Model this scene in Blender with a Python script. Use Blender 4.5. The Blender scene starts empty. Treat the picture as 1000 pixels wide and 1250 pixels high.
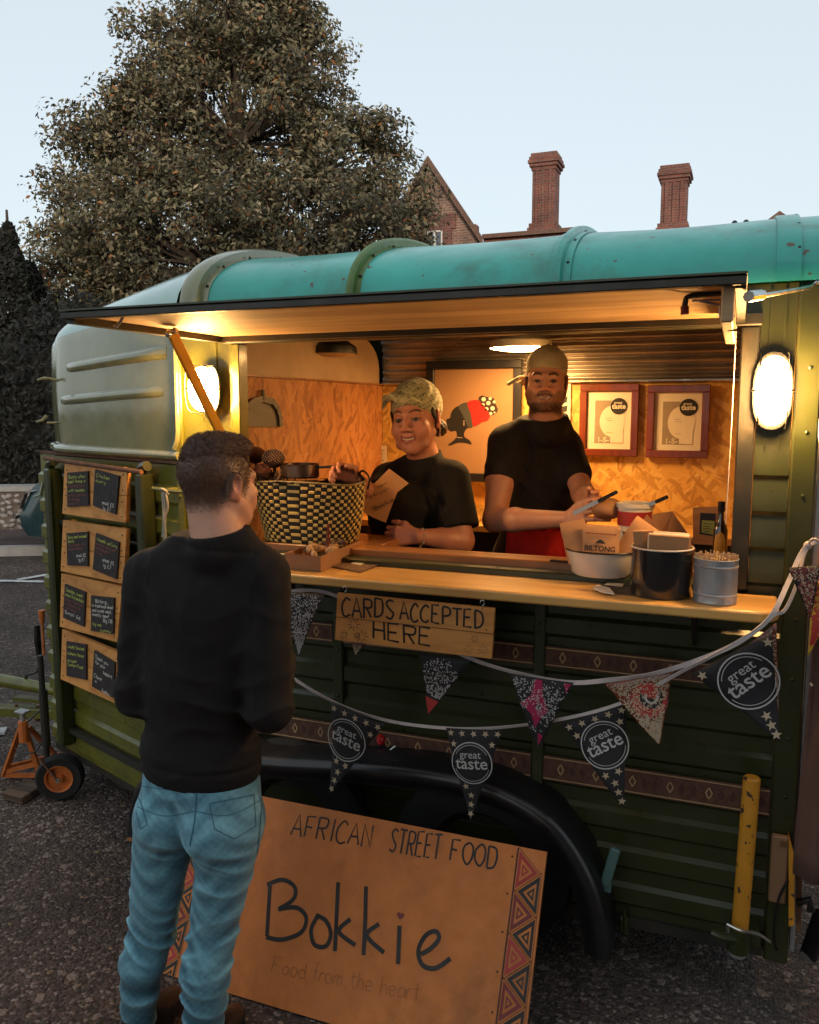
import bpy, bmesh, math, random
import numpy as np
from mathutils import Vector, Matrix, noise
random.seed(7); np.random.seed(7)
S = bpy.context.scene
COL = S.collection
PI = math.pi
R = math.radians

# ------------------------------------------------------------------ camera
CAM = np.array([0, -2.488, 1.75]); YAW = R(21.55); PITCH = R(7.0); FPX = 1017.0
cd = bpy.data.cameras.new('camera'); cam = bpy.data.objects.new('camera', cd); COL.objects.link(cam)
cd.sensor_fit = 'HORIZONTAL'; cd.sensor_width = 36; cd.lens = 36 * FPX / 1000; cd.clip_end = 500; cd.clip_start = 0.02
cam.location = CAM; cam.rotation_euler = (PI / 2 - PITCH, 0, YAW)
S.camera = cam
# ------------------------------------------------------------------ sky, sun, exposure
W = bpy.data.worlds.new('World'); S.world = W; W.use_nodes = True
_n = W.node_tree.nodes; _l = W.node_tree.links
sky = _n.new('ShaderNodeTexSky'); sky.sky_type = 'NISHITA'; sky.sun_disc = False
sky.sun_elevation = R(14); sky.sun_rotation = R(155); sky.dust_density = 3
_m = _n.new('ShaderNodeMix'); _m.data_type = 'RGBA'; _m.inputs[0].default_value = .66
_m.inputs[7].default_value = (5.3, 5.75, 5.9, 1)
_l.new(sky.outputs[0], _m.inputs[6]); _l.new(_m.outputs[2], _n['Background'].inputs[0])
_n['Background'].inputs[1].default_value = .105
sd = bpy.data.lights.new('sun', 'SUN'); sd.energy = 1.3; sd.angle = R(12); sd.color = (1, .86, .7)
so = bpy.data.objects.new('sun', sd); COL.objects.link(so)
# sun rotation measured like the sky's: direction to the sun
_az = R(155); _el = R(14)
_d = Vector((math.sin(_az) * math.cos(_el), math.cos(_az) * math.cos(_el), math.sin(_el)))
so.rotation_euler = _d.to_track_quat('Z', 'Y').to_euler()
so.location = (5, -10, 12)
S.view_settings.view_transform = 'Standard'; S.view_settings.look = 'None'
S.view_settings.exposure = .75; S.view_settings.gamma = 1
S.view_settings.use_curve_mapping = False

# ------------------------------------------------------------------ where things are seen from the standing point
_fw = np.array([-math.sin(YAW) * math.cos(PITCH), math.cos(YAW) * math.cos(PITCH), -math.sin(PITCH)])
_rt = np.array([math.cos(YAW), math.sin(YAW), 0]); _up = np.cross(_rt, _fw)
def ray(px, py): return _fw + _rt * (px - 500) / FPX - _up * (py - 625) / FPX
def PY(px, py, y):
    d = ray(px, py); return Vector(CAM + d * (y - CAM[1]) / d[1])
def PZ(px, py, z):
    d = ray(px, py); return Vector(CAM + d * (z - CAM[2]) / d[2])
def PX(px, py, x):
    d = ray(px, py); return Vector(CAM + d * (x - CAM[0]) / d[0])
def PD(px, py, t): return Vector(CAM + ray(px, py) * t)
def PN(px, py, p0, n):
    d = ray(px, py); n = np.array(n, float); return Vector(CAM + d * ((np.array(p0) - CAM) @ n) / (d @ n))

# ------------------------------------------------------------------ materials
def pmat(name, col, rough=.6, metal=0, var=.12, scale=6, bump=.15, bscale=80, coat=0, dirt=None, dirt_amt=.5, dirt_scale=3,
         stretch=(1, 1, 1), spec=.5, attr=None, trans=0, sss=0, bdist=.002, sheen=0, emis=None, estr=0, chips=None, ior=None):
    m = bpy.data.materials.new(name); m.use_nodes = True
    nt = m.node_tree; N = nt.nodes; L = nt.links; b = N['Principled BSDF']
    b.inputs['Roughness'].default_value = rough; b.inputs['Metallic'].default_value = metal
    b.inputs['Specular IOR Level'].default_value = spec
    b.inputs['Coat Weight'].default_value = coat; b.inputs['Coat Roughness'].default_value = .15
    if trans: b.inputs['Transmission Weight'].default_value = trans
    if sss:
        b.inputs['Subsurface Weight'].default_value = sss; b.inputs['Subsurface Radius'].default_value = (.012, .005, .003)
    if sheen: b.inputs['Sheen Weight'].default_value = sheen
    if ior: b.inputs['IOR'].default_value = ior
    tc = N.new('ShaderNodeTexCoord'); mp = N.new('ShaderNodeMapping'); mp.inputs['Scale'].default_value = stretch
    L.new(tc.outputs['Object'], mp.inputs[0]); co = mp.outputs[0]
    if attr:
        a = N.new('ShaderNodeAttribute'); a.attribute_name = attr; base = a.outputs['Color']
    else:
        rgb = N.new('ShaderNodeRGB'); rgb.outputs[0].default_value = (*col, 1); base = rgb.outputs[0]
    def noise_(sc, det=5, ro=.6):
        n = N.new('ShaderNodeTexNoise'); n.inputs['Scale'].default_value = sc; n.inputs['Detail'].default_value = det
        n.inputs['Roughness'].default_value = ro; L.new(co, n.inputs['Vector']); return n.outputs['Fac']
    def mix(f, a, c, bt='MIX'):
        x = N.new('ShaderNodeMix'); x.data_type = 'RGBA'; x.blend_type = bt
        if isinstance(f, (int, float)): x.inputs[0].default_value = f
        else: L.new(f, x.inputs[0])
        L.new(a, x.inputs[6])
        if isinstance(c, tuple): x.inputs[7].default_value = (*c, 1)
        else: L.new(c, x.inputs[7])
        return x.outputs[2]
    def ramp(f, lo, hi, a=0., c=1.):
        r = N.new('ShaderNodeMapRange'); r.inputs[1].default_value = lo; r.inputs[2].default_value = hi
        r.inputs[3].default_value = a; r.inputs[4].default_value = c; L.new(f, r.inputs[0]); return r.outputs[0]
    if var:
        f = ramp(noise_(scale), .3, .7, 1 - var, 1 + var)
        vm = N.new('ShaderNodeVectorMath'); vm.operation = 'SCALE'; L.new(base, vm.inputs[0]); L.new(f, vm.inputs['Scale'])
        base = vm.outputs[0]
    if dirt:
        f = ramp(noise_(dirt_scale, 8, .7), .5, .72, 0, dirt_amt); base = mix(f, base, dirt)
    if chips:
        f = ramp(noise_(chips[1], 3, .5), chips[2], chips[2] + .02); base = mix(f, base, chips[0])
    L.new(base, b.inputs['Base Color'])
    rr = ramp(noise_(scale * 2.3), .3, .7, max(.02, rough - .1), min(1, rough + .1)); L.new(rr, b.inputs['Roughness'])
    if bump:
        bp = N.new('ShaderNodeBump'); bp.inputs['Strength'].default_value = bump; bp.inputs['Distance'].default_value = bdist
        L.new(noise_(bscale, 4), bp.inputs['Height']); L.new(bp.outputs[0], b.inputs['Normal'])
    if emis:
        b.inputs['Emission Color'].default_value = (*emis, 1); b.inputs['Emission Strength'].default_value = estr
    return m

def osb_mat(name, base=(.52, .29, .062), dark=(.38, .19, .04), light=(.66, .43, .13), ax=0):
    m = bpy.data.materials.new(name); m.use_nodes = True
    nt = m.node_tree; N = nt.nodes; L = nt.links; b = N['Principled BSDF']
    tc = N.new('ShaderNodeTexCoord')
    last = None; hs = None
    for i, (rot, sc) in enumerate([(.3, (15, 62)), (1.25, (17, 58)), (-.7, (14, 60)), (2.2, (18, 70)), (1.75, (13, 52)), (.75, (16, 60))]):
        mp = N.new('ShaderNodeMapping'); mp.inputs['Rotation'].default_value = (0, rot, 0) if ax == 0 else (rot, 0, 0); mp.vector_type = 'TEXTURE'; mp.inputs['Scale'].default_value = (1 / sc[0], 1, 1 / sc[1]) if ax == 0 else (1, 1 / sc[0], 1 / sc[1])
        mp.inputs['Location'].default_value = (i * 3.1, i, 0)
        nz = N.new('ShaderNodeTexNoise'); nz.inputs['Scale'].default_value = 5; L.new(tc.outputs['Object'], nz.inputs['Vector'])
        ad = N.new('ShaderNodeMixRGB') if False else N.new('ShaderNodeVectorMath'); ad.operation = 'MULTIPLY_ADD'
        L.new(nz.outputs['Color'], ad.inputs[0]); ad.inputs[1].default_value = (.035, .035, .035); L.new(tc.outputs['Object'], ad.inputs[2])
        L.new(ad.outputs[0], mp.inputs[0])
        v = N.new('ShaderNodeTexVoronoi'); v.inputs['Scale'].default_value = .8; L.new(mp.outputs[0], v.inputs['Vector'])
        sep = N.new('ShaderNodeSeparateColor'); L.new(v.outputs['Color'], sep.inputs[0])
        cr = N.new('ShaderNodeValToRGB'); e = cr.color_ramp.elements
        e[0].color = (*dark, 1); e[1].color = (*light, 1); e[1].position = .95
        x = e.new(.35); x.color = (*base, 1); x = e.new(.6); x.color = tuple(base[k] * 1.15 for k in range(3)) + (1,)
        L.new(sep.outputs[0], cr.inputs[0])
        if last is None: last = cr.outputs[0]; hs = sep.outputs[2]
        else:
            th = N.new('ShaderNodeMath'); th.operation = 'GREATER_THAN'; th.inputs[1].default_value = .62; L.new(sep.outputs[1], th.inputs[0])
            mx = N.new('ShaderNodeMix'); mx.data_type = 'RGBA'; L.new(th.outputs[0], mx.inputs[0]); L.new(last, mx.inputs[6]); L.new(cr.outputs[0], mx.inputs[7]); last = mx.outputs[2]
            mh = N.new('ShaderNodeMix'); mh.data_type = 'FLOAT'; L.new(th.outputs[0], mh.inputs[0]); L.new(hs, mh.inputs[2]); L.new(sep.outputs[2], mh.inputs[3]); hs = mh.outputs[0]
    L.new(last, b.inputs['Base Color']); b.inputs['Roughness'].default_value = .62
    bp = N.new('ShaderNodeBump'); bp.inputs['Strength'].default_value = .5; bp.inputs['Distance'].default_value = .002
    L.new(hs, bp.inputs['Height']); L.new(bp.outputs[0], b.inputs['Normal'])
    return m

def wood_mat(name, col, dark, rough=.5, along=0, scale=14, coat=.0, bump=.3):
    """grain running along local axis 'along'"""
    m = bpy.data.materials.new(name); m.use_nodes = True
    nt = m.node_tree; N = nt.nodes; L = nt.links; b = N['Principled BSDF']
    tc = N.new('ShaderNodeTexCoord'); mp = N.new('ShaderNodeMapping')
    sc = [scale] * 3; sc[along] = scale * .09; mp.inputs['Scale'].default_value = sc; L.new(tc.outputs['Object'], mp.inputs[0])
    n = N.new('ShaderNodeTexNoise'); n.inputs['Scale'].default_value = 1; n.inputs['Detail'].default_value = 6; n.inputs['Distortion'].default_value = 1.2
    L.new(mp.outputs[0], n.inputs['Vector'])
    cr = N.new('ShaderNodeValToRGB'); e = cr.color_ramp.elements; e[0].color = (*dark, 1); e[0].position = .3; e[1].color = (*col, 1); e[1].position = .6
    L.new(n.outputs['Fac'], cr.inputs[0])
    n2 = N.new('ShaderNodeTexNoise'); n2.inputs['Scale'].default_value = 2.5; n2.inputs['Detail'].default_value = 4; L.new(tc.outputs['Object'], n2.inputs['Vector'])
    mr = N.new('ShaderNodeMapRange'); mr.inputs[1].default_value = .3; mr.inputs[2].default_value = .7; mr.inputs[3].default_value = .78; mr.inputs[4].default_value = 1.15; L.new(n2.outputs['Fac'], mr.inputs[0])
    vm = N.new('ShaderNodeVectorMath'); vm.operation = 'SCALE'; L.new(cr.outputs[0], vm.inputs[0]); L.new(mr.outputs[0], vm.inputs['Scale'])
    L.new(vm.outputs[0], b.inputs['Base Color']); b.inputs['Roughness'].default_value = rough; b.inputs['Coat Weight'].default_value = coat
    bp = N.new('ShaderNodeBump'); bp.inputs['Strength'].default_value = bump; bp.inputs['Distance'].default_value = .001
    L.new(n.outputs['Fac'], bp.inputs['Height']); L.new(bp.outputs[0], b.inputs['Normal'])
    return m

def brick_mat(name, c1, c2, mortar, scale=1.):
    m = bpy.data.materials.new(name); m.use_nodes = True
    nt = m.node_tree; N = nt.nodes; L = nt.links; b = N['Principled BSDF']
    tc = N.new('ShaderNodeTexCoord'); sp = N.new('ShaderNodeSeparateXYZ'); L.new(tc.outputs['Object'], sp.inputs[0])
    ad = N.new('ShaderNodeMath'); L.new(sp.outputs[0], ad.inputs[0]); L.new(sp.outputs[1], ad.inputs[1])
    cb = N.new('ShaderNodeCombineXYZ'); L.new(ad.outputs[0], cb.inputs[0]); L.new(sp.outputs[2], cb.inputs[1])
    br = N.new('ShaderNodeTexBrick'); br.inputs['Scale'].default_value = scale; br.inputs['Color1'].default_value = (*c1, 1)
    br.inputs['Color2'].default_value = (*c2, 1); br.inputs['Mortar'].default_value = (*mortar, 1)
    br.inputs['Mortar Size'].default_value = .012; br.inputs['Brick Width'].default_value = .225; br.inputs['Row Height'].default_value = .075
    L.new(cb.outputs[0], br.inputs['Vector']); n = N.new('ShaderNodeTexNoise'); n.inputs['Scale'].default_value = 2; n.inputs['Detail'].default_value = 6
    L.new(tc.outputs['Object'], n.inputs['Vector']); mr = N.new('ShaderNodeMapRange'); mr.inputs[1].default_value = .3; mr.inputs[2].default_value = .7; mr.inputs[3].default_value = .7; mr.inputs[4].default_value = 1.3
    L.new(n.outputs['Fac'], mr.inputs[0]); vm = N.new('ShaderNodeVectorMath'); vm.operation = 'SCALE'; L.new(br.outputs['Color'], vm.inputs[0]); L.new(mr.outputs[0], vm.inputs['Scale'])
    L.new(vm.outputs[0], b.inputs['Base Color']); b.inputs['Roughness'].default_value = .85
    bp = N.new('ShaderNodeBump'); bp.inputs['Strength'].default_value = .6; bp.inputs['Distance'].default_value = .01; bp.invert = True
    L.new(br.outputs['Fac'], bp.inputs['Height']); L.new(bp.outputs[0], b.inputs['Normal'])
    return m

def emis_mat(name, col, s):
    m = bpy.data.materials.new(name); m.use_nodes = True; b = m.node_tree.nodes['Principled BSDF']
    b.inputs['Base Color'].default_value = (*col, 1); b.inputs['Emission Color'].default_value = (*col, 1); b.inputs['Emission Strength'].default_value = s
    return m

# ------------------------------------------------------------------ mesh builder
ORG = {}
class MB:
    def __init__(s): s.bm = bmesh.new()
    def _mi(s, faces, mi):
        for f in faces: f.material_index = mi
    def box(s, c, size, rot=None, mi=0, bev=0):
        r = bmesh.ops.create_cube(s.bm, size=1); vs = r['verts']
        M = Matrix.Translation(Vector(c)) @ (rot if rot is not None else Matrix.Identity(4)) @ Matrix.Diagonal((*size, 1))
        bmesh.ops.transform(s.bm, matrix=M, verts=vs)
        fs = list({f for v in vs for f in v.link_faces}); s._mi(fs, mi)
        if bev:
            es = list({e for v in vs for e in v.link_edges})
            r = bmesh.ops.bevel(s.bm, geom=es, offset=bev, segments=1, affect='EDGES', profile=.5)
            s._mi(r['faces'], mi)
        return s
    def box2(s, a, b, mi=0, bev=0):
        a = Vector(a); b = Vector(b); return s.box((a + b) / 2, [abs(x) for x in (b - a)], mi=mi, bev=bev)
    def bar(s, a, b, w, h, up=(0, 0, 1), mi=0, bev=0):
        a = Vector(a); b = Vector(b); z = (b - a); L = z.length; z.normalize(); u = Vector(up)
        x = u.cross(z)
        if x.length < 1e-4: x = Vector((1, 0, 0)).cross(z)
        x.normalize(); y = z.cross(x)
        M = Matrix((x, y, z)).transposed().to_4x4()
        return s.box((a + b) / 2, (w, h, L), rot=M, mi=mi, bev=bev)
    def poly(s, pts, mi=0):
        vs = [s.bm.verts.new(p) for p in pts]; f = s.bm.faces.new(vs); f.material_index = mi; return f
    def prism(s, pts, ext, mi=0):
        """closed outline swept by the vector ext"""
        e = Vector(ext); a = [s.bm.verts.new(p) for p in pts]; b = [s.bm.verts.new(Vector(p) + e) for p in pts]
        n = len(pts); fs = []
        for i in range(n):
            fs.append(s.bm.faces.new((a[i], a[(i + 1) % n], b[(i + 1) % n], b[i])))
        fs.append(s.bm.faces.new(a[::-1])); fs.append(s.bm.faces.new(b)); s._mi(fs, mi); return s
    def sweep(s, prof, vecs, mi=0, closed=False):
        """open or closed outline 'prof' copied at each offset in vecs and skinned"""
        rows = [[s.bm.verts.new(Vector(p) + Vector(v)) for p in prof] for v in vecs]; n = len(prof)
        for a, b in zip(rows, rows[1:]):
            for i in range(n if closed else n - 1):
                f = s.bm.faces.new((a[i], a[(i + 1) % n], b[(i + 1) % n], b[i])); f.material_index = mi
        return s
    def loft(s, rows, mi=0, closed=False, cap=False):
        rv = [[s.bm.verts.new(p) for p in r] for r in rows]; n = len(rv[0])
        for a, b in zip(rv, rv[1:]):
            for i in range(n if closed else n - 1):
                try: f = s.bm.faces.new((a[i], a[(i + 1) % n], b[(i + 1) % n], b[i])); f.material_index = mi
                except ValueError: pass
        if cap:
            for r in (rv[0][::-1], rv[-1]):
                f = s.bm.faces.new(r); f.material_index = mi
        return s
    def tube(s, pts, r, seg=8, mi=0, cap=True, closed=False):
        pts = [Vector(p) for p in pts]; n = len(pts)
        rad = r if isinstance(r, (list, tuple)) else [r] * n
        t0 = (pts[1] - pts[0]).normalized(); ref = Vector((0, 0, 1)) if abs(t0.z) < .9 else Vector((1, 0, 0))
        x = t0.cross(ref).normalized(); rows = []
        for i, p in enumerate(pts):
            if closed: t = (pts[(i + 1) % n] - pts[i - 1]).normalized()
            else: t = (pts[min(i + 1, n - 1)] - pts[max(i - 1, 0)]).normalized()
            x = (x - t * x.dot(t)).normalized(); y = t.cross(x)
            rows.append([p + (x * math.cos(2 * PI * k / seg) + y * math.sin(2 * PI * k / seg)) * rad[i] for k in range(seg)])
        if closed: rows.append(rows[0])
        return s.loft(rows, mi, True, cap and not closed)
    def cyl(s, a, b, r, r2=None, seg=20, mi=0): return s.tube([a, b], [r, r if r2 is None else r2], seg, mi)
    def lathe(s, prof, c, axis=(0, 0, 1), seg=32, mi=0, a0=0, a1=2 * PI, sx=1, sy=1):
        ax = Vector(axis).normalized(); q = Vector((0, 0, 1)).rotation_difference(ax); c = Vector(c)
        full = abs(a1 - a0 - 2 * PI) < 1e-6
        rows = []
        for k in range(seg + (0 if full else 1)):
            an = a0 + (a1 - a0) * k / seg
            rows.append([c + q @ Vector((r * math.cos(an) * sx, r * math.sin(an) * sy, z)) for r, z in prof])
        if full: rows.append(rows[0])
        rv = [[s.bm.verts.new(p) for p in r] for r in (rows[:-1] if full else rows)]
        if full: rv.append(rv[0])
        for a, b in zip(rv, rv[1:]):
            for i in range(len(prof) - 1):
                try: f = s.bm.faces.new((a[i], b[i], b[i + 1], a[i + 1])); f.material_index = mi
                except ValueError: pass
        return s
    def ball(s, c, r, mi=0, seg=12, rot=None):
        rr = (r, r, r) if isinstance(r, (int, float)) else r
        M = Matrix.Translation(Vector(c)) @ (rot if rot is not None else Matrix.Identity(4)) @ Matrix.Diagonal((*rr, 1))
        q = bmesh.ops.create_uvsphere(s.bm, u_segments=seg, v_segments=max(5, seg * 2 // 3), radius=1, matrix=M)
        s._mi({f for v in q['verts'] for f in v.link_faces}, mi); return s
    def ribbon(s, pts, w, nrm, mi=0, lift=0):
        pts = [Vector(p) for p in pts]; n = Vector(nrm).normalized(); L = []; Rr = []
        for i, p in enumerate(pts):
            t = (pts[min(i + 1, len(pts) - 1)] - pts[max(i - 1, 0)])
            if t.length < 1e-9: t = Vector((1, 0, 0))
            t.normalize(); sd_ = n.cross(t)
            if sd_.length < 1e-6: sd_ = Vector((1, 0, 0))
            sd_.normalize()
            L.append(s.bm.verts.new(p + sd_ * w / 2 + n * lift)); Rr.append(s.bm.verts.new(p - sd_ * w / 2 + n * lift))
        for i in range(len(pts) - 1):
            f = s.bm.faces.new((L[i], Rr[i], Rr[i + 1], L[i + 1])); f.material_index = mi
        return s
    def build(s, name, mats, parent=None, smooth=35, label=None, kind=None, fix=True):
        me = bpy.data.meshes.new(name)
        if fix and len(s.bm.faces) < 60000: bmesh.ops.recalc_face_normals(s.bm, faces=s.bm.faces)
        o = bpy.data.objects.new(name, me); org = Vector((0, 0, 0))
        if parent is not None:
            o.parent = parent; org = ORG[parent.name]
        ORG[o.name] = org
        if org.length: bmesh.ops.translate(s.bm, verts=s.bm.verts, vec=-org)
        if smooth:
            for f in s.bm.faces: f.smooth = True
            for e in s.bm.edges:
                if len(e.link_faces) == 2 and e.calc_face_angle(0) > R(smooth): e.smooth = False
        s.bm.to_mesh(me); s.bm.free()
        for m in (mats if isinstance(mats, (list, tuple)) else [mats]): me.materials.append(m)
        COL.objects.link(o)
        if label: o['label'] = label
        if kind: o['kind'] = kind
        return o

def tag(o, label=None, cat=None, group=None, kind=None):
    if label: o['label'] = label
    if cat: o['category'] = cat
    if group: o['group'] = group
    if kind: o['kind'] = kind
    return o
def thing(name, label, cat, loc=(0, 0, 0), group=None):
    o = bpy.data.objects.new(name, None); COL.objects.link(o); o.location = loc; o.empty_display_size = .1
    ORG[o.name] = Vector(loc); return tag(o, label, cat, group)
def npmesh(name, V, F, mats, parent=None, smooth=True, cols=None, kind=None, mi=None):
    me = bpy.data.meshes.new(name); org = ORG[parent.name] if parent is not None else Vector((0, 0, 0))
    V = np.asarray(V, np.float32) - np.array(org, np.float32); F = np.asarray(F, np.int32)
    k = F.shape[1]
    me.vertices.add(len(V)); me.vertices.foreach_set('co', V.ravel())
    me.loops.add(F.size); me.loops.foreach_set('vertex_index', F.ravel())
    me.polygons.add(len(F)); me.polygons.foreach_set('loop_start', np.arange(0, F.size, k, dtype=np.int32))
    me.polygons.foreach_set('use_smooth', np.full(len(F), smooth))
    if mi is not None: me.polygons.foreach_set('material_index', np.asarray(mi, np.int32))
    me.update(calc_edges=True); me.validate()
    if cols is not None:
        a = me.color_attributes.new('Col', 'FLOAT_COLOR', 'POINT'); c = np.ones((len(V), 4), np.float32); c[:, :3] = cols
        a.data.foreach_set('color', c.ravel())
    for m in (mats if isinstance(mats, (list, tuple)) else [mats]): me.materials.append(m)
    o = bpy.data.objects.new(name, me); COL.objects.link(o)
    if parent is not None: o.parent = parent
    ORG[o.name] = org
    if kind: o['kind'] = kind
    return o

def smoothpts(pts, n=6, closed=False):
    P = [Vector(p) for p in pts]
    if len(P) < 3: return P
    out = []; m = len(P)
    for i in range(m if closed else m - 1):
        a = P[i - 1] if (closed or i > 0) else P[0]; b = P[i]; c = P[(i + 1) % m]; d = P[(i + 2) % m] if (closed or i + 2 < m) else P[-1]
        for k in range(n):
            t = k / n
            out.append(.5 * ((2 * b) + (c - a) * t + (2 * a - 5 * b + 4 * c - d) * t * t + (3 * b - a - 3 * c + d) * t ** 3))
    if not closed: out.append(P[-1])
    return out

# ------------------------------------------------------------------ lettering
# hand lettering: strokes as polylines in a unit box ('~' first = smooth curve)
G = {
 'A': '0,0 .45,1 .9,0;.17,.35 .75,.35', 'B': '.1,0 .1,1;~.1,1 .75,.9 .7,.6 .1,.52;~.1,.52 .9,.42 .8,.05 .1,0', 'C': '~.85,.85 .5,1 .08,.6 .15,.15 .5,0 .85,.12',
 'D': '.1,0 .1,1;~.1,1 .7,.9 .85,.5 .65,.1 .1,0', 'E': '.8,1 .12,1 .1,0 .8,0;.12,.52 .65,.52', 'F': '.8,1 .12,1 .1,0;.12,.52 .6,.52',
 'G': '~.85,.85 .5,1 .08,.6 .15,.15 .5,0 .85,.1;.85,.1 .85,.45 .55,.45', 'H': '.1,0 .1,1;.85,0 .85,1;.1,.5 .85,.5', 'I': '.3,0 .3,1', 'L': '.1,1 .1,0 .75,0',
 'M': '.05,0 .1,1 .5,.3 .9,1 .95,0', 'N': '.1,0 .1,1 .8,0 .8,1', 'O': '~.5,1 .1,.7 .1,.25 .5,0 .88,.3 .85,.75 .5,1', 'P': '.1,0 .1,1;~.1,1 .8,.92 .75,.55 .1,.48',
 'R': '.1,0 .1,1;~.1,1 .8,.92 .75,.55 .1,.5;.35,.5 .8,0', 'S': '~.8,.88 .45,1 .12,.78 .4,.52 .78,.28 .5,0 .08,.12', 'T': '0,1 .9,1;.45,1 .45,0', 'U': '~.1,1 .1,.3 .45,0 .82,.3 .82,1',
 'W': '0,1 .25,0 .5,.7 .75,0 1,1', 'Y': '0,1 .42,.5 .85,1;.42,.5 .4,0', 'X': '.05,0 .8,1;.05,1 .8,0', 'V': '0,1 .42,0 .85,1',
 'a': '~.65,.5 .3,.58 .05,.3 .2,0 .55,.1 .65,.45;.66,.55 .68,0', 'b': '.1,1 .1,0;~.1,.4 .45,.58 .68,.3 .45,0 .1,.08', 'c': '~.6,.45 .35,.58 .06,.3 .3,0 .62,.1', 'd': '.65,1 .65,0;~.65,.4 .35,.58 .06,.3 .3,0 .65,.1',
 'e': '~.08,.3 .62,.34 .45,.58 .15,.5 .06,.25 .25,0 .62,.08', 'f': '~.55,.95 .3,1 .25,.7 .25,0;.05,.55 .5,.55', 'g': '~.62,.5 .3,.58 .06,.3 .3,.05 .62,.2;~.64,.55 .62,-.2 .35,-.38 .08,-.25',
 'h': '.1,1 .1,0;~.1,.35 .35,.58 .6,.42 .62,0', 'i': '.15,.52 .15,0;.13,.74 .17,.78', 'k': '.1,1 .1,0;.6,.58 .12,.25 .65,0', 'l': '.15,1 .15,0', 'm': '.08,.55 .08,0;~.08,.35 .25,.58 .42,.42 .44,0;~.44,.35 .62,.58 .8,.42 .82,0',
 'n': '.08,.55 .08,0;~.08,.35 .35,.58 .58,.42 .6,0', 'o': '~.35,.58 .06,.35 .2,.02 .5,.06 .64,.35 .35,.58', 'p': '.1,.55 .1,-.4;~.1,.4 .45,.58 .68,.3 .45,0 .1,.08', 'r': '.1,.55 .1,0;~.1,.35 .3,.56 .5,.52',
 's': '~.5,.5 .28,.58 .1,.45 .3,.3 .5,.14 .3,0 .05,.06', 't': '~.28,.9 .28,.15 .5,.02;.05,.6 .55,.6', 'u': '~.1,.55 .12,.1 .4,0 .6,.2;.62,.55 .64,0', 'v': '.05,.55 .3,0 .58,.55', 'w': '.03,.55 .22,0 .4,.45 .6,0 .8,.55',
 'x': '.05,.55 .55,0;.05,0 .55,.55', 'y': '.06,.55 .32,.08;.6,.55 .15,-.38', 'z': '.05,.55 .55,.55 .05,0 .58,0', '.': '.1,.0 .16,.04', ',': '.14,.04 .06,-.14', "'": '.1,1 .08,.8', '&': '~.8,.05 .2,.7 .4,1 .55,.75 .1,.2 .4,0 .8,.4', '-': '.1,.35 .5,.35',
 '3': '~.1,.9 .6,.9 .3,.52 .7,.3 .1,.05', '5': '.65,1 .15,1 .12,.6;~.12,.6 .65,.5 .6,.1 .1,.05', '8': '~.35,.52 .1,.8 .4,1 .6,.8 .15,.25 .4,0 .65,.25 .35,.52', '6': '~.6,.95 .15,.6 .1,.2 .4,0 .6,.25 .4,.48 .12,.3', '7': '.05,1 .65,1 .25,0', '0': '~.35,1 .08,.5 .35,0 .62,.5 .35,1', '\u00a3': '~.6,.85 .4,1 .25,.75 .28,.3 .1,0;.1,0 .65,0;.1,.45 .5,.45',
}
WID = {'I': .6, 'i': .35, 'l': .35, '.': .3, ',': .3, "'": .25, ' ': .55, 'm': .98, 'M': 1.1, 'W': 1.1, 'w': .95, 'r': .58, 't': .62, 'f': .62, 's': .62}
def letter_adv(c):
    if c in WID: return WID[c]
    return 1.05 if c.isupper() else .78
def hand_text(mb, txt, o, u, v, h, w, mi=0, sx=.6, lift=.0012, jit=.02, seed=0, fit=None):
    """strokes of txt starting at o, u along the line, v up; h letter height, w pen width"""
    rr = random.Random(seed); u = Vector(u).normalized(); v = Vector(v).normalized(); n = u.cross(v); x = 0
    if fit: sx = fit / (h * sum(letter_adv(c) for c in txt))
    k = 0
    for c in txt:
        if c in G:
            dy = rr.uniform(-jit, jit)
            for st in G[c].split(';'):
                sm = st[0] == '~'; st = st.lstrip('~')
                P = [tuple(float(q) for q in p.split(',')) for p in st.split()]
                P = [(a + rr.uniform(-jit, jit), b + rr.uniform(-jit, jit) + dy, 0) for a, b in P]
                if sm: P = smoothpts(P, 5)
                W_ = [Vector(o) + u * (x + p[0] * h * sx) + v * (p[1] * h) for p in P]
                # lengthen the ends a little: round pen tips
                k += 1; mb.ribbon(W_, w, n, mi, lift + (k % 7) * .00007)
        x += letter_adv(c) * h * sx
    return x
_fontcache = {}
def font_mesh(txt, bold=0.0):
    """2-D triangles of txt set in the built-in face, unit height, centred"""
    key = (txt, bold)
    if key in _fontcache: return _fontcache[key]
    cu = bpy.data.curves.new('txt', 'FONT'); cu.body = txt; cu.align_x = 'CENTER'; cu.align_y = 'CENTER'; cu.resolution_u = 3; cu.offset = bold
    o = bpy.data.objects.new('txt', cu); COL.objects.link(o); bpy.context.view_layer.update()
    me = o.to_mesh(); V = [tuple(v.co[:2]) for v in me.vertices]; F = [tuple(p.vertices) for p in me.polygons]
    o.to_mesh_clear(); bpy.data.objects.remove(o); bpy.data.curves.remove(cu)
    _fontcache[key] = (V, F); return V, F
def put2d(mb, VF, fn, mi):
    V, F = VF; vs = [mb.bm.verts.new(fn(a, b)) for a, b in V]
    for f in F:
        try: x = mb.bm.faces.new([vs[i] for i in f]); x.material_index = mi
        except ValueError: pass
def disc2d(cx, cy, r, n=28, sx=1): return ([(cx, cy)] + [(cx + r * sx * math.cos(2 * PI * k / n), cy + r * math.sin(2 * PI * k / n)) for k in range(n)], [(0, 1 + k, 1 + (k + 1) % n) for k in range(n)])
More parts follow.
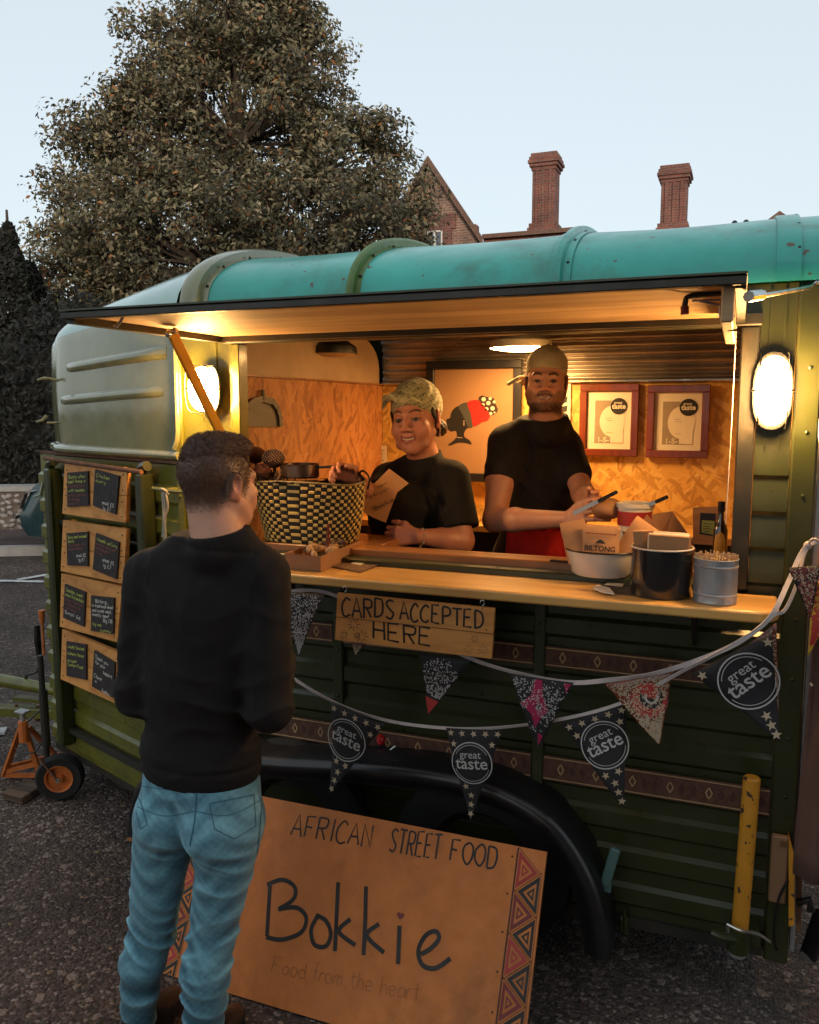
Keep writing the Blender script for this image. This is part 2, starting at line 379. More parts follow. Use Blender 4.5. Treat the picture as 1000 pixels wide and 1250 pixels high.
def ring2d(cx, cy, r0, r1, n=32, a0=0, a1=2 * PI):
    V = []; F = []
    for k in range(n + 1):
        a = a0 + (a1 - a0) * k / n; V += [(cx + r0 * math.cos(a), cy + r0 * math.sin(a)), (cx + r1 * math.cos(a), cy + r1 * math.sin(a))]
        if k: F.append((2 * k - 2, 2 * k - 1, 2 * k + 1, 2 * k))
    return V, F
def star2d(cx, cy, r, rot=0):
    V = [(cx, cy)]; F = []
    for k in range(10):
        a = PI / 2 + rot + k * PI / 5; q = r if k % 2 == 0 else r * .42; V.append((cx + q * math.cos(a), cy + q * math.sin(a)))
    for k in range(10): F.append((0, 1 + k, 1 + (k + 1) % 10))
    return V, F
def poly2d(pts): return list(pts), [tuple(range(len(pts)))]
def shift2d(VF, dx, dy, s=1, rot=0):
    c, q = math.cos(rot), math.sin(rot); return [((a * c - b * q) * s + dx, (a * q + b * c) * s + dy) for a, b in VF[0]], VF[1]
# ================================================================== materials
M = {}
M['teal'] = pmat('teal_paint', (.028, .40, .335), .36, var=.2, scale=3, bump=.3, bscale=5, coat=.25, dirt=(.06, .10, .05), dirt_amt=.75, dirt_scale=3.5, bdist=.008, chips=((.10, .07, .04), 26, .70))
M['cowltop'] = pmat('cowl_top_paint', (.30, .50, .46), .2, var=.14, scale=4, bump=.15, bscale=8, coat=.6, bdist=.005)
M['rib'] = pmat('rib_green', (.10, .19, .035), .4, var=.25, scale=9, bump=.15, dirt=(.05, .06, .03), dirt_amt=.8, dirt_scale=9)
M['green'] = pmat('trailer_green', (.026, .033, .008), .36, var=.2, scale=6, bump=.18, bscale=40, coat=.15, dirt=(.03, .024, .012), dirt_amt=.6, dirt_scale=6)
M['olive_lit'] = pmat('trailer_green_lit', (.12, .12, .016), .33, var=.2, scale=6, bump=.15, bscale=40, coat=.3, dirt=(.03, .03, .01), dirt_amt=.7, dirt_scale=7)  # brighter copy of the trailer green, lamplight painted into the colour
M['cowl'] = pmat('cowl_paint', (.19, .20, .095), .16, var=.16, scale=5, bump=.22, bscale=7, coat=.8, dirt=(.1, .1, .05), dirt_amt=.5, dirt_scale=8, bdist=.006)
M['dark'] = pmat('dark_steel', (.02, .02, .016), .45, var=.3, bump=.2, dirt=(.06, .035, .02), dirt_amt=.5, dirt_scale=12)
M['black'] = pmat('black_plastic', (.008, .008, .009), .28, var=.2, bump=.05, coat=.2)
M['rubber'] = pmat('rubber', (.012, .012, .012), .85, bump=.4, bscale=120)
M['steel'] = pmat('bare_steel', (.5, .5, .48), .3, metal=1, var=.15, bump=.1)
M['rust'] = pmat('rusty_iron', (.13, .055, .025), .8, var=.4, scale=20, bump=.6, bscale=90)
M['yellow'] = pmat('yellow_paint', (.52, .22, .016), .45, var=.15, scale=10, bump=.3, chips=((.05, .03, .02), 38, .63))
M['ply'] = wood_mat('plywood', (.50, .33, .17), (.30, .17, .075), .6, 0, 9)
M['counter'] = wood_mat('counter_wood', (.64, .37, .11), (.46, .23, .055), .38, 0, 16, coat=.2)
M['inner'] = wood_mat('inner_wood', (.36, .15, .05), (.2, .07, .02), .35, 0, 16, coat=.3)
M['board'] = wood_mat('board_wood', (.64, .29, .075), (.46, .18, .04), .6, 0, 20)
M['sign'] = pmat('sign_board', (.52, .165, .036), .7, var=.12, scale=14, bump=.15, bscale=150, dirt=(.12, .055, .02), dirt_amt=.45, dirt_scale=4)
M['osb'] = osb_mat('osb_board')
M['osb2'] = osb_mat('osb_board_front', (.35, .14, .042), (.25, .09, .026), (.44, .20, .065), 1)
M['cream'] = pmat('cream_paint', (.42, .3, .19), .6, var=.12, bump=.1)
M['corr'] = pmat('galvanised_sheet', (.42, .38, .33), .36, metal=.85, var=.25, scale=5, bump=.15, dirt=(.12, .07, .04), dirt_amt=.5)
M['ink'] = pmat('black_ink', (.012, .01, .009), .6, var=0, bump=0)
M['ink_faint'] = pmat('faded_ink', (.30, .10, .026), .7, var=0, bump=0)
M['chalkboard'] = pmat('chalkboard', (.022, .016, .016), .75, var=.3, scale=12, bump=.1)
M['chalk'] = pmat('white_chalk', (.62, .60, .55), .9, var=.2, scale=90, bump=0)
M['chalk_y'] = pmat('yellow_chalk', (.45, .5, .1), .9, var=.2, scale=90, bump=0)
M['chalk_r'] = pmat('pink_chalk', (.22, .07, .06), .9, var=.2, scale=90, bump=0)
M['red'] = pmat('red_paint', (.34, .02, .015), .5, bump=.05)
M['maroon'] = pmat('maroon_print', (.16, .018, .018), .6, bump=.05)
M['redglass'] = pmat('red_lens', (.5, .01, .01), .12, bump=0, coat=1)
M['white'] = pmat('white_paint', (.62, .6, .56), .5, bump=.05)
M['enamel'] = pmat('white_enamel', (.6, .56, .5), .2, bump=.05, coat=.6)
M['blackenamel'] = pmat('black_enamel', (.012, .011, .012), .16, bump=.05, coat=.8)
M['tin'] = pmat('zinc_tin', (.36, .37, .38), .42, metal=.55, var=.2, scale=14, bump=.2, bscale=50)
M['paper'] = pmat('kraft_paper', (.42, .22, .1), .8, var=.1, scale=10, bump=.3, bscale=30)
M['card'] = pmat('cardboard', (.36, .18, .085), .8, var=.12, scale=10, bump=.2)
M['whitepaper'] = pmat('white_paper', (.62, .56, .45), .7, var=.05, bump=.05)
M['greyprint'] = pmat('grey_print', (.25, .2, .14), .8, var=.2, bump=0)
M['tape'] = pmat('patterned_tape', (.10, .042, .026), .8, var=.35, scale=50, bump=.6, bscale=220)
M['tape2'] = pmat('tape_thread', (.42, .27, .13), .8, var=.2, bump=.2)
M['tape3'] = pmat('tape_dark_thread', (.07, .03, .025), .8, var=.2, bump=.2)
M['cord'] = pmat('white_ribbon', (.44, .39, .38), .7, var=.1, scale=40, bump=.3, bscale=120)
M['rope'] = pmat('grey_rope', (.35, .33, .27), .85, var=.2, scale=40, bump=.5, bscale=200)
M['flagblack'] = pmat('navy_flag_cloth', (.010, .009, .012), .75, var=.15, bump=.3, bscale=400)
M['flagprint'] = pmat('pale_print', (.42, .41, .40), .75, var=.1, bump=.1, bscale=300)
M['gold'] = pmat('gold_print', (.42, .33, .22), .7, var=.1, bump=.1, bscale=300)
M['frame'] = wood_mat('mahogany_frame', (.17, .035, .013), (.08, .015, .007), .3, 2, 20, coat=.4)
M['blackframe'] = pmat('black_frame', (.012, .011, .012), .4, bump=.1)
M['artpaper'] = pmat('tan_art_paper', (.30, .165, .08), .75, var=.04, bump=.05)
M['glass'] = pmat('clear_glass', (.9, .9, .88), .05, var=0, bump=0, trans=1)
M['orange'] = pmat('orange_paint', (.55, .15, .03), .45, var=.15, scale=20, bump=.15, dirt=(.12, .05, .02), dirt_amt=.7, dirt_scale=16)
M['oldwood'] = wood_mat('weathered_block', (.12, .075, .045), (.04, .025, .018), .9, 0, 24, bump=1)
M['bulb'] = emis_mat('lamp_glow', (1, .53, .17), 190)
M['disc'] = emis_mat('disc_glow', (1, .54, .18), 84)
M['brick'] = brick_mat('red_brick', (.20, .058, .042), (.13, .042, .033), (.15, .11, .09))
M['brick2'] = brick_mat('weathered_brick', (.25, .12, .085), (.17, .085, .06), (.28, .22, .18))
M['tilesroof'] = pmat('roof_tiles', (.13, .07, .05), .8, var=.3, scale=9, bump=.6, bscale=30)
M['stonecap'] = pmat('stone_coping', (.3, .29, .28), .8, var=.15, bump=.3)
M['flint'] = pmat('flint', (.27, .245, .235), .6, var=.5, scale=5, bump=.3, bscale=40)
M['mortar'] = pmat('lime_mortar', (.13, .1, .085), .95, var=.25, scale=10, bump=.8, bscale=50, bdist=.01)
M['bark'] = pmat('bark', (.07, .05, .038), .9, var=.35, scale=6, bump=1, bscale=18, stretch=(1, 1, .25), bdist=.02)

def leaf_mat(name, cols, tr=.25):
    m = bpy.data.materials.new(name); m.use_nodes = True; nt = m.node_tree; N = nt.nodes; L = nt.links; b = N['Principled BSDF']
    a = N.new('ShaderNodeAttribute'); a.attribute_name = 'Col'
    L.new(a.outputs['Color'], b.inputs['Base Color']); b.inputs['Roughness'].default_value = .55; b.inputs['Specular IOR Level'].default_value = .3
    t = N.new('ShaderNodeBsdfTranslucent'); L.new(a.outputs['Color'], t.inputs[0]); mx = N.new('ShaderNodeMixShader'); mx.inputs[0].default_value = tr
    L.new(b.outputs[0], mx.inputs[1]); L.new(t.outputs[0], mx.inputs[2]); L.new(mx.outputs[0], N['Material Output'].inputs[0])
    return m
M['leaf'] = leaf_mat('leaves', None)

# ---- asphalt
def asphalt(name, base, chip, sc=1.):
    m = bpy.data.materials.new(name); m.use_nodes = True; nt = m.node_tree; N = nt.nodes; L = nt.links; b = N['Principled BSDF']
    tc = N.new('ShaderNodeTexCoord')
    v = N.new('ShaderNodeTexVoronoi'); v.inputs['Scale'].default_value = 95 * sc; L.new(tc.outputs['Object'], v.inputs['Vector'])
    v2 = N.new('ShaderNodeTexVoronoi'); v2.inputs['Scale'].default_value = 42 * sc; L.new(tc.outputs['Object'], v2.inputs['Vector'])
    sp = N.new('ShaderNodeSeparateColor'); L.new(v.outputs['Color'], sp.inputs[0]); sp2 = N.new('ShaderNodeSeparateColor'); L.new(v2.outputs['Color'], sp2.inputs[0])
    cr = N.new('ShaderNodeValToRGB'); e = cr.color_ramp.elements; e[0].color = (*[c * .45 for c in base], 1); e[1].color = (*chip, 1); e[1].position = .98
    x = e.new(.45); x.color = (*base, 1); x = e.new(.86); x.color = (*[c * 1.5 for c in base], 1); L.new(sp.outputs[0], cr.inputs[0])
    th = N.new('ShaderNodeMath'); th.operation = 'GREATER_THAN'; th.inputs[1].default_value = .965; L.new(sp2.outputs[0], th.inputs[0])
    m1 = N.new('ShaderNodeMix'); m1.data_type = 'RGBA'; L.new(th.outputs[0], m1.inputs[0]); L.new(cr.outputs[0], m1.inputs[6]); m1.inputs[7].default_value = (*[c * .9 for c in chip], 1)
    n = N.new('ShaderNodeTexNoise'); n.inputs['Scale'].default_value = .9; n.inputs['Detail'].default_value = 9; n.inputs['Roughness'].default_value = .65; L.new(tc.outputs['Object'], n.inputs['Vector'])
    mr = N.new('ShaderNodeMapRange'); mr.inputs[1].default_value = .3; mr.inputs[2].default_value = .7; mr.inputs[3].default_value = .35; mr.inputs[4].default_value = 1.55; L.new(n.outputs['Fac'], mr.inputs[0])
    vm = N.new('ShaderNodeVectorMath'); vm.operation = 'SCALE'; L.new(m1.outputs[2], vm.inputs[0]); L.new(mr.outputs[0], vm.inputs['Scale']); L.new(vm.outputs[0], b.inputs['Base Color'])
    b.inputs['Roughness'].default_value = .8; b.inputs['Specular IOR Level'].default_value = .3
    bp = N.new('ShaderNodeBump'); bp.inputs['Strength'].default_value = .9; bp.inputs['Distance'].default_value = .008; bp.invert = True
    ah = N.new('ShaderNodeMath'); ah.operation = 'ADD'; L.new(v.outputs['Distance'], ah.inputs[0]); L.new(v2.outputs['Distance'], ah.inputs[1])
    L.new(ah.outputs[0], bp.inputs['Height']); L.new(bp.outputs[0], b.inputs['Normal'])
    return m
M['asphalt'] = asphalt('asphalt', (.064, .047, .040), (.22, .17, .145))
M['tarmac'] = asphalt('pavement_tarmac', (.075, .055, .055), (.16, .12, .12), 1.5)
M['linepaint'] = pmat('worn_line_paint', (.5, .5, .5), .8, var=.2, scale=12, bump=.2, dirt=(.06, .055, .055), dirt_amt=1, dirt_scale=18)

# ================================================================== ground
mb = MB()
NX = 60
xs = np.concatenate([-np.geomspace(120, 4.2, 22), np.linspace(-4, 4, 60), np.geomspace(4.2, 120, 22)])
ys = np.concatenate([-np.geomspace(120, 4.2, 16), np.linspace(-4, 4, 60), np.geomspace(4.2, 160, 24)])
rows = []
for y in ys:
    rows.append([(x, y, .006 * noise.noise((x * .7, y * .7, 0)) - .004 if abs(x) < 5 and abs(y) < 5 else -.004) for x in xs])
mb.loft(rows); gnd = mb.build('ground', M['asphalt'], smooth=60); gnd['kind'] = 'structure'
# pavement with kerb along the flint wall; wall runs from w0 to w1
w0 = Vector(PZ(0, 655, 0)); w1 = Vector(PZ(57, 654, 0)); wd = (w1 - w0); wd.z = 0; wd.normalize(); wn = Vector((wd.y, -wd.x, 0))  # wn points to the car park
if wn.y > 0: wn = -wn
k0 = Vector(PZ(0, 679, 0)); kd = (k0 - w0).dot(wn)
def wp(a, b, z): return w0 + wd * a + wn * b + Vector((0, 0, z))
mb = MB(); mb.prism([wp(-40, 0.02, -.02), wp(40, 0.02, -.02), wp(40, kd - .13, -.02), wp(-40, kd - .13, -.02)], (0, 0, .12))
mb.build('pavement', M['tarmac'])['kind'] = 'structure'
mb = MB()
for i in range(44):
    a = -20 + i * .92
    mb.prism([wp(a, kd - .125, -.02), wp(a + .905, kd - .125, -.02), wp(a + .905, kd, -.02), wp(a, kd, -.02)], (0, 0, .13 + .003 * math.sin(i * 2.1)))
mb.build('kerb', M['stonecap'])['kind'] = 'structure'
# painted bay lines
def strip(mb, a, b, w, z=.006):
    a = Vector(a); b = Vector(b); t = (b - a).normalized(); n = Vector((t.y, -t.x, 0)) * w / 2
    mb.poly([(a.x + n.x, a.y + n.y, z), (b.x + n.x, b.y + n.y, z), (b.x - n.x, b.y - n.y, z), (a.x - n.x, a.y - n.y, z)])
mb = MB()
strip(mb, PZ(-80, 708, 0), PZ(140, 712, 0), .09); strip(mb, PZ(22, 708.5, 0), PZ(130, 690, 0), .09, .010)
strip(mb, PZ(-40, 898, 0), PZ(7, 893, 0), .12, .006)
mb.build('bay_line', M['linepaint'], smooth=0)['kind'] = 'structure'

# ================================================================== flint wall
fw = thing('flint_wall', 'low flint cobble wall with stone coping behind the car park', 'wall', wp(0, 0, 0))
mb = MB(); mb.prism([wp(-14, -.3, 0), wp(20, -.3, 0), wp(20, 0, 0), wp(-14, 0, 0)], (0, 0, .62)); mb.build('wall', M['mortar'], fw)
def stones():
    ico = bmesh.new(); bmesh.ops.create_icosphere(ico, subdivisions=1, radius=1); V0 = np.array([v.co[:] for v in ico.verts]); F0 = np.array([[v.index for v in f.verts] for f in ico.faces]); ico.free()
    Vs = []; Fs = []; k = 0; rr = np.random.RandomState(3)
    for a in np.arange(-3.4, 4.2, .105):
        for z in np.arange(.05, .6, .085):
            aa = a + rr.uniform(-.03, .03); zz = z + rr.uniform(-.02, .02); s = rr.uniform(.8, 1.15)
            th = rr.uniform(-.9, .9); sx = .062 * s; sz = .036 * s; v = V0 * (1 + rr.uniform(-.16, .16, V0.shape)) * np.array([sx, .03, sz])
            c, q = math.cos(th), math.sin(th); v = np.stack([v[:, 0] * c - v[:, 2] * q, v[:, 1], v[:, 0] * q + v[:, 2] * c], 1)
            P = np.array(w0)[None] + np.outer(v[:, 0] + aa, np.array(wd)) + np.outer(v[:, 1] + .004, np.array(wn)); P[:, 2] = v[:, 2] + zz
            Vs.append(P); Fs.append(F0 + k * len(V0)); k += 1
    return np.concatenate(Vs), np.concatenate(Fs)
V_, F_ = stones(); npmesh('flint', V_, F_, M['flint'], fw, smooth=True, kind='stuff')
for i in range(30):
    mb = MB(); a = -14 + i * 1.13
    mb.prism([wp(a, -.34, .63), wp(a + 1.115, -.34, .63), wp(a + 1.115, .04, .63), wp(a, .04, .63)], (0, 0, .07)); mb.build('coping_stone', M['stonecap'], fw)

# ================================================================== parked car (only its tail shows past the trailer)
def parked_car():
    teal = pmat('car_teal', (.008, .034, .042), .25, var=.05, bump=0, coat=1)
    base = Vector(PZ(57, 686, 0)); t = thing('parked_car', 'dark teal hatchback parked by the kerb, showing only its tail behind the menu boards', 'car', (base.x, base.y, 0)); base = base - wd * .12
    # length axis points away to the right along the wall, tail towards the left
    u = wd; n = -wn
    def P(a, b, z): return base + u * a + n * b + Vector((0, 0, z)) - Vector((0, 0, base.z))
    prof = [(0.0, .30), (-.07, .42), (-.08, .55), (-.04, .62), (.02, .74), (.08, .86), (.22, .98), (.62, 1.36), (1.0, 1.44), (2.1, 1.42), (2.9, 1.0), (3.75, .84), (3.95, .55), (3.9, .3), (3.4, .22), (.5, .22)]
    prof = [(a - .12, b) for a, b in prof]
    mb = MB(); rows = []
    for b, s in ((-.0, .93), (.06, .985), (.2, 1), (1.5, 1), (1.64, .985), (1.7, .93)):
        rows.append([P(1.9 + (a - 1.9) * s, b, .2 + (z - .2) * (.9 + .1 * s)) for a, z in prof])
    mb.loft(rows, closed=True, cap=True); mb.build('body', teal, t, smooth=40)
    mb = MB()
    mb.loft([[P(.17, .16, .93), P(.17, 1.54, .93)], [P(.5, .24, 1.29), P(.5, 1.46, 1.29)]]); mb.build('rear_window', M['black'], t)
    for b in (.0, 1.5):
        mb = MB(); mb.box2((0, 0, 0), (.01, .01, .01)); mb = MB()
        mb.loft([[P(-.16, b + .015, .60), P(-.19, b + .18, .60), P(-.17, b + .2, .60)], [P(-.08, b + .0, .80), P(-.12, b + .17, .80), P(-.10, b + .2, .80)], [P(.1, b - .004, .84), P(-.0, b + .15, .86), P(.0, b + .19, .86)]])
        mb.build('tail_light', pmat('car_tail_lens', (.55, .5, .5), .15, coat=1, bump=0), t)
    mb = MB(); mb.loft([[P(-.215, .05, .50), P(-.215, 1.65, .50)], [P(-.215, .05, .535), P(-.215, 1.65, .535)]]); mb.build('bumper_trim', M['steel'], t)
    for a in (.55, 3.1):
        for b in (.1, 1.6):
            w = MB(); c = P(a, b, .31); w.tube([c - n * .1, c - n * .08, c + n * .08, c + n * .1], [.27, .31, .31, .27], 24); wo = w.build('wheel', M['rubber'], t)
            w = MB(); w.cyl(c - n * .105, c + n * .105, .19); w.build('rim', M['steel'], wo)
parked_car()

# ================================================================== brick house far behind
def house():
    D0 = 25.
    g0 = PD(525, 300, D0); t = thing('brick_house', 'red brick house with a steep gable and tall chimneys beyond the trailer roof', 'house', (g0.x, g0.y, 0))
    # facade plane: parallel to the trailer, a little turned
    fy = g0.y; ax = Vector((1, 0.0, 0)).normalized()
    def F(px, py, dy=0.): return PY(px, py, fy + dy)
    xl = F(440, 300).x; xr = F(583, 300).x; za = F(525, 203).z; ze = F(583, 293).z
    xa = F(525, 205).x; half = F(583, 293).x - xa
    # gable wall
    mb = MB(); mb.prism([(xa - half, fy, 0), (xa + half, fy, 0), (xa + half, fy, ze), (xa, fy, za), (xa - half, fy, ze)], (-2.3, 5.6, 0)); mb.build('gable_wall', M['brick2'], t, smooth=0)
    for sx in (-1, 1):
        mb = MB(); a = Vector((xa, fy - .18, za + .12)); b = Vector((xa + sx * (half + .22), fy - .18, ze - .12)); e = Vector((-2.4, 5.9, 0)); th = Vector((0, 0, .14))
        mb.prism([a, b, b + th, a + th], e); mb.build('roof', M['tilesroof'], t, smooth=0)
        mb = MB(); mb.prism([a - Vector((0, .05, .1)), b - Vector((0, .05, .1)), b + Vector((0, -.05, .12)), a + Vector((0, -.05, .12))], (0, .05, 0)); mb.build('barge_board', M['tilesroof'], t, smooth=0)
    # window with red brick surround
    wl, wr, wt = F(521, 281).x, F(541, 281).x, F(530, 281).z
    mb = MB(); mb.box2((wl - .28, fy - .05, wt - 1.6), (wl, fy + .02, wt)); mb.box2((wr, fy - .05, wt - 1.6), (wr + .28, fy + .02, wt)); mb.box2((wl - .4, fy - .06, wt), (wr + .4, fy + .02, wt + .42)); mb.build('window_surround', M['brick'], t, smooth=0)
    mb = MB(); mb.box2((wl, fy - .02, wt - 1.5), (wl + .06, fy + .01, wt)); mb.box2((wr - .06, fy - .02, wt - 1.5), (wr, fy + .01, wt)); mb.box2((wl + .06, fy - .02, wt - .06), (wr - .06, fy + .01, wt)); mb.box2(((wl + wr) / 2 - .03, fy - .02, wt - 1.5), ((wl + wr) / 2 + .03, fy + .01, wt - .06))
    wf = mb.build('window', M['white'], t, smooth=0)
    mb = MB(); mb.box2((wl + .06, fy - .008, wt - 1.5), (wr - .06, fy - .004, wt - .06)); mb.build('pane', pmat('far_pane', (.12, .14, .17), .08, bump=0, var=0), wf)
    # lower range with flat parapet to the chimneys
    x1 = F(706, 300).x; zt = F(630, 289, .6).z
    mb = MB(); mb.box2((xa + half, fy + .6, 0), (x1, fy + 6, zt)); mb.box2((x1 + .01, fy + .9, 0), (F(900, 300).x, fy + 6, zt - 1.2)); mb.build('range_wall', M['brick'], t, smooth=0)
    mb = MB(); mb.box2((xa + half, fy + .45, zt), (x1, fy + 6.1, zt + .12)); mb.box2((xa + half, fy + .52, zt - .3), (x1, fy + .6, zt - .2)); mb.build('parapet', M['tilesroof'], t, smooth=0)
    mb = MB(); mb.box2((F(574, 285, .6).x, fy + .6, zt + .12), (F(582, 285, .6).x, fy + .9, F(578, 273, .6).z), bev=.05); mb.build('ridge_pot', M['brick'], t)
    for (pl, pr, pt, pb, dy) in ((648, 680, 185, 296, 1.0), (806, 842, 200, 296, 2.4)):
        l, r_ = F(pl, pt, dy).x, F(pr, pt, dy).x; zt_ = F((pl + pr) / 2, pt, dy).z; zb = F(pl, pb, dy).z; y0 = fy + dy; w = r_ - l
        mb = MB(); mb.box2((l + .05, y0 + .05, zb - 1), (r_ - .05, y0 + w - .05, zt_ - .28), bev=.02)
        for k in range(3): mb.box2((l + w * (.2 + .26 * k), y0 + .0, zb + .55), (l + w * (.2 + .26 * k) + w * .1, y0 + .05, zt_ - .5))
        c = mb.build('chimney', M['brick'], t, smooth=0)
        mb = MB()
        for k, o in enumerate((.02, -.03, -.07, -.04, .0)):
            mb.box2((l + o, y0 + o, zt_ - .5 + k * .1), (r_ - o, y0 + w - o, zt_ - .405 + k * .1), bev=.01)
        mb.build('chimney_cap', M['brick'], c, smooth=0); mb = MB()
        mb.box2((l - .06, y0 - .06, zb - .9), (r_ + .06, y0 + w + .06, zb + .42)); mb.box2((l - .02, y0 - .02, zb + .425), (r_ + .02, y0 + w + .02, zb + .55))
        mb.build('chimney_base', M['brick'], c, smooth=0)
house()
mb = MB(); c = PY(948, 262, 20); mb.prism([PY(928, 275, 20), PY(978, 275, 20), PY(952, 257, 20)], (0, 3, 0)); bx = PY(928, 300, 20)
mb.box2((PY(930, 275, 20).x, 20.05, 0), (PY(975, 275, 20).x, 22.9, PY(950, 276, 20).z), mi=1)
tag(mb.build('far_roof', [M['tilesroof'], M['brick']], smooth=0), 'small brown tiled roof peak just showing above the teal trailer roof', 'roof')

# ================================================================== trees
def leaves(C, nrm_out, size, cols, wts, rr, spread=.9):
    n = len(C); d = rr.normal(size=(n, 3)); d /= np.linalg.norm(d, axis=1)[:, None]
    d = d * spread + nrm_out; d /= np.linalg.norm(d, axis=1)[:, None]
    a = np.cross(d, rr.normal(size=(n, 3))); a /= np.linalg.norm(a, axis=1)[:, None]; b = np.cross(d, a)
    s = (size * rr.uniform(.6, 1.3, n))[:, None]
    V = np.stack([C - a * s, C - b * s * .45 + d * s * .1, C + a * s, C + b * s * .45 + d * s * .1], 1).reshape(-1, 3)
    F = np.arange(4 * n).reshape(n, 4); ci = rr.choice(len(cols), n, p=wts); c = np.array(cols)[ci] * rr.uniform(.7, 1.3, (n, 1))
    return V, F, np.repeat(c, 4, 0)
def big_tree(name, label, base, trunk_h, lobes, nleaf, lsize, cols, wts, seed, group=None, twig=.7, tr_r=.3):
    """lobes: (centre, radii) list; clumps of leaves gathered near their surfaces"""
    rr = np.random.RandomState(seed); t = thing(name, label, 'tree', base, group); Vs = []; Fs = []; Cs = []; off = 0
    base = np.array(base, float); vol = np.array([r[0] * r[1] + r[1] * r[2] for _, r in lobes]); vol /= vol.sum()
    mb = MB(); top = max(c[2] + r[2] * .5 for c, r in lobes); b0 = Vector(base)
    mb.tube(smoothpts([b0, b0 + Vector((.1, 0, trunk_h)), Vector((lobes[0][0][0], lobes[0][0][1], lobes[0][0][2])), Vector((lobes[0][0][0] + .1, lobes[0][0][1], top))], 5), [tr_r * (1 - .9 * i / 15) for i in range(16)], 10)
    for (c, r), w in zip(lobes, vol):
        c = np.array(c, float); r = np.array(r, float)
        ncl = max(4, int(nleaf * w / 70)); u = rr.normal(size=(ncl, 3)); u /= np.linalg.norm(u, axis=1)[:, None]
        rad = rr.uniform(.35, 1.08, ncl) ** .5 * (1 + .10 * np.sin(u[:, 0] * 7 + u[:, 2] * 9) )
        cc = c + u * r * rad[:, None]
        for k in range(ncl):
            m = int(rr.uniform(35, 105)); cs = twig * rr.uniform(.55, 1.25)
            q = rr.normal(size=(m, 3)); q *= np.minimum(1, 1.7 / np.linalg.norm(q, axis=1))[:, None]; q = q * np.array([.45, .45, .3]) * cs; q[:, 2] -= .12 * np.linalg.norm(q[:, :2], axis=1)
            P = cc[k] + q; no = (q / cs * .8 + u[k] * .5 + [0, 0, .4])
            v, f, co = leaves(P, no, np.full(m, lsize), cols, wts, rr); co *= rr.uniform(.55, 1.5) * (.8 + .35 * np.clip(q[:, 2] / cs + .2, -1, 1)).repeat(4)[:, None]  # clumps lightened towards their tops: highlights painted into the leaf colour
            Vs.append(v); Fs.append(f + off); Cs.append(co); off += len(v)
            if k % 3 == 0:
                s0 = Vector(c * .6 + np.array([b0.x, b0.y, c[2] - r[2] * .5]) * .4); e = Vector(cc[k]); mid = (s0 + e) / 2 + Vector(rr.uniform(-.25, .25, 3))
                mb.tube(smoothpts([s0, mid, e], 3), [.05, .045, .04, .03, .02, .015, .01], 5)
    mb.build('trunk', M['bark'], t, smooth=50)
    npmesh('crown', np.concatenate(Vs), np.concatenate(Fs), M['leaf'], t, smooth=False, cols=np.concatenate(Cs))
    return t
def L3(px, py, D, r): return (tuple(PD(px, py, D)), r)
leafc = [(.18, .15, .085), (.12, .115, .065), (.28, .23, .14), (.06, .06, .04), (.34, .14, .05)]
b = PD(300, 500, 17.5)
big_tree('broadleaf_tree', 'large broad tree with brown-green autumn leaves rising behind the trailer', (b.x, b.y, 0), 2.2, [
    L3(290, 150, 17.5, (2.0, 2.0, 2.5)), L3(290, 15, 17.5, (1.25, 1.4, 1.5)), L3(215, 85, 17, (1.15, 1.2, 1.2)), L3(365, 95, 17.6, (1.15, 1.3, 1.35)), L3(165, 190, 17, (1.2, 1.4, 1.2)), L3(112, 165, 16.8, (.65, .7, .6)), L3(372, 30, 17.5, (.5, .6, .5)),
    L3(425, 205, 17.4, (1.2, 1.4, 1.15)), L3(492, 245, 17.2, (.7, .8, .65)), L3(462, 160, 17.2, (.5, .6, .4)), L3(80, 235, 16.8, (.45, .5, .5)), L3(130, 290, 16.6, (1.25, 1.4, 1.2)), L3(95, 350, 16.4, (.95, 1.2, 1.1)), L3(230, 300, 16.2, (2.2, 1.8, 1.7)), L3(370, 300, 16.6, (2.2, 1.8, 1.6)), L3(450, 300, 17, (1.2, 1.3, .9)), L3(250, 420, 16.4, (3.2, 1.8, 1.5)),
    L3(150, 118, 17, (.5, .6, .5)), L3(330, -30, 17.5, (1., 1., 1.))],
    155000, .058, leafc, [.3, .27, .2, .2, .03], 5, twig=.5)
dk = [(.02, .021, .018), (.032, .03, .024), (.014, .015, .012)]
def conifer(base, h, r, seed, n, label, wob=.25):
    rr = np.random.RandomState(seed); t = thing('conifer_tree', label, 'tree', base, 'dark conifers at the edge of the car park')
    mb = MB(); mb.tube([base, (base[0], base[1], h)], [.16, .02], 7); mb.build('trunk', M['bark'], t)
    z = rr.beta(1.0, 1.25, n) * (h - .5) + .3; R_ = r * (1 - (z - .3) / (h - .3)) ** 1.0 * (1 + wob * np.sin(z * 9 + 3 * rr.rand(n)))
    a = rr.uniform(0, 2 * PI, n); q = rr.uniform(.35, 1, n) ** .5; C = np.stack([base[0] + R_ * q * np.cos(a), base[1] + R_ * q * np.sin(a), z - .25 * R_ * q], 1)
    no = np.stack([np.cos(a), np.sin(a), np.full(n, .3)], 1)
    v, f, c = leaves(C, no, np.full(n, .055), dk, [.5, .3, .2], rr); npmesh('crown', v, f, M['leaf'], t, smooth=False, cols=c)
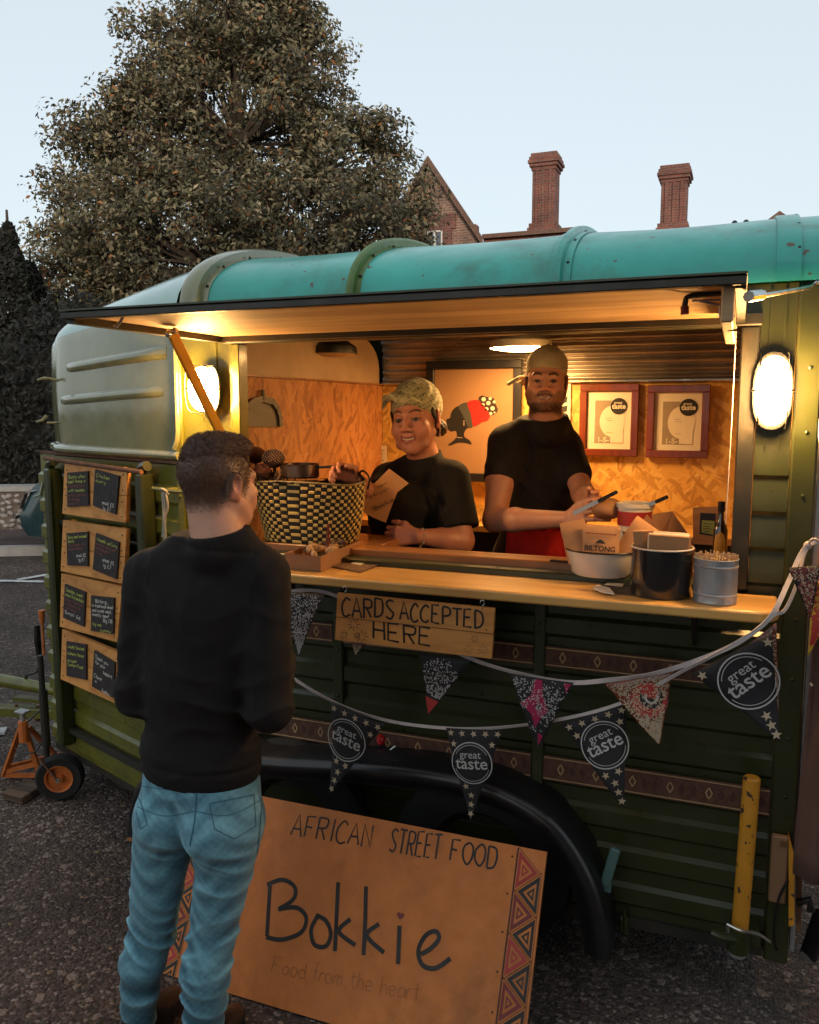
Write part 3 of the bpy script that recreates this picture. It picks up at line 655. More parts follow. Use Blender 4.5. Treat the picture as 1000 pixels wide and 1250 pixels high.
for i, (px, pt, D_, r, lab) in enumerate(((8, 256, 14.2, 1.5, 'tall dark conifer with a pointed top at the edge of the car park'), (36, 306, 15.2, 1.45, 'dark conifer with a ragged top between the pointed one and the broad tree'),
                                        (-45, 320, 14, 1.5, 'shorter dark conifer mostly cut off by the picture edge'), (66, 345, 15.6, 1.3, 'dark conifer hidden low behind the front of the trailer'), (105, 400, 16., 1.4, 'low dark conifer hidden by the pale front of the trailer'))):
    p = PD(px, pt, D_); conifer((p.x, p.y, 0), p.z, r, 20 + i, 20000, lab)
# dark hedge beyond the flint wall
rr = np.random.RandomState(9); n = 40000
a = rr.uniform(-7, 13, n); z = rr.uniform(.2, 3.1, n) * (1 + .15 * np.sin(a * 2)); bb = -1.0 - rr.uniform(0, 1, n) * 1.1
C = np.array(w0)[None] + np.outer(a, np.array(wd)) + np.outer(bb, np.array(wn)); C[:, 2] = z
v, f, c = leaves(C, np.tile(np.array(wn), (n, 1)) + [0, 0, .3], np.full(n, .06), dk, [.5, .3, .2], rr)
hd = thing('hedge', 'dark evergreen hedge growing behind the flint wall', 'hedge', wp(0, -1.5, 0))
npmesh('foliage', v, f, M['leaf'], hd, smooth=False, cols=c, kind='stuff')
mb = MB(); mb.prism([wp(-7, -2.2, 0), wp(13, -2.2, 0), wp(13, -1.7, 0), wp(-7, -1.7, 0)], (0, 0, 2.6)); mb.build('branches', pmat('hedge_wood', (.012, .012, .01), .95, bump=1, bscale=8), hd)
# scattered fallen leaves
rr2 = random.Random(4)
spots = [(160, 1027), (22, 905), (118, 1042), (100, 1098), (40, 1060), (135, 1160), (75, 1010), (150, 985), (12, 1130), (60, 1190), (130, 1075)]
for i, (px, py) in enumerate(spots):
    p = PZ(px, py, .004); s = .028 if i == 0 else rr2.uniform(.008, .016); an = rr2.uniform(0, 6)
    mb = MB(); pts = []
    for k in range(10):
        q = s * (1 if k % 2 == 0 else .62); pts.append(p + Vector((q * math.cos(an + k * PI / 5), q * .7 * math.sin(an + k * PI / 5), .004 + .006 * rr2.random())))
    mb.prism(pts, (0, 0, .001)); o = mb.build('fallen_leaf', pmat('dry_leaf', (.36, .13, .03) if i < 2 else (.2, .14, .08), .8, bump=.1), smooth=0)
    tag(o, 'bright orange fallen leaf on the asphalt beside the jeans' if i == 0 else 'small dry leaf scrap lying on the asphalt', 'leaf', 'leaf scraps scattered on the asphalt' if i else None)

# unseen tall brick terrace, added behind the standing point: it keeps the open sky off the trailer's side
tb = thing('sky_blocking_terrace', 'unseen long dark brick terrace added behind the camera to keep sky light off the trailer', 'sky-blocking building', (4, -8.2, 0))
mb = MB(); mb.box2((.2, -14, 0), (18, -8.2, 8.6)); mb.build('wall', brick_mat('dark_brick', (.10, .05, .035), (.07, .035, .028), (.1, .08, .07)), tb, smooth=0)
mb = MB(); mb.prism([(-.1, -7.9, 8.6), (-.1, -14.3, 8.6), (-.1, -11.1, 11.4)], (18.4, 0, 0)); mb.build('roof', M['tilesroof'], tb, smooth=0)
for i in range(7):
    for z in (1.0, 4.6):
        x = 1.0 + i * 2.4; mb = MB(); mb.box2((x, -8.19, z), (x + 1.1, -8.14, z + 1.7)); wo = mb.build('window', M['white'], tb, smooth=0); mb = MB(); mb.box2((x + .08, -8.139, z + .08), (x + 1.02, -8.13, z + 1.62)); mb.build('pane', M['black'], wo, smooth=0)
# ================================================================== the trailer
T = thing('horse_trailer', 'old green horse trailer converted to a street food stall with a teal barrel roof', 'trailer', (-1.3, .7, 0))
NP0 = Vector((-1.87, 0, 0)); NN = Vector((-.351, -.936, 0)).normalized(); ND = Vector((-.936, .351, 0)).normalized()
def N(px, py, off=0.): return PN(px, py, NP0 + NN * off, (NN.x, NN.y, 0))
def NS(s, z, off=0.): return NP0 + ND * s + NN * off + Vector((0, 0, z))
def corrug(z0, z1, pitch=.118, dep=.013, first=.03):
    P = [(0, z0)]; z = z0 + first
    while z + .085 < z1:
        P += [(0, z), (-dep, z + .014), (-dep, z + .062), (0, z + .074)]; z += pitch
    P.append((0, z1)); return P
XS1, XS2 = PY(416, 850, 0).x, PY(660, 800, 0).x
# lower side panels
for a, b in ((-1.87, XS1 - .018), (XS1 + .018, XS2 - .018), (XS2 + .018, .128)):
    mb = MB(); pr = corrug(.2, 1.2); mb.sweep([(0, y, z) for y, z in pr] + [(0, .02, 1.2), (0, .02, .2)], [(a, 0, 0), (b, 0, 0)], closed=True); mb.build('side_panel', M['green'], T, smooth=25)
for x in (XS1, XS2):
    mb = MB(); mb.box2((x - .018, -.022, .55), (x + .018, .02, 1.195), bev=.004)
    for z in (.62, .78, .94, 1.1): mb.ball((x, -.022, z), .005, seg=6)
    mb.build('side_strut', M['green'], T)
mb = MB(); mb.box2((.13, -.03, .165), (.195, .05, 2.075), bev=.006)
for z in np.arange(.5, 2.0, .17): mb.ball((.165, -.031, z), .005, seg=6)
mb.build('corner_post', M['green'], T)
mb = MB(); mb.box2((-1.87, .0215, .165), (.13, 1.43, .2)); mb.box2((-1.87, -.012, .165), (.128, .02, .199)); mb.build('chassis', M['dark'], T)
mb = MB(); mb.box2((-1.86, .022, .2005), (.13, 1.33, .215)); mb.build('floor_deck', M['oldwood'], T)
# upper walls beside the hatch
mb = MB(); pr = [(0, 1.2)] + [q for z in (1.26, 1.36, 1.46, 1.56) for q in ((0, z), (-.008, z + .012), (-.008, z + .044), (0, z + .086))] + [(0, 1.66), (0, 2.085)]
mb.sweep([(0, y, z) for y, z in pr] + [(0, .02, 2.085), (0, .02, 1.2)], [(.04, 0, 0), (.129, 0, 0)], closed=True); 
for x in (.062, .098): mb.box2((x, -.006, 1.64), (x + .006, -.0005, 2.07))
mb.build('rear_side_wall', M['green'], T, smooth=25)
mb = MB(); mb.box2((-1.868, 0, 1.2), (-1.605, .02, 2.085)); mb.box2((-1.88, -.012, 1.0), (-1.85, -.0005, 2.08), bev=.003); mb.box2((-1.72, -.006, 1.2), (-1.70, -.0005, 2.02), bev=.002); mb.box2((-1.648, -.01, 1.22), (-1.632, -.0005, 1.98), bev=.003)
for z in np.arange(1.3, 2.0, .14): mb.ball((-1.865, -.0125, z), .005, seg=6)
mb.build('front_side_wall', M['olive_lit'], T)
mb = MB(); mb.box2((-1.604, -.001, 1.974), (.04, .02, 2.085)); mb.build('head_panel', M['green'], T)
# hatch frame
mb = MB(); mb.box2((-.008, -.03, 1.25), (.038, .03, 1.973), bev=.004); mb.build('hatch_post', M['dark'], T)
mb = MB(); mb.box2((-1.63, -.02, 1.25), (-1.601, .035, 1.973), bev=.003); mb.build('hatch_post', M['olive_lit'], T)
mb = MB(); mb.box2((-1.66, -.035, 1.9745), (.045, -.002, 2.01), bev=.004); mb.build('hatch_head_rail', M['dark'], T)
mb = MB(); mb.box2((-1.60, -.034, 1.206), (-.009, .03, 1.262), bev=.004); mb.build('hatch_sill', M['green'], T)

mb = MB(); mb.box2((-1.88, 1.431, .17), (.25, 1.45, 2.10)); mb.build('far_side_wall', M['green'], T)
# roof ---------------------------------------------------------------
def arch(a, x, up=0., H=.268, zb=2.085):
    y = .725 - (.765 + up) * math.cos(a); z = zb + (H + up) * math.sin(a) ** .82
    return Vector((x, y, z))
AR = [R(q) for q in np.linspace(0, 180, 33)]
RX = [-1.88, PY(432, 370, -.03).x, PY(682, 352, -.03).x, .10]
RX = [PY(238, 378, -.03).x] + RX[1:]
for a, b in zip(RX[:3], RX[1:]):
    mb = MB(); n = 12; rows = []
    for k in range(n + 1):
        x = a + (b - a) * k / n; sag = -.006 * math.sin(PI * k / n)
        rows.append([arch(q, x, sag + .002 * noise.noise((x * 3, q * 2, 1))) for q in AR])
    mb.loft(rows); mb.build('roof_panel', M['teal'], T, smooth=50)
mb = MB(); mb.loft([[arch(q, .1, -.002) for q in AR], [arch(q, .26, -.002) for q in AR]]); mb.build('roof_panel', M['teal'], T, smooth=50)
for i, x in enumerate(RX):
    w = .034 if i == 0 else (.03 if i == 3 else .012); h = .03 if i == 0 else .026; fl = .024 if i == 0 else .014
    mb = MB(); prof = [(-w - fl, 0), (-w, .004), (-w, h), (-w * .4, h + .008), (w * .4, h + .008), (w, h), (w, .004), (w + fl, 0)] if i < 2 else [(-w, .001), (-w, .008), (w, .008), (w, .001)]
    if i == 2: prof = [(-.035, .001), (-.035, .006), (-.012, .006), (-.008, .024), (.008, .024), (.012, .006), (.035, .006), (.035, .001)]
    rows = [[arch(q, x + p, u) for p, u in prof] for q in AR]; mb.loft(rows); rb = mb.build('roof_rib', (M['cowl'], M['rib'], M['teal'], M['teal'])[i], T, smooth=30)
    mb = MB()
    for q in np.linspace(.25, 2.9, 9):
        for s in ((1,) if i else (-1, 1)):
            p = arch(q, x + s * (w + fl * .5 if i < 2 else .024), .004); mb.ball(p, .0055, seg=7)
    mb.build('bolt', M['dark'], rb)
mb = MB()
for px, py in ((897, 271), (911, 270)): p = PY(px, py, .62); mb.ball(p - Vector((0, 0, .004)), .010, seg=8)
mb.build('roof_bolt', M['dark'], T)
mb = MB(); mb.tube([arch(0, RX[0], .012) + Vector((0, 0, .004)), arch(0, -.1, .012) + Vector((0, 0, .004))], .010, 8); mb.build('gutter', M['rib'], T)
# rear roof end and rear frame
mb = MB(); mb.loft([[arch(q, .255, -.01) for q in AR], [Vector((.255, arch(q, 0).y, 2.0)) for q in AR]]); mb.build('rear_gable', M['green'], T)

# nose cowl -------------------------------------------------------------
per = smoothpts([NS(0, 0), NS(.3, 0, .012), NS(.6, 0, .012), NS(.92, 0, 0), NS(1.03, 0, -.03) + Vector((-.0, .03, 0)), (-2.98, .55, 0), (-3.0, .725, 0), (-2.98, .9, 0), (-2.85, 1.08, 0), (-2.5, 1.2, 0), (-1.88, 1.45, 0)], 5)
def cowl_ring(a, z=None, d=0.):
    row = []
    for p in per:
        t = min(1, max(0, (-1.87 - p.x) / 1.13)); tx = -1.87 + (p.x + 1.87) * .42
        zb = 2.075 - .07 * t; H = .295 - .10 * t
        if z is not None: row.append(Vector((p.x, p.y, z)) + (p - Vector((-2.3, .725, 0))).normalized() * d)
        else:
            c = math.cos(a); row.append(Vector((tx + (p.x - tx) * c, .725 + (p.y - .725) * (c if c > 0 else 0), zb + H * math.sin(a) ** .9)))
    return row
mb = MB(); rows = [cowl_ring(0, 1.585), cowl_ring(0, 1.7, .006), cowl_ring(0, 1.83, .008), cowl_ring(0, 1.93, .004)] + [cowl_ring(a) for a in np.linspace(.0, PI / 2, 14)]
mb.loft(rows[:6], mi=0); mb.loft(rows[5:], mi=1); bmesh.ops.remove_doubles(mb.bm, verts=mb.bm.verts, dist=.0005); cowl = mb.build('nose_cowl', [M['cowl'], M['cowltop']], T, smooth=60)
for (x0, y0), (x1, y1) in (((80, 452), (203, 432)), ((73, 491), (203, 479))):
    a, b = N(x0, y0, .006), N(x1, y1, .006); n = 14; mb = MB(); rows = []
    for k in range(n + 1):
        f = k / n; e = min(1, min(f, 1 - f) * 9); p = a.lerp(b, f)
        rows.append([p + NN * (.02 * e * u + .008 * math.sin(PI * f)) + Vector((0, 0, z)) for u, z in ((0, .03), (.5, .024), (1, .014), (1, -.006), (.4, -.014), (0, -.018))])
    mb.loft(rows); mb.build('pressed_rib', M['cowl'], cowl, smooth=60)
mb = MB(); rim = [Vector(p) + Vector((0, 0, 1.585)) + (Vector(p) - Vector((-2.3, .725, 0))).normalized() * .014 for p in per[:-2]]
mb.sweep([(0, 0, -.022), (0, 0, .01)], [(0, 0, 0)]) if False else mb.tube(rim, .017, 8); mb.tube(smoothpts([N(213, 548, .02), N(217, 530, .016), N(216, 480, .012), N(214, 420, .01), N(212, 392, .008)], 4), .010, 6); mb.build('cowl_lip', M['cowl'], T, smooth=60)
# nose lower body
SL = (N(57, 700) - NP0).dot(ND)
mb = MB(); pr = corrug(.2, 1.55, .118, .014, .02)
mb.sweep([NN * (-y) + Vector((0, 0, z)) for y, z in pr] + [NN * -.02 + Vector((0, 0, 1.55)), NN * -.02 + Vector((0, 0, .2))], [NP0, NP0 + ND * SL], closed=True); mb.build('nose_side_panel', M['olive_lit'], T, smooth=25)
mb = MB(); e = NP0 + ND * SL; e2 = Vector((e.x, 1.45 - e.y, 0)); mb.sweep([Vector((y, 0, z)) for y, z in pr], [e, e2]); mb.build('nose_front_panel', M['green'], T, smooth=25)
mb = MB(); mb.prism([NP0 + Vector((.0, 1.45, .2)), e2 + Vector((0, 0, .2)), e2 + Vector((0, -.02, .2)), NP0 + Vector((0, 1.43, .2))], (0, 0, 1.36)); mb.build('nose_far_panel', M['green'], T)
mb = MB(); mb.prism([Vector((-1.87, .0, .17)), e + Vector((0, 0, .17)), e2 + Vector((0, 0, .17)), Vector((-1.87, 1.45, .17))], (0, 0, .028)); mb.build('nose_floor', M['dark'], T)
mb = MB(); mb.bar(NS(.0, 1.562, .004), NS(SL - .03, 1.562, .004), .012, .022, up=NN); mb.build('rusty_rail', M['rust'], T)
# frame that carries the menu boards
s0 = (N(71, 700, .045) - NP0).dot(ND); s1 = (N(181, 700, .045) - NP0).dot(ND)
for s, w, z0, z1 in ((s0, .055, .26, 1.50), (s1, .05, .24, 1.515)):
    mb = MB(); mb.bar(NS(s, z0, .045), NS(s, z1, .045), .05, w * 1.2, up=NN, bev=.008); mb.tube(smoothpts([NS(s + .02, z1 - .05, .05), NS(s + .015, z1 + .01, .05), NS(s - .03, z1 + .03, .05)], 4), .02, 7); mb.build('board_post', M['green'], T)
mb = MB(); mb.tube([NS(s0 - .02, 1.545, .085), NS(s1 - .05, 1.525, .085)], .009, 10); mb.build('board_rail', M['rust'], T)
for z in (.33, .78, 1.03, 1.27): mb = MB(); mb.bar(NS(s0, z, .03), NS(s1, z, .03), .02, .03, up=NN); mb.build('cross_slat', M['dark'], T)
mb = MB()
pal = [M['olive_lit'], M['tape'], M['rib']]
for k, z in enumerate(np.arange(.3, 1.5, .118)): mb.box(NS(s0 + .045, z, .03), (.018, .03, .06), mi=(0, 0, 2, 1, 0, 2, 0, 1, 0, 0, 2)[k % 11], bev=.004)
mb.build('edge_reflector', pal, T)
mb = MB()
for px, py, q in ((72, 465, 0), (70, 516, 1), (66, 590, 2)):
    p = N(px, py, .0); mb.tube([p, p + Vector((-.03, -.03, .012 if q != 1 else -.0))], .006, 6); mb.tube([p + Vector((-.03, -.03, .03 if q == 1 else .01)), p + Vector((-.045, -.035, -.05 if q == 2 else .012)), p + Vector((-.08, -.04, -.06 if q == 2 else .004))], [.007, .007, .004], 6)
mb.build('door_catch', M['cowl'], T)
# latch bar with knotted cord near the customer
mb = MB(); a, b = N(187, 596, .07), PY(236, 601, -.07); mb.tube([a, a.lerp(b, .4) + Vector((0, 0, -.004)), b], .008, 7); mb.tube([a.lerp(b, .35), a.lerp(b, .35) - NN * .07], .007, 6); mb.build('latch_bar', M['olive_lit'], T)

# wood menu boards ----------------------------------------------------------
BO = [((79, 566), (155, 572), (153, 638), (76, 627)), ((77, 635), (154, 646), (151, 713), (74, 697)), ((75, 700), (149, 716), (143, 784), (73, 765)), ((76, 768), (147, 798), (146, 861), (74, 829))]
CB = [(((82, 577), (107, 575), (108, 617), (82, 619)), ((116, 573), (145, 581), (141, 628), (113, 617))),
      (((81, 651), (107, 649), (107, 691), (82, 690)), ((117, 651), (145, 662), (142, 707), (113, 695))),
      (((79, 713), (104, 723), (102, 765), (77, 754)), ((111, 727), (139, 730), (138, 774), (111, 770))),
      (((81, 783), (105, 787), (105, 830), (81, 825)), ((115, 794), (140, 809), (138, 852), (112, 838)))]
TX = [[[('Bunny chow', 1, .10, .85), ('beef mince in', 1, .09, .85), ('a bread bowl', 2, .09, .8), ('with tomato', 1, .09, .8), ('onion, spices', 2, .09, .85), ('& chutney', 2, .09, .6), ('small 5', 2, .09, .5)],
       [('Chicken', 1, .1, .6), ('curry', 1, .1, .45), ('', 0, .1, .1), ('', 0, .1, .1), ('', 0, .1, .1), ('small \u00a35', 0, .1, .5, .4), ('lg \u00a37', 0, .1, .35, .45)]],
      [[('Bunny beef and beef', 1, .09, .9), ('Balls', 1, .09, .3), ('slow cooked with', 2, .08, .8), ('spices & herbs', 2, .08, .7), ('', 0, .05, .1), ('small \u00a35', 0, .1, .45, .45), ('lg \u00a37', 0, .1, .3, .55)],
       [('Mozambique Curry', 1, .09, .9), ('coconut, beans and', 2, .08, .85), ('red peppers', 2, .08, .6), ('mild', 2, .08, .3), ('small \u00a35', 0, .1, .5, .4), ('lg \u00a37', 0, .1, .35, .45)]],
      [[('Cheddar, sweet', 1, .1, .85), ('onion & chakalaka', 1, .1, .9), ('braai toasted', 2, .09, .85), ('roosterkoek', 2, .09, .8), ('with relish', 2, .09, .6), ('Small \u00a36', 0, .1, .8)],
       [('Biltong...', 0, .1, .6, .2), ('A traditional dried', 0, .09, .9), ('and cured meat,', 0, .09, .85), ('mostly beef', 0, .09, .75), ('80g 7.50', 0, .1, .4, .55), ('try me', 1, .1, .4), ('yummy', 1, .1, .5, .4)]],
      [[('Locally Sourced', 1, .09, .85), ('', 0, .04, .1), ('Authentic flavour', 1, .09, .85), ('', 0, .04, .1), ('proper', 1, .09, .5), ('Comfort Food', 1, .09, .8)],
       [('Thank you', 0, .1, .65), ('for your', 0, .1, .5, .1), ('support', 0, .1, .45, .5), ('', 0, .06, .1), ('Claire', 0, .1, .4), ('x', 0, .09, .1, .15), ('Andrew', 0, .1, .42, .5)]]]
bl = ['topmost', 'second', 'third', 'lowest']
for i, q in enumerate(BO):
    off = .085; P = [N(x, y, off) for x, y in q]; t = None
    cen = sum(P, Vector()) / 4
    t = thing('menu_board', f'orange timber menu board with two chalk slates, {bl[i]} of four on the trailer nose', 'menu board', cen, 'menu boards on the trailer nose')
    mid = .5 + .03 * math.sin(i * 3)
    for k, (f0, f1) in enumerate(((0, mid - .006), (mid + .006, 1))):
        A = P[0].lerp(P[3], f0); B = P[1].lerp(P[2], f0); C_ = P[1].lerp(P[2], f1); D_ = P[0].lerp(P[3], f1)
        mb = MB(); mb.prism([A, B, C_, D_], -NN * .018); mb.build('plank', M['board'], t, smooth=0)
    mb = MB(); mb.prism([P[0].lerp(P[1], .1), P[0].lerp(P[1], .16), P[3].lerp(P[2], .16), P[3].lerp(P[2], .1)], Vector((0, 0, 0)) - NN * .0) if False else mb.bar(P[0].lerp(P[1], .1) - NN * .025, P[3].lerp(P[2], .1) - NN * .025, .03, .012, up=NN); mb.bar(P[0].lerp(P[1], .9) - NN * .025, P[3].lerp(P[2], .9) - NN * .025, .03, .012, up=NN); mb.build('batten', M['board'], t)
    mb = MB()
    for u in (.05, .95):
        for v in (.12, .4, .62, .9):
            p = P[0].lerp(P[1], u).lerp(P[3].lerp(P[2], u), v); mb.ball(p, .0035, seg=6)
    mb.build('nail', M['dark'], t)
    for k in (0, 1):
        Q = [N(x, y, off + .008) for x, y in CB[i][k]]; mb = MB(); mb.prism(Q, -NN * .0075); sl = mb.build('slate', M['chalkboard'], t, smooth=0)
        mb = MB(); w = (Q[1] - Q[0]).length; h = (Q[3] - Q[0]).length; yy = .07; u = (Q[1] - Q[0]).normalized()
        for j, ln in enumerate(TX[i][k]):
            txt, ci, hh, ww = ln[:4]; x0 = ln[4] if len(ln) > 4 else .07
            yy += hh * 1.1
            if txt: hand_text(mb, txt, Q[0].lerp(Q[3], yy) + u * w * x0 + NN * 0.0, u, (Q[0] - Q[3]) if True else 0, h * hh * .95, .0022, ci, lift=.0006, jit=.06, seed=i * 20 + k * 7 + j, fit=w * ww)
            yy += .028
        mb.build('chalk_writing', [M['chalk'], M['chalk_y'], M['chalk_r']], sl, smooth=0)

# decorative tapes on the side ----------------------------------------------------
def tape(z0, z1, segs):
    zc = (z0 + z1) / 2
    for a, b in segs:
        mb = MB(); mb.box2((a, -.0185, z0), (b, -.0145, z1))
        for z in (z0 + .006, z1 - .006): mb.box2((a, -.0195, z - .0015), (b, -.0182, z + .0015), mi=1)
        n = max(1, int((b - a) / .098)); 
        for k in range(n):
            x = a + (k + .5) * (b - a) / n
            for j, (dx, s, mi) in enumerate(((0, 1, 1), (.034, .8, 2), (.066, .8, 2))):
                if x + dx > b - .02: continue
                hh = .017 * s; ww = .009 * s; pts = [(x + dx + ww, zc), (x + dx, zc + hh), (x + dx - ww, zc), (x + dx, zc - hh), (x + dx + ww, zc)]
                for (p, q), (r_, s_) in zip(pts, pts[1:]): mb.bar((p, -.0192, q), (r_, -.0192, s_), .0035, .0012, up=(0, 1, 0), mi=mi)
                if mi == 2: mb.box((x + dx, -.0188, zc), (.006, .001, .012), mi=2)
        mb.build('woven_tape', [M['tape'], M['tape2'], M['tape3']], T, smooth=0)
tape(.600, .680, ((-1.86, XS1 - .02), (XS1 + .02, XS2 - .02), (XS2 + .02, .126)))
tape(.965, 1.03, ((-1.5, XS1 - .02), (XS1 + .02, XS2 - .02), (XS2 + .02, .0)))

# mudguard and wheels -----------------------------------------------------------------
yo = -.17
A_ = [Vector((-2.05, yo, .20)), Vector((-2.0, yo, .38)), Vector((-1.86, yo, .52)), Vector((-1.7, yo, PY(320, 925, yo).z - .005))] + [PY(x, y, yo) for x, y in ((320, 925), (410, 930), (505, 938), (575, 951), (625, 970), (672, 1000), (705, 1040), (728, 1085), (740, 1130), (744, 1172))]
A_ = smoothpts(A_, 4)
mb = MB()
pr = lambda p, inw: [Vector((p.x, .0, p.z)), Vector((p.x, yo + .02, p.z)), Vector((p.x, yo, p.z)) - inw * .012, Vector((p.x, yo - .004, p.z)) - inw * .03, Vector((p.x, yo + .004, p.z)) - inw * .055, Vector((p.x, yo + .010, p.z)) - inw * .06, Vector((p.x, yo + .012, p.z)) - inw * .075]
rows = []
for i, p in enumerate(A_):
    t = (A_[min(i + 1, len(A_) - 1)] - A_[max(i - 1, 0)]).normalized(); nrm = Vector((-t.z, 0, t.x)).normalized()
    rows.append(pr(p, nrm))
mb.loft(rows); mb.build('mudguard', pmat('mudguard_black', (.010, .0095, .011), .34, var=.3, bump=.2, bscale=20, coat=.15, dirt=(.03, .024, .02), dirt_amt=.6, dirt_scale=8), T, smooth=50)
for x in (-.72, -1.42):
    mb = MB(); c = Vector((x, .02, .30)); mb.lathe([(.17, -.075), (.25, -.085), (.29, -.075), (.30, -.05), (.30, .05), (.29, .075), (.25, .085), (.17, .075)], c, (0, 1, 0), 36); w = mb.build('wheel', M['rubber'], T, smooth=40)
    mb = MB(); mb.lathe([(.0, -.05), (.05, -.055), (.06, -.03), (.14, -.03), (.165, -.06), (.172, -.07), (.172, .07)], c, (0, 1, 0), 30); mb.build('rim', M['dark'], w)
mb = MB(); mb.box2((-2.0, .001, .2), (-.3, .012, .585)); mb.build('wheel_well', M['black'], T)
# bracket with lamp strip at the rear of the mudguard
mb = MB(); a, b = PY(752, 1036, -.09), PY(738, 1082, -.09); mb.bar(a, b, .03, .02, up=(0, 1, 0), bev=.004); mb.bar(b + Vector((-.02, 0, 0)), b + Vector((.02, 0, -.005)), .016, .02, up=(0, 1, 0)); br = mb.build('side_marker_bracket', pmat('bluish_plate', (.07, .14, .13), .4, bump=.1), T)
mb = MB(); mb.box(PY(762, 1128, -.02), (.03, .02, .05), bev=.006); mb.tube([PY(762, 1110, -.03), PY(764, 1140, -.03)], .008, 6); mb.build('side_hook', M['green'], T)
mb = MB(); c = PY(465, 903, -.02); mb.lathe([(0, -.014), (.012, -.013), (.018, -.006), (.019, .0), (0, 0)], c, (0, 1, 0), 18, sx=.8); mb.build('red_marker_lens', M['redglass'], T)
mb = MB(); mb.tube(smoothpts([PY(443, 928, -.035), PY(455, 929, -.05), PY(468, 922, -.05), PY(483, 911, -.035)], 4), .0035, 6); mb.ball(PY(448, 928, -.04), .008, seg=8); mb.build('hook_catch', M['steel'], T)

# counter shelf and worktop --------------------------------------------------------------------
mb = MB(); x0, x1, y0, y1, rd = -1.55, .115, -.255, -.036, .07
out = [(x0, y1), (x0, y0)] + [(x1 - rd + rd * math.sin(a), y0 + rd - rd * math.cos(a)) for a in np.linspace(0, PI / 2, 8)] + [(x1, y1)]
mb.prism([Vector((x, y, 1.213)) for x, y in out], (0, 0, .03)); o = mb.build('counter_shelf', M['counter'], T, smooth=40)
bv = o.modifiers.new('b', 'BEVEL'); bv.width = .006; bv.segments = 2; bv.limit_method = 'ANGLE'
for x in (-1.4, -.75, -.1): mb = MB(); mb.prism([(x, -.034, 1.21), (x, -.2, 1.21), (x, -.034, 1.08)], (.012, 0, 0)); mb.build('shelf_bracket', M['dark'], T)
mb = MB(); mb.box2((-1.598, .032, 1.252), (-.012, .13, 1.284), bev=.003); mb.box2((-1.598, .131, 1.252), (-1.14, .36, 1.2835), bev=.003); mb.box2((-.43, .131, 1.252), (.1, .36, 1.2835), bev=.003); mb.build('worktop', M['inner'], T)
mb = MB(); mb.box2((-1.59, .10, .215), (.1, .125, 1.25)); mb.build('cabinet_front', M['dark'], T)

# interior ---------------------------------------------------------------------------------------
mb = MB(); mb.box2((-1.66, 1.35, .22), (.128, 1.37, 1.872)); mb.build('rear_wall_board', M['osb'], T, smooth=0)
mb = MB(); mb.box2((-1.68, .021, .22), (-1.661, 1.349, 1.868)); mb.build('bulkhead_board', M['osb2'], T, smooth=0)
mb = MB(); mb.box2((-1.662, .03, 1.8705), (-1.652, 1.349, 1.877)); mb.build('bulkhead_bead', M['inner'], T)
# cream upper bulkhead, its far edge curving over with the roof
mb = MB(); pts = [Vector((-1.668, .021, 1.8695)), Vector((-1.668, 1.30, 1.8695))] + [Vector((-1.668, 1.30 - .30 * (1 - math.cos(a)), 1.95 + .15 * math.sin(a))) for a in np.linspace(0, PI / 2, 8)] + [Vector((-1.668, .12, 2.10)), Vector((-1.668, .021, 2.06))]
mb.prism(pts, (.012, 0, 0)); mb.build('bulkhead_top', M['cream'], T, smooth=0)
mb = MB(); mb.box2((.11, .021, .22), (.127, 1.349, 2.07)); mb.build('rear_partition', M['osb'], T, smooth=0)
# corrugated metal lining
mb = MB(); base_ = [Vector((0, 1.345, 1.885)), Vector((0, 1.345, 2.0)), Vector((0, 1.33, 2.07)), Vector((0, 1.27, 2.13)), Vector((0, 1.1, 2.22)), Vector((0, .725, 2.27)), Vector((0, .3, 2.22)), Vector((0, .05, 2.10))]
cp = smoothpts(base_, 22); pr_ = []; acc = 0
for i, p in enumerate(cp):
    if i: acc += (p - cp[i - 1]).length
    t = (cp[min(i + 1, len(cp) - 1)] - cp[max(i - 1, 0)]).normalized(); nr = Vector((0, -t.z, t.y)); pr_.append(p - nr * -.008 * math.sin(acc * 2 * PI / .036))
mb.sweep(pr_, [(-1.655, 0, 0), (-.9, 0, 0), (.11, 0, 0)]); mb.build('corrugated_lining', M['corr'], T, smooth=60)
mb = MB(); mb.box2((-1.655, 1.325, 1.871), (.109, 1.349, 1.884), bev=.003); mb.box2((-1.655, 1.335, 1.95), (-1.64, 1.35, 2.0)); mb.build('lining_trim', M['steel'], T)
mb = MB(); mb.box2((-1.655, .021, 2.075), (.109, 1.2, 2.09)); mb.build('ceiling_board', M['dark'], T)
mb = MB(); mb.bar(PY(455, 468, 1.342), PY(453.5, 640, 1.342), .012, .012, up=(0, 1, 0)); mb.build('corner_bead', M['inner'], T)
# back counter
mb = MB(); mb.box2((-1.655, 1.0, 1.215), (.105, 1.348, 1.245), bev=.003); mb.build('back_counter', M['counter'], T)
mb = MB(); mb.box2((-1.655, 1.05, .22), (.105, 1.07, 1.21)); mb.build('back_cabinet', M['dark'], T)

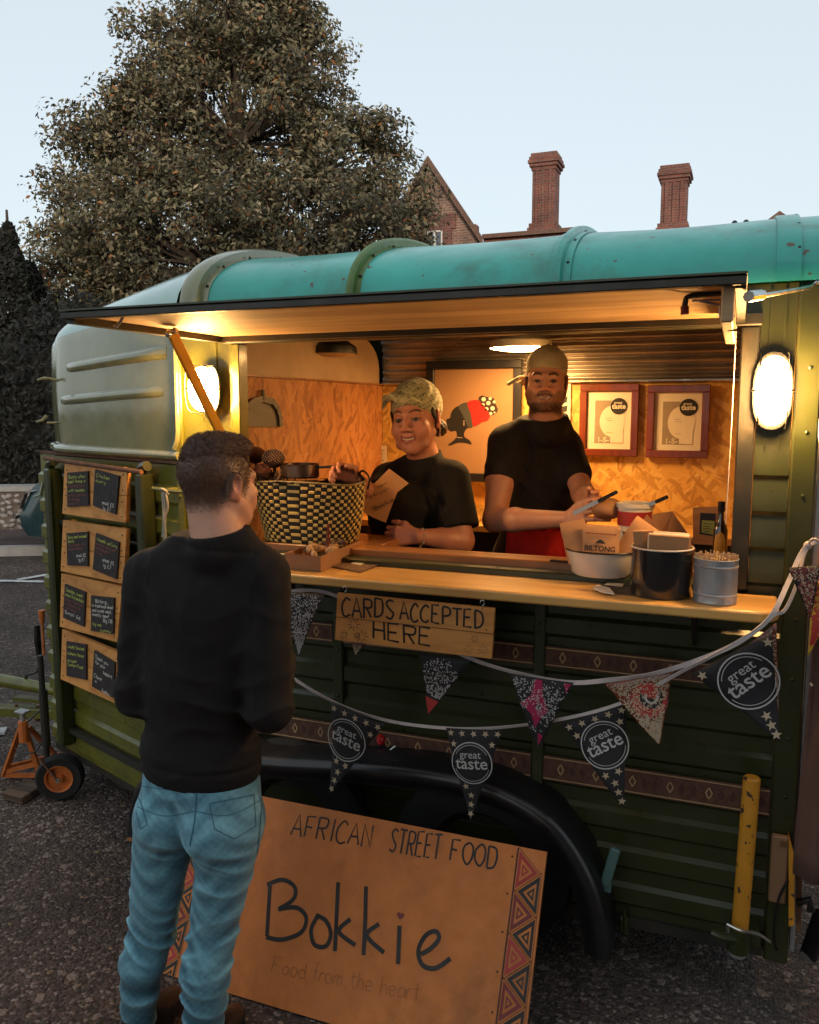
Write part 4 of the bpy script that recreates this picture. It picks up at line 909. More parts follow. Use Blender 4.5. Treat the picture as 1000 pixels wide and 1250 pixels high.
# awning flap ---------------------------------------------------------------------------------------
AW0 = PY(76, 384, -.75); AW1 = PY(912, 345, -.75); ax0, ax1 = AW0.x, AW1.x; az = 1.993
mb = MB()
mb.box2((ax0, -.76, az - .008), (ax1, -.735, az + .009), bev=.002); mb.box2((ax0, -.7345, az - .018), (ax0 + .028, -.04, az + .01)); mb.box2((ax1 - .02, -.7345, az - .012), (ax1, -.04, az + .01)); mb.box2((ax0 + .029, -.07, az - .016), (ax1 - .021, -.04, az + .01))
aw = mb.build('awning_frame', M['dark'], T)
mb = MB(); mb.box2((ax0 + .029, -.7345, az + .001), (ax1 - .021, -.0705, az + .011)); mb.build('awning_sheet', M['ply'], T, smooth=0)
mb = MB(); mb.box2((ax0 - .001, -.762, az + .0115), (ax1 + .001, -.03, az + .016)); mb.build('awning_skin', M['green'], T)
mb = MB(); mb.box2((ax1 - .045, -.732, az - .075), (ax1 - .022, -.16, az - .0005), bev=.003); mb.build('awning_end_batten', M['ply'], T)
mb = MB(); a, b = PY(209, 404, -.42), PY(270, 530, -.03); mb.bar(a, b, .012, .038, up=(0, 1, 0), bev=.004); mb.ball(a + Vector((.0, -.012, -.01)), .011, mi=1, seg=8); mb.tube([PY(205, 405, -.42), PY(216, 404, -.42)], .009, 7, mi=1); mb.build('awning_strut', [pmat('strut_yellow', (.62, .33, .04), .45, var=.15, bump=.15), M['steel']], T)
mb = MB(); mb.tube(smoothpts([PY(836, 384, -.6), PY(837, 368, -.6), PY(846, 361, -.6), PY(900, 356, -.6)], 4), .006, 8); mb.tube([PY(836, 384, -.6), PY(836, 374, -.6)], .0085, 8, mi=1); mb.build('awning_handle', [M['dark'], M['maroon']], T)
mb = MB()
for a, b in (((845, 367), (895, 366)), ((848, 366), (890, 375)), ((879, 371), (879, 388)), ((890, 371), (890, 404)), ((893, 372), (893, 386)), ((885, 386), (898, 386)), ((888, 403), (900, 403))): mb.tube([PY(*a, -.55), PY(*b, -.55)], .0028, 6)
mb.build('awning_latch', M['steel'], T)
mb = MB(); mb.tube([PY(914, 362, -.7), PY(930, 360, -.6)], .011, 8); mb.tube(smoothpts([PY(912, 364, -.68), PY(960, 356, -.35), PY(990, 350, -.1), PY(997, 345, -.08), PY(1004, 345, -.06)], 4), .005, 8); mb.build('awning_stay', M['steel'], T)
mb = MB(); mb.tube([PY(150, 386, -.7), PY(147, 393, -.7), PY(142, 399, -.68), PY(139, 398, -.68)], .004, 6); mb.build('awning_catch', M['steel'], T)
mb = MB(); mb.tube([PY(899, 397, -.05), PY(893, 520, -.04), PY(886, 640, -.035)], .0015, 5); mb.build('pull_cord', M['cord'], T)

# tow bar, brake lever, jockey wheel, prop stand ----------------------------------------------------------
ty = .62
def TB(px, py, y=ty): return PY(px, py, y)
mb = MB(); a = Vector((-2.9, ty, .36)); zt = TB(0, 829).z
mb.tube([Vector((-2.95, ty, zt - .01)), TB(70, 843) , TB(32, 836), TB(0, 830), TB(-90, 815)], [.02, .028, .034, .034, .034], 14); mb.build('tow_tube', M['olive_lit'], T)
mb = MB(); mb.bar(Vector((-2.92, ty, zt - .11)), TB(-90, 862), .07, .05, bev=.004); mb.bar(Vector((-2.92, ty, zt - .06)), TB(20, 852), .05, .02); mb.build('draw_bar', M['olive_lit'], T)
mb = MB(); mb.tube([TB(-5, 838), TB(8, 838), TB(10, 828), TB(-5, 826)], .006, 6); mb.tube([TB(20, 860), TB(20, 872), TB(30, 880), TB(40, 868)], .01, 6); mb.tube([TB(46, 862), TB(46, 880)], .012, 8); mb.build('coupling_parts', M['rust'], T)
mb = MB(); mb.tube(smoothpts([TB(31, 833), TB(33, 824), TB(45, 820), TB(50, 806), TB(47, 785)], 4), .007, 7, mi=0); mb.tube([TB(48, 800), TB(46, 783), TB(45, 763)], [.014, .017, .014], 10, mi=1); mb.build('brake_lever', [M['dark'], M['black']], T)
jw = PZ(75, 975, .0); jr = .105; jc = Vector((jw.x, jw.y, jr))
mb = MB(); px_ = PY(54, 860, jw.y); mb.tube([Vector((px_.x, jw.y, .14)), Vector((px_.x - .008, jw.y, .66))], .013, 10); mb.tube([Vector((px_.x, jw.y, .24)), Vector((px_.x - .003, jw.y, .5))], .019, 10); jp = mb.build('jockey_post', M['dark'], T)
ax = Vector((.5, -.85, 0)).normalized()
mb = MB(); mb.lathe([(.055, -.025), (.095, -.03), (.105, -.015), (.105, .015), (.095, .03), (.055, .025)], jc, ax, 28); w = mb.build('jockey_wheel', M['rubber'], T)
mb = MB(); mb.lathe([(0, .034), (.018, .034), (.02, .012), (.05, .012), (.056, .028), (.062, .03), (.062, -.03)], jc, ax, 24); mb.build('rim', M['orange'], w)
mb = MB(); mb.bar(Vector((px_.x, jw.y - .03, .2)) + ax * .02, jc + ax * .040, .005, .03, up=ax); mb.lathe([(0, .008), (.010, .006), (.010, 0)], jc + ax * .042, ax, 8, mi=1); mb.build('jockey_fork', [M['rust'], M['tin']], T)
mb = MB(); a = TB(48, 868, .45); mb.tube(smoothpts([a, TB(25, 890, .35), TB(16, 905, .33), TB(24, 918, .33), TB(42, 918, .35), TB(52, 905, .4)], 5), .004, 6); mb.build('brake_cable', M['black'], T)
mb = MB(); p = PY(51, 750, .5); mb.lathe([(.0, .02), (.017, .02), (.015, -.0), (.011, -.04), (0, -.04)], p, (0, 0, 1), 12); mb.tube([p, p - Vector((0, 0, .2))], .007, 6); mb.build('jack_handle', M['orange'], T)

p0, p1 = PY(918, 950, -.1), PY(903, 1138, -.1)
mb = MB(); mb.tube([p0 + Vector((0, 0, .004)), p0, p1], [.019, .023, .023], 18); ps = mb.build('prop_stand', M['yellow'], T)
mb = MB(); mb.tube([p1 + Vector((0, 0, .015)), p1 - Vector((.003, 0, .055))], [.032, .03], 16, mi=0); mb.box(p1 + Vector((.03, .05, -.02)), (.05, .09, .05), bev=.008); mb.tube([p1 + Vector((-.01, -.02, -.01)), p1 + Vector((-.055, -.03, -.005)), p1 + Vector((-.075, -.03, .0))], [.014, .012, .008], 8)
mb.tube([p1 - Vector((.003, 0, .055)), p1 - Vector((.003, 0, .068))], [.027, .024], 16, mi=1); mb.build('prop_clamp', [M['green'], M['tin']], T)
mb = MB(); mb.tube(smoothpts([PY(888, 1128, -.14), PY(905, 1136, -.15), PY(925, 1140, -.14), PY(940, 1150, -.13)], 4), .0045, 7); mb.tube([PY(888, 1128, -.14), PY(889, 1138, -.14)], .005, 6); mb.build('clamp_lever', M['steel'], T)

# rear: timber brackets, hanging strap, opened door leaf and its boards
mb = MB(); a = PY(955, 1024, -.05); mb.box(a + Vector((-.005, .0, -.09)), (.045, .02, .2), bev=.004); mb.build('tan_plate', pmat('tan_ply', (.22, .12, .06), .7, bump=.2, dirt=(.1, .05, .03)), T)
mb = MB(); mb.prism([PY(963, 1020, -.07), PY(970, 1045, -.07), PY(970, 1130, -.07), PY(963, 1131, -.07)], (0, .03, 0)); mb.build('yellow_plate', M['yellow'], T)
mb = MB(); mb.prism([PY(973, 1040, -.02), PY(980, 1046, -.02), PY(978, 1140, -.02), PY(972, 1135, -.02)], (0, .06, 0)); mb.box(PY(956, 1030, -.063), (.014, .01, .014)); mb.build('dark_plate', M['rust'], T)
mb = MB(); mb.tube(smoothpts([PY(962, 1075, -.09), PY(950, 1100, -.08), PY(945, 1140, -.07), PY(948, 1160, -.06)], 5), .004, 6); mb.build('loose_cable', M['black'], T)
# door leaf swung out behind the corner: pale timber boards, seen edge-on
hx = .235
mb = MB(); mb.prism([Vector((hx, .25, .3)), Vector((hx + .9, .05, .3)), Vector((hx + .9, .08, .3)), Vector((hx, .28, .3))], (0, 0, .55)); mb.build('door_board', M['ply'], T, smooth=0)
mb = MB(); mb.prism([Vector((hx, .25, .852)), Vector((hx + .9, .05, .852)), Vector((hx + .9, .08, .852)), Vector((hx, .28, .852))], (0, 0, .56)); mb.build('door_board', pmat('pinkish_board', (.22, .12, .08), .7, bump=.2), T, smooth=0)
mb = MB(); mb.prism([Vector((hx, .25, 1.415)), Vector((hx + .9, .05, 1.415)), Vector((hx + .9, .08, 1.415)), Vector((hx, .28, 1.415))], (0, 0, .65)); mb.build('door_board', pmat('yellow_board', (.5, .33, .05), .55, bump=.2), T, smooth=0)
mb = MB(); x = PY(978, 900, .0).x; mb.box2((.2, -.01, .2), (.212, .03, 2.05)); mb.tube([PY(981, 750, .02), PY(972, 1010, .02)], .006, 6); mb.build('rear_frame', M['tin'], T)
# brown curtain tied back at the rear edge
rows = []
a0, a1 = PY(985, 700, -.12), PY(985, 1080, -.12)
for k in range(14):
    f = k / 13; z = a0.z + (a1.z - a0.z) * f; row = []
    for j in range(18):
        g = j / 17; row.append(Vector((a0.x + .02 + (.14 + .12 * f) * g + .008 * math.sin(f * 5), -.10 + .03 * math.sin(g * 13 + f * 2) + .06 * g, z)))
    rows.append(row)
mb = MB(); mb.loft(rows); o = mb.build('canvas_curtain', pmat('brown_canvas', (.12, .06, .045), .85, var=.2, bump=.5, bscale=120), smooth=60)
so_ = o.modifiers.new('s', 'SOLIDIFY'); so_.thickness = .003
tag(o, 'brown canvas curtain gathered beside the rear corner post of the trailer', 'curtain')
mb = MB(); rows = []
for k in range(8):
    f = k / 7; rows.append([Vector((PY(994, 1090, -.02).x + .05 * g - .03 * f, -.02 + .02 * math.sin(g * 6), .34 - .14 * f)) for g in np.linspace(0, 1, 8)])
mb.loft(rows); mb.build('loose_flap', M['black'], T); mb = MB()
mb.tube([PY(968, 1042, -.03), PY(980, 1048, -.05), PY(992, 1044, -.05)], .012, 8); mb.build('buckle_strap', [M['black']], T); mb = MB(); mb.tube([PY(975, 1102, -.04), PY(988, 1098, -.05), PY(990, 1112, -.05)], .012, 8); mb.build('buckle_strap', [M['black']], T)

# ---------------------------------------------------------------- lamps
def bulkhead_lamp(c, label, w=.072, h=.125, tilt=0):
    t = thing('bulkhead_lamp', label, 'lamp', c, 'caged bulkhead lamps'); c = Vector(c)
    mb = MB(); q = [(w * .58 * math.copysign(abs(math.cos(a)) ** .9, math.cos(a)), h * .5 * math.copysign(abs(math.sin(a)) ** .75, math.sin(a))) for a in np.linspace(0, 2 * PI, 29)[:-1]]
    rows = [[c + Vector((x * s, y, z * s)) for x, z in q] for y, s in ((.045, 1.12), (.03, 1.14), (.03, 1.02), (-.0, 1.0), (-.02, .93), (-.035, .78), (-.045, .5), (-.048, .15))]
    mb.loft(rows[:3], closed=True, cap=True); mb.build('base', M['black'], t)
    mb = MB(); mb.loft(rows[3:], closed=True, cap=True); mb.build('glass_dome', M['bulb'], t)
    mb = MB()
    for sx in (-.45, .45): mb.tube(smoothpts([c + Vector((sx * w, .03, h * .55)), c + Vector((sx * w, -.04, h * .46)), c + Vector((sx * w, -.056, 0)), c + Vector((sx * w, -.04, -h * .46)), c + Vector((sx * w, .03, -h * .55))], 5), .0022, 5)
    mb.tube(smoothpts([c + Vector((-w * .72, .03, 0)), c + Vector((-w * .6, -.045, 0)), c + Vector((0, -.058, 0)), c + Vector((w * .6, -.045, 0)), c + Vector((w * .72, .03, 0))], 5), .0022, 5); mb.build('wire_cage', M['dark'], t)
    return t
lL = PY(247, 475, -.085); lR = PY(944, 477, -.085)
bulkhead_lamp(lL, 'glowing oval bulkhead lamp behind the yellow strut at the front of the hatch', .07, .15)
bulkhead_lamp(lR, 'glowing oval bulkhead lamp on the green wall right beside the rear end of the hatch', .075, .18)
lF = Vector((PY(1004, 492, .04).x, .10, PY(1004, 492, .04).z)); bulkhead_lamp(lF, 'glowing lamp on the yellow door board cut by the right picture edge', .07, .19)
def disc_lamp(px, py, y, z, r, lit, label):
    c = PY(px, py, y); c.z = z; c = Vector((PY(px, py, y).x, y, z)); t = thing('ceiling_lamp', label, 'lamp', (c.x, c.y, 2.055), 'round ceiling lamps inside the trailer')
    mb = MB(); mb.lathe([(0, .07), (r * .5, .068), (r * .96, .03), (r, .008), (r * .99, .0)], c, seg=36); mb.build('housing', M['dark'] if not lit else M['white'], t)
    mb = MB(); mb.lathe([(0, -.012), (r * .5, -.010), (r * .92, -.002), (r * .985, .004)], c, seg=36); mb.build('diffuser', M['disc'] if lit else M['cream'], t)
disc_lamp(636, 423, .98, 2.005, .13, True, 'lit round ceiling lamp above the man in the backwards cap')
disc_lamp(405, 428, .75, 1.985, .11, False, 'unlit round ceiling lamp above the woven basket')

# ---------------------------------------------------------------- orange axle stand on a wooden block
sb = PZ(45, 962, 0); t = thing('axle_stand', 'orange axle stand under the tow bar of the trailer', 'axle stand', (sb.x, sb.y, 0))
top = PY(28, 880, sb.y); a1 = PZ(5, 950, 0); a2 = PZ(49, 950, 0); a3 = a1.lerp(a2, .5) + Vector((.05, .2, 0)); 
mb = MB()
for q in (a1, a2, a3): mb.bar(q + Vector((0, 0, .012)), top.lerp(q, .12), .028, .012, up=(0, 0, 1))
mb.build('leg', M['orange'], t)
mb = MB(); zz = Vector((0, 0, .05)); mb.bar(a1 + zz * .3, a2 + zz * .3, .012, .02); mb.bar(a1.lerp(top, .12), a2.lerp(top, .25), .008, .02); mb.bar(a2 + zz, a3 + zz, .012, .02); mb.bar(a1 + zz, a3 + zz, .012, .02); mb.build('brace', M['orange'], t)
mb = MB(); mb.tube([top - Vector((0, 0, .1)), top + Vector((0, 0, .0))], .022, 10); mb.tube([top, top + Vector((0, 0, .035))], .012, 10, mi=1); mb.box(top + Vector((0, 0, .045)), (.06, .045, .012), mi=1, bev=.003); mb.build('post', [M['orange'], M['tin']], t)
A, B, C_ = PZ(3, 976, 0), PZ(27, 983, 0), PZ(56, 965, 0); mb = MB(); D_ = A + C_ - B; mb.prism([A, B, C_, D_], (0, 0, .035)); o = mb.build('timber_block', M['oldwood'], smooth=0)
o.modifiers.new('b', 'BEVEL').width = .004; tag(o, 'weathered wood block on the asphalt in front of the orange axle stand', 'wood block')
# ================================================================== big leaning sign
SP0 = Vector((0, -.53, 0)); sy_ = .28; sz_ = .5; SNv = Vector((0, -sz_, sy_)).normalized(); SUv = Vector((0, sy_, sz_)).normalized()
def SG(px, py, off=0.): return PN(px, py, SP0 + SNv * off, tuple(SNv))
xr, xl = SG(667, 1045).x, SG(214, 1080).x; hs = (SG(668, 1040) - Vector((SG(668, 1040).x, -.53, 0))).length
t = thing('street_food_sign', 'large orange board lettered Bokkie leaning on the mudguard', 'sign', ((xl + xr) / 2, -.53, 0))
mb = MB(); mb.box2((0, 0, 0), (1, 1, 1)); mb = MB()
a = Vector((xl, -.53, 0)); b = Vector((xr, -.53, 0)); u_ = SUv * hs
mb.prism([a, b, b + u_, a + u_], -SNv * .012); mb.build('board', M['sign'], t, smooth=0)
X_ = Vector((1, 0, 0))
def sgtext(mb, txt, p, q, h, w, mi, seed=0, jit=.02):
    A, B = SG(*p), SG(*q); hand_text(mb, txt, A, (B - A), SUv, h, w, mi, lift=.0008, jit=jit, seed=seed, fit=(B - A).length)
mb = MB()
def strokes(lst, w, mi, k0=0, sm=True):
    for k, s in enumerate(lst):
        P = [SG(x, y) for x, y in s]; P = smoothpts(P, 6) if (sm and len(P) > 2) else P
        mb.ribbon(P, w, SNv, mi, .0008 + (k + k0) * .00008)
# AFRICAN STREET FOOD, letter strokes read off the board
up_ = [((0, 1), )]
def caps(txt, p, q, hpx, w, mi=0):
    """upright capitals between two points of the baseline"""
    A, B = SG(*p), SG(*q); hh = (SG(p[0], p[1] - hpx) - A).length
    hand_text(mb, txt, A, (B - A), SUv, hh, w, mi, lift=.0008, jit=.03, seed=len(txt), fit=(B - A).length)
caps('AFRICAN', (355, 1019), (455, 1035), 26, .0052); caps('STREET', (474, 1040), (538, 1049), 29, .0056); caps('FOOD', (548, 1050), (608, 1062), 27, .0058)
mb.build('small_lettering', M['ink'], t, smooth=0); mb = MB()
strokes([[(330, 1077), (328, 1110), (326, 1143)], [(326, 1080), (345, 1074), (360, 1083), (358, 1098), (340, 1110)], [(340, 1110), (362, 1108), (374, 1120), (368, 1138), (345, 1147), (325, 1144)],
         [(388, 1118), (380, 1135), (384, 1153), (398, 1155), (404, 1140), (398, 1124), (386, 1117)], [(413, 1077), (411, 1120), (409, 1161)], [(428, 1122), (414, 1137), (434, 1154)],
         [(447, 1082), (446, 1125), (444, 1166)], [(463, 1128), (448, 1142), (469, 1163)], [(488, 1130), (487, 1155), (486, 1177)],
         [(514, 1165), (526, 1158), (536, 1146), (532, 1137), (520, 1142), (511, 1160), (516, 1178), (532, 1182), (550, 1170)]], .0125, 0)
mb.build('large_lettering', M['ink'], t, smooth=0); mb = MB()
hc = SG(489, 1118); hp = [hc + X_ * (.0115 * 16 * math.sin(a) ** 3 / 16) + SUv * (.0115 * (13 * math.cos(a) - 5 * math.cos(2 * a) - 2 * math.cos(3 * a) - math.cos(4 * a)) / 16) + SNv * .001 for a in np.linspace(0, 2 * PI, 25)[:-1]]
cc = hc + SNv * .001
for p, q in zip(hp, hp[1:] + hp[:1]): mb.poly([cc, p, q], 0)
mb.build('heart', M['maroon'], t, smooth=0); mb = MB()
def faint(txt, p, q, h): A, B = SG(*p), SG(*q); hand_text(mb, txt, A, (B - A), SUv, h, .0022, 2, lift=.0006, jit=.04, seed=3, fit=(B - A).length)
faint("Food from the heart", (330, 1187), (512, 1222), .045)
mb.build('faded_lettering', [M['ink'], M['maroon'], M['ink_faint']], t, smooth=0)
# triangle borders
def tri(mb, a, b, c, mi, lift=.0009):
    cen = (a + b + c) / 3
    def ringt(s0, s1, m_):
        P = [cen + (q - cen) * s0 for q in (a, b, c)]; Q = [cen + (q - cen) * s1 for q in (a, b, c)]
        for i in range(3): j = (i + 1) % 3; mb.poly([P[i] + SNv * lift, P[j] + SNv * lift, Q[j] + SNv * lift, Q[i] + SNv * lift], m_)
    ringt(1, .62, mi); ringt(.36, .16, mi); ringt(1.22, 1.16, 3)
for side, (xa, xb) in (('r', (xr - .083, xr - .006)), ('l', (xl + .006, xl + .083))):
    mb = MB(); y = hs - .012; k = 0
    while y > .05:
        hh = .100
        if k % 2 == 0:
            a, b, c = (xa + .006, y), (xa + .006, y - hh), (xb - .012, y - hh / 2)
        else:
            a, b, c = (xb - .004, y), (xb - .004, y - hh), (xa + .014, y - hh / 2)
        V3 = [Vector((q[0], -.53, 0)) + SUv * q[1] for q in (a, b, c)]; tri(mb, *V3, (0, 1, 2, 1)[k % 4] if k % 2 == 0 else 1); y -= hh * .56; k += 1
    A = Vector((xa, -.53, 0)); mb.ribbon([A + SUv * .01, A + SUv * (hs - .005)], .003, SNv, 3, .0011)
    for j in range(6): mb.ball(Vector(((xa - .014) if side == 'r' else (xb + .014), -.53, 0)) + SUv * (hs - .03 - j * .1), .003, mi=1, seg=5)
    mb.build('triangle_border', [M['red'], M['ink'], M['maroon'], M['tape3']], t, smooth=0)

# ================================================================== cards accepted sign
cy_ = -.262
def CY(px, py, o=0.): return PY(px, py, cy_ - o)
t = thing('cards_sign', 'hand-lettered orange board reading Cards Accepted Here hooked under the counter', 'sign', CY(505, 764))
Q = [CY(412, 724), CY(604, 743), CY(600, 804), CY(409, 781)]
for f0, f1 in ((0, .5), (.515, 1)):
    mb = MB(); mb.prism([Q[0].lerp(Q[3], f0), Q[1].lerp(Q[2], f0), Q[1].lerp(Q[2], f1), Q[0].lerp(Q[3], f1)], (0, .012, 0)); mb.build('plank', M['board'], t, smooth=0)
mb = MB()
def ctext(txt, p, q, hpx, w, seed):
    A, B = CY(*p), CY(*q); hand_text(mb, txt, A, (B - A), (0, 0, 1), (CY(p[0], p[1] - hpx) - A).length, w * 1.7, 0, lift=.001, jit=.035, seed=seed, fit=(B - A).length * 1.0)
ctext('CARDS', (417, 752), (484, 755), 23, .0036, 1); ctext('ACCEPTED.', (488, 756), (596, 768), 21, .0036, 2); ctext('HERE', (454, 779), (530, 788), 21, .0036, 5)
mb.build('lettering', M['ink'], t, smooth=0); mb = MB()
for (px, py, s) in ((432, 762, 9), (442, 777, 9), (420, 775, 6), (436, 776, 5), (590, 793, 8), (572, 792, 7), (580, 780, 6)):
    for k in range(8):
        a = k * PI / 4; mb.ribbon([CY(px + s * .35 * math.cos(a), py + s * .35 * math.sin(a)), CY(px + s * .85 * math.cos(a), py + s * .85 * math.sin(a))], .0016 if px < 560 else .0010, (0, -1, 0), 0, .001 + k * .00005)
mb.build('flower_doodle', M['ink'], t, smooth=0)
for px, py in ((421, 719), (589, 736)):
    mb = MB(); c = CY(px, py); mb.tube([c + Vector((.006 * math.cos(a), 0, .008 * math.sin(a))) for a in np.linspace(-PI * .5, PI * 1.1, 12)], .0013, 5); mb.tube([c - Vector((0, 0, .008)), c - Vector((0, 0, .02))], .0013, 5); mb.tube([c + Vector((0, 0, .008)), Vector((c.x, c.y + .012, 1.214))], .0013, 5); mb.build('hook', M['steel'], t)

# ================================================================== bunting
fy = -.285
def FY(px, py, y=fy): return PY(px, py, y)
S1 = [(352, 722), (400, 724), (500, 765), (568, 801), (625, 820), (692, 833), (745, 830), (800, 822), (860, 803), (905, 782), (940, 754), (962, 712), (976, 680), (986, 665)]
S2 = [(200, 690), (262, 760), (352, 824), (408, 857), (470, 879), (545, 889), (612, 888), (690, 877), (762, 857), (830, 821), (905, 782), (943, 752), (958, 745), (972, 715), (986, 668), (1010, 660)]
def fyat(px): return fy + max(0, (px - 930)) * .0028 + max(0, (345 - px)) * .0014
bt = [None, None]
for i, (s, lab) in enumerate(((S1, 'upper white ribbon of bunting sagging under the counter from sign to corner post'), (S2, 'lower white ribbon of bunting crossing in front of the mudguard'))):
    P = smoothpts([FY(x, y, fyat(x) + (.052 * min(1, max(0, (700 - x) / 90)) if i == 0 else 0)) for x, y in s], 6); mb = MB(); rows = []
    for k, p in enumerate(P):
        tw = k * .35 + i; w = .0062 if i == 0 else .0046; t_ = (P[min(k + 1, len(P) - 1)] - P[max(k - 1, 0)]).normalized(); nz = Vector((0, 1, 0)).cross(t_).normalized()
        d = nz * math.cos(.5 * math.sin(tw)) * w + Vector((0, 1, 0)) * math.sin(.5 * math.sin(tw)) * w; e = t_.cross(d).normalized() * .0012
        rows.append([p - d - e, p + d - e, p + d + e, p - d + e])
    mb.loft(rows, closed=True, cap=True)
    if i == 0:
        kx = FY(986, 666, fyat(986)); mb.ball(kx, (.010, .008, .012), seg=8); mb.tube(smoothpts([kx, kx + Vector((.01, -.01, .02)), kx + Vector((.03, 0, .01)), kx + Vector((.045, 0, -.01))], 3), .003, 6)
    o = mb.build('bunting_ribbon', M['cord'], smooth=60); tag(o, lab, 'bunting ribbon', 'ribbons of the bunting')
def flag(TL, TR, TIP, label, prints, cloth='flagblack', y=fy - .006, curl=.012, seed=0):
    A, B, C_ = FY(*TL, y), FY(*TR, y), FY(*TIP, y - .01); o = (A + B) / 2; ex = (B - A).normalized(); nv = ex.cross(C_ - o).normalized(); 
    if nv.y > 0: nv = -nv
    ey = nv.cross(ex); 
    if ey.z < 0: ey = -ey
    w = (B - A).length; cx = (C_ - o).dot(ex); h = -(C_ - o).dot(ey)
    def fn(a, b, l=0.):
        ca = curl * math.sin(a * 22 + seed) * (.35 - b / h) + .006 * math.sin(b * 26 + seed * 2)
        return o + ex * a + ey * b + nv * (ca + l)
    t = thing('bunting_flag', label, 'bunting flag', o, 'flags of the bunting')
    mb = MB(); n = 10; rows = []
    for i in range(n + 1):
        f = i / n; l = -w / 2 + (cx + w / 2) * f; r = w / 2 + (cx - w / 2) * f; rows.append([fn(l + (r - l) * j / 6 + 1e-5 * j, -h * f) for j in range(7)])
    mb.loft(rows); oo = mb.build('cloth', M[cloth], t, smooth=60); s = oo.modifiers.new('s', 'SOLIDIFY'); s.thickness = .0012; s.offset = -1
    mb = MB(); k = [0]
    def put(vf, mi, l=0.):
        k[0] += 1; put2d(mb, vf, lambda a, b: fn(a, b, .0012 + l), mi)
    prints(put, w, h, cx); mats = [M['flagprint'], M['gold'], M['flagblack'], M['red'], M['maroon'], pmat('magenta_print', (.3, .01, .06), .8, bump=0), M['frame']]
    mb.build('print', mats, t, smooth=0)
def gt_print(fs=1.0, rot=0., ccy=-.36, dx=0.):
    def f(put, w, h, cx):
        R_ = w * .365 * fs; c0 = (cx * .36 + dx, h * ccy)
        put(ring2d(*c0, R_ * .95, R_), 0); put(ring2d(*c0, R_ * .84, R_ * .865, a0=.35 + PI, a1=2 * PI - .35), 0); put(ring2d(*c0, R_ * .84, R_ * .865, a0=.5, a1=PI - .5), 0)
        v, fc = font_mesh('great', .004); put(shift2d((v, fc), c0[0] - R_ * .04, c0[1] + R_ * .40, R_ * .50, rot), 0, .0002)
        v, fc = font_mesh('taste', .010); put(shift2d((v, fc), c0[0], c0[1] - R_ * .02, R_ * .80, rot), 0, .0003)
        s = w * .062
        for k in range(5):
            x = (-.41 + .205 * k) * w; y = -s * 1.2
            if (x - c0[0]) ** 2 + (y - c0[1]) ** 2 > (R_ + s * .6) ** 2: put(star2d(x, y, s, .2 * k), 1)
        for j, y in enumerate((-.16, -.28, -.40, -.52, -.62, -.72, -.82, -.92)):
            f_ = -y; l = -w / 2 + (cx + w / 2) * f_; r = w / 2 + (cx - w / 2) * f_; n = max(1, int((r - l) / (s * 2.5)))
            for q in range(n):
                x = l + (q + .5) * (r - l) / n
                if (x - c0[0]) ** 2 + (y * h - c0[1]) ** 2 > (R_ + s * .9) ** 2 and (r - l) > s * 1.2: put(star2d(x, y * h, s, .3 * q + j), 1)
    return f
flag((404, 857), (470, 884), (405, 968), 'dark great taste flag with stars, beside the red marker light', gt_print(1.0, -.0, -.34, -.008), seed=1)
flag((544, 889), (613, 892), (576, 1000), 'dark great taste flag hanging lowest over the middle of the mudguard', gt_print(.98, .0, -.36), seed=2)
flag((686, 884), (763, 860), (763, 986), 'dark great taste flag tilted over the end of the mudguard', gt_print(.95, .1, -.33, .004), seed=3)
flag((845, 821), (942, 772), (953, 906), 'largest dark great taste flag up by the corner post', gt_print(.92, .12, -.33, .004), seed=4)
def speckle(n, mi, rad, s, seed, c=None, hole=0):
    def f(put, w, h, cx):
        r_ = random.Random(seed)
        for _ in range(n * 3):
            b = r_.uniform(-.95, -.02); f_ = -b; l = -w / 2 + (cx + w / 2) * f_; rr_ = w / 2 + (cx - w / 2) * f_; a = r_.uniform(l + s, rr_ - s) if rr_ - l > 2 * s else 0; bb = b * h
            if c and (a - c[0] * w) ** 2 + (bb - c[1] * h) ** 2 > (rad * w) ** 2: continue
            an = r_.uniform(0, PI); put(poly2d([(a + s * math.cos(an), bb + s * math.sin(an)), (a - s * .4 * math.sin(an), bb + s * .4 * math.cos(an)), (a - s * math.cos(an), bb - s * math.sin(an)), (a + s * .4 * math.sin(an), bb - s * .4 * math.cos(an))]), mi, _ * 2e-6)
    return f
def p_circle(put, w, h, cx):
    c = (cx * .3, -h * .36); speckle(190, 0, .38, .0034, 5, (cx * .3 / w, -.36))(put, w, h, cx)
    put(poly2d([(cx * .75 - w * .15, -h * .70), (cx * .75 + w * .13, -h * .74), (cx * .98, -h * .97)]), 3, .0003)
    speckle(14, 0, .12, .003, 8, (cx * .85 / w, -.84))(put, w, h, cx)
def p_mesh(put, w, h, cx):
    speckle(260, 0, 9, .0032, 6)(put, w, h, cx)
    for b in (-.62, -.8): f_ = -b; l = -w / 2 + (cx + w / 2) * f_; r = w / 2 + (cx - w / 2) * f_; put(poly2d([(l, b * h), (r, b * h), (r, b * h + .004), (l, b * h + .004)]), 0, .0006)
